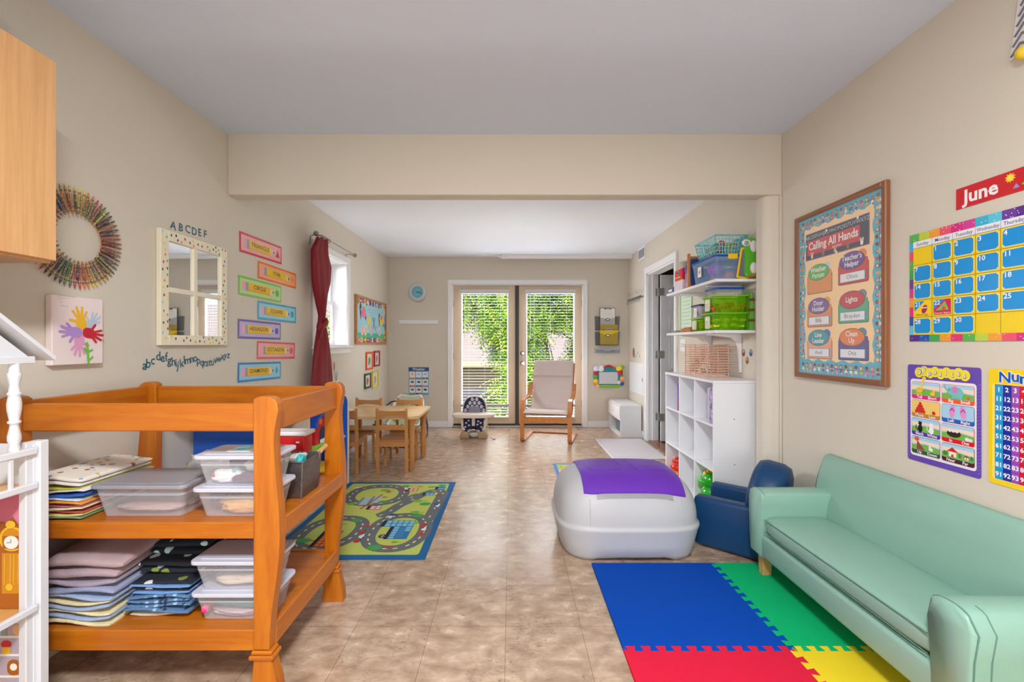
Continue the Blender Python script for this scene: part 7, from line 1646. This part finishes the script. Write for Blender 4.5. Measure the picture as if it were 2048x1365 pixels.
# toy boxes on the far end
def tbox(nm, lb, a, c, rgb, extra=None, cat='box', alpha=None):
    t = thing(nm, lb, cat, ((a[0]+c[0])/2, (a[1]+c[1])/2, a[2])); b = MB(); b.box(a, c, M(rgb, .4, alpha=alpha), .004); b.build('box_body', t)
    if extra: extra(t)
    return t
def pic(t): b = MB(fr((1.3835, 3.70, UZ+.10), (0, -1, 0), (0, 0, 1))); b.star(.055, .045, .028, .014, 6, PAPER, 2); b.ell(.055, .045, .014, .014, NAVY, 4); b.rect(.0, .005, .11, .014, YEL, 2); b.build('printed_picture', t)
tbox('puzzle_box', 'white boxed toy with small pictures, lowest under the red box on the upper shelf', (1.385, 3.56, UZ+.001), (1.52, 3.74, UZ+.085), (226, 214, 220)); tbox('toy_box', 'red toy box with a star picture near the far end of the upper shelf', (1.385, 3.56, UZ+.086), (1.52, 3.72, UZ+.175), (206, 30, 60), pic)
tbox('toy_box', 'blue and white flat box at the far tip of the upper shelf', (1.385, 3.76, UZ+.001), (1.56, 3.88, UZ+.050), (60, 100, 160))
b = MB(); b.box((1.381, 3.78, UZ+.012), (1.384, 3.86, UZ+.032), CREAM); b.build('label_sticker', label='cream label strip on the flat blue box', cat='label')
for k, (y, c, r, zz, lb) in enumerate(((3.50, (110, 60, 150), .040, .105, 'purple round-lidded toy jar'), (3.535, (200, 30, 40), .024, .07, 'small red-topped toy jar'), (3.49, (30, 80, 170), .030, .0, 'small blue toy jar'))):
    pass
t = thing('toy_jar', 'clear toy jar with a purple lid standing before the wooden easel', 'jar', (1.43, 3.515, UZ)); b = MB(); b.lathe([(.036, .001), (.038, .01), (.038, .12), (.034, .13)], (1.43, 3.515, UZ), M((200, 170, 190), .2, alpha=.6), 18); b.build('jar_body', t); b = MB(); b.lathe([(.040, .13), (.042, .14), (.042, .175), (.034, .185)], (1.43, 3.515, UZ), M((110, 60, 160), .4), 18); b.build('lid', t); b = MB(); b.lathe([(.030, .004), (.032, .03), (.030, .05)], (1.43, 3.515, UZ), M((30, 90, 190), .4), 16); b.lathe([(.030, .052), (.032, .075), (.02, .095)], (1.43, 3.515, UZ), M((206, 40, 50), .4), 16); b.build('contents', t)
t = thing('toy_jar', 'squat clear jar of mixed green and brown bits on top of the red toy box', 'jar', (1.45, 3.64, UZ+.176)); b = MB(); b.lathe([(.050, 0), (.054, .01), (.054, .055), (.05, .06)], (1.45, 3.64, UZ+.176), M((220, 220, 210), .2, alpha=.4), 18); b.build('jar_body', t); b = MB(); lump(b, (1.45, 3.64, UZ+.205), (.042, .042, .026), printed((150, 160, 70), [(90, 60, 40), (230, 226, 200), (200, 120, 40)], 60, 'mixed_bits'), 97); b.build('contents', t); b = MB(); b.lathe([(.054, .06), (.055, .07), (.03, .075)], (1.45, 3.64, UZ+.176), M((226, 226, 226), .3, alpha=.7), 18); b.build('lid', t)
t = thing('toy_pot', 'small lime-topped pot perched beside the squat jar on the upper shelf', 'pot', (1.56, 3.60, UZ)); b = MB(); b.lathe([(.035, .001), (.045, .20), (.046, .21)], (1.57, 3.62, UZ), M((170, 196, 90), .4), 16); b.build('pot_body', t)
# green activity toy and yellow tablet at the near end
t = thing('activity_toy', 'large green toy with white knobs at the near end of the upper shelf', 'toy', (1.62, 2.975, UZ)); z = UZ+.001
GA = M((90, 190, 40), .25, coat=.4); b = MB(); b.prism(rr_pts(1.575, z+.005, 1.652, z+.275, .030, 6), 2.952, 2.995, GA, 'xz', bev=.008); b.build('body', t)
b = MB(); b.tube([(1.655-.004, 2.950, z+.22), (1.655-.003, 2.946, z+.12), (1.65, 2.946, z+.03), (1.62, 2.946, z+.012), (1.585, 2.946, z+.012)], .006, M((240, 96, 30), .3), seg=8); b.build('edge_tube', t)
for zz in (.215, .07): b = MB(); b.sph((1.628, 2.950, z+zz), .032, M((236, 232, 236), .25), .8, .45, 1.25, 18); b.build('knob', t)
b = MB(); b.sph((1.582, 2.955, z+.24), .034, M((236, 232, 236), .25), .9, .4, .7, 18); b.sph((1.575, 2.944, z+.236), .015, GREY, 1, .5, 1, 12); b.build('corner_knob', t)
t = thing('toy_tablet', 'grey toy screen with a yellow frame leaning between the blue tub and the green toy', 'toy', (1.60, 3.0, UZ)); b = MB(Matrix.Translation((1.575, 2.982, z)) @ Matrix.Rotation(math.radians(9), 4, 'Y')); b.ring(-.045, 0, .035, .22, .010, -.008, .008, YC, .002) if False else b.prism(rr_pts(-.050, 0, .030, .21, .012), -.006, .006, YC, 'xz', bev=.002); b.build('frame', t)
b = MB(Matrix.Translation((1.575, 2.982, z)) @ Matrix.Rotation(math.radians(9), 4, 'Y')); b.box((-.040, -.008, .014), (.020, -.006, .196), M((110, 112, 116), .3)); b.build('screen', t)
# --- lower shelf
GB_ = M((128, 200, 20), .18, alpha=.36, var=.05, trans=(206, 244, 120)); LBL = M((236, 234, 200), .2, alpha=.75)
def bin_(x0, x1, y0, y1, z0, h, lb, grp='lime green bins on the lower wall shelf'):
    t = thing('storage_bin', lb, 'bin', ((x0+x1)/2, (y0+y1)/2, z0), group=grp); b = MB(); taper(b, x0+.006, y0+.006, z0+.001, x1-.006, y1-.006, z0+h-.008, .010, .012, GB_); b.build('bin_body', t)
    b = MB(); P = rr_pts(x0, y0, x1, y1, .014); n = len(P); b.tube([(p[0], p[1], z0+h-.005) for p in P], .005, M((130, 200, 10), .25), seg=6, closed=True); b.build('rim', t)
    b = MB(fr((x0+.002, (y0+y1)/2+.030, z0+.012), (0, -1, 0), (0, 0, 1))); b.prism(rr_pts(0, 0, .060, h*.72, .010), 0, .012, LBL, 'xy', bev=.002); b.rect(.012, .012, .048, h*.72-.012, PAPER, 26); 
    for k in range(3): b.rect(.018, .020+k*.014, .042, .024+k*.014, BROWN, 27)
    b.build('label_holder', t); return t
bin_(1.385, 1.615, 2.99, 3.195, LZ, .122, 'lower big lime bin filled with yellow toy food'); bin_(1.385, 1.615, 2.99, 3.195, LZ+.122, .118, 'upper big lime bin filled with orange toy animals')
bin_(1.385, 1.56, 3.23, 3.40, LZ, .100, 'small lime bin at the middle of the lower shelf, under the navy-lidded tub')
rnd = random.Random(21)
for k in range(18):
    i, j, l = k % 4, (k//4) % 3, k//12; b = MB(); p = (1.415+i*.056+.01*l, 3.025+j*.056, LZ+.030+l*.042); m_ = M((240, 214, 30), .35)
    if k % 3 == 0: b.lathe([(.020, -.008), (.024, 0), (.020, .008)], p, m_, 16)
    elif k % 3 == 1: b.sph(p, .021, m_, 1.2, .9, .8, 12)
    else: b.tube([(p[0]-.022, p[1], p[2]), (p[0], p[1], p[2]+.010), (p[0]+.022, p[1], p[2])], [.008, .013, .008], m_, seg=10)
    b.build('toy_food', label='yellow play food piece in the lower big lime bin', cat='toy food', group='yellow play food')
for k in range(10):
    i, j = k % 5, k//5; b = MB(); p = Vector((1.41+i*.043, 3.03+j*.09, LZ+.122+.030+.012*(k % 3))); m_ = M((244, 140, 30) if k % 2 else (232, 80, 40), .4); a = rnd.uniform(-.6, .6)
    b.tube([p+Vector((-.026, 0, -.004)), p+Vector((-.008, .006, .008+a*.01)), p+Vector((.012, 0, .006)), p+Vector((.028, .004, .014*a))], [.007, .013, .012, .008], m_, seg=10); b.sph(p+Vector((.030, .004, .012*a+.006)), .012, m_, seg=10)
    for s in (-.012, .012): b.tube([p+Vector((s, 0, 0)), p+Vector((s*1.2, .004, -.022))], .005, m_, seg=6)
    b.build('toy_animal', label=('orange' if k % 2 else 'red-orange')+' toy animal in the upper big lime bin', cat='toy animal', group='%s toy animals' % ('orange' if k % 2 else 'red-orange'))
t = thing('storage_tub', 'shallow clear tub with a blue lid on top of the upper big lime bin', 'storage tub', (1.5, 3.09, LZ+.241)); b = MB(); z0 = LZ+.241; taper(b, 1.408, 3.005, z0, 1.592, 3.180, z0+.040, .012, .015, PLA); b.build('tub_body', t); b = MB(); b.prism(rr_pts(1.400, 2.998, 1.600, 3.188, .016), z0+.040, z0+.054, BLID, 'xy', bev=.003); b.build('lid', t)
t = thing('storage_tub', 'small clear tub with a navy lid on top of the small lime bin', 'storage tub', (1.47, 3.31, LZ+.101)); z0 = LZ+.101; b = MB(); taper(b, 1.392, 3.235, z0, 1.552, 3.395, z0+.085, .010, .012, M((210, 206, 220), .15, alpha=.5)); b.build('tub_body', t); b = MB(); b.prism(rr_pts(1.386, 3.228, 1.558, 3.402, .014), z0+.085, z0+.100, M((28, 36, 90), .3), 'xy', bev=.003); b.build('lid', t); b = MB(); lump(b, (1.47, 3.31, z0+.035), (.06, .06, .03), M((130, 100, 120), .6), 98); b.build('contents', t)
b = MB(fr((1.390, 3.34, z0+.008), (0, -1, 0), (0, 0, 1))); b.rect(0, 0, .05, .065, PAPER, 2); b.rect(.012, .01, .038, .055, M((230, 226, 230), .6), 3)
for k in range(4): b.rect(.016, .016+k*.010, .034, .019+k*.010, GREY, 4)
b.build('label_card', t)
b = MB(); lump(b, (1.45, 3.31, LZ+.045), (.05, .055, .035), M((240, 170, 40), .5), 99); b.build('toy_bundle', label='orange toy pieces inside the small lime bin', cat='toys')
t = thing('craft_bag', 'green printed plastic bag standing against the wall at the near end of the lower shelf', 'bag', (1.635, 3.03, LZ)); b = MB(); b.prism([(1.622, LZ+.001), (1.648, LZ+.001), (1.650, LZ+.12), (1.640, LZ+.262), (1.628, LZ+.262), (1.620, LZ+.12)], 2.985, 3.16, M((110, 180, 60), .25, var=.3, scale=20), 'xz', bev=.004); b.build('bag_body', t)
b = MB()
for zz in (.06, .13, .20): b.box((1.619, 2.983, LZ+zz), (1.651, 3.0, LZ+zz+.016), M((120, 66, 60), .5))
b.build('printed_band', t)
t = thing('wooden_blocks', 'row of low brown wooden pieces at the far end of the lower shelf', 'blocks', (1.44, 3.55, LZ)); b = MB(); b.box((1.39, 3.42, LZ+.001), (1.50, 3.60, LZ+.030), M((190, 110, 70), .5), .004); b.build('block', t); b = MB(); b.box((1.40, 3.44, LZ+.031), (1.48, 3.58, LZ+.040), M((206, 140, 96), .5), .003); b.build('block', t)
t = thing('metal_clip', 'small silver clip lying near the far tip of the lower shelf', 'clip', (1.42, 3.70, LZ)); b = MB(); b.cyl((1.40, 3.64, LZ+.010), (1.40, 3.80, LZ+.010), .006, CHROME, seg=8); b.box((1.395, 3.72, LZ+.002), (1.43, 3.76, LZ+.022), CHROME, .003); b.build('clip_body', t)
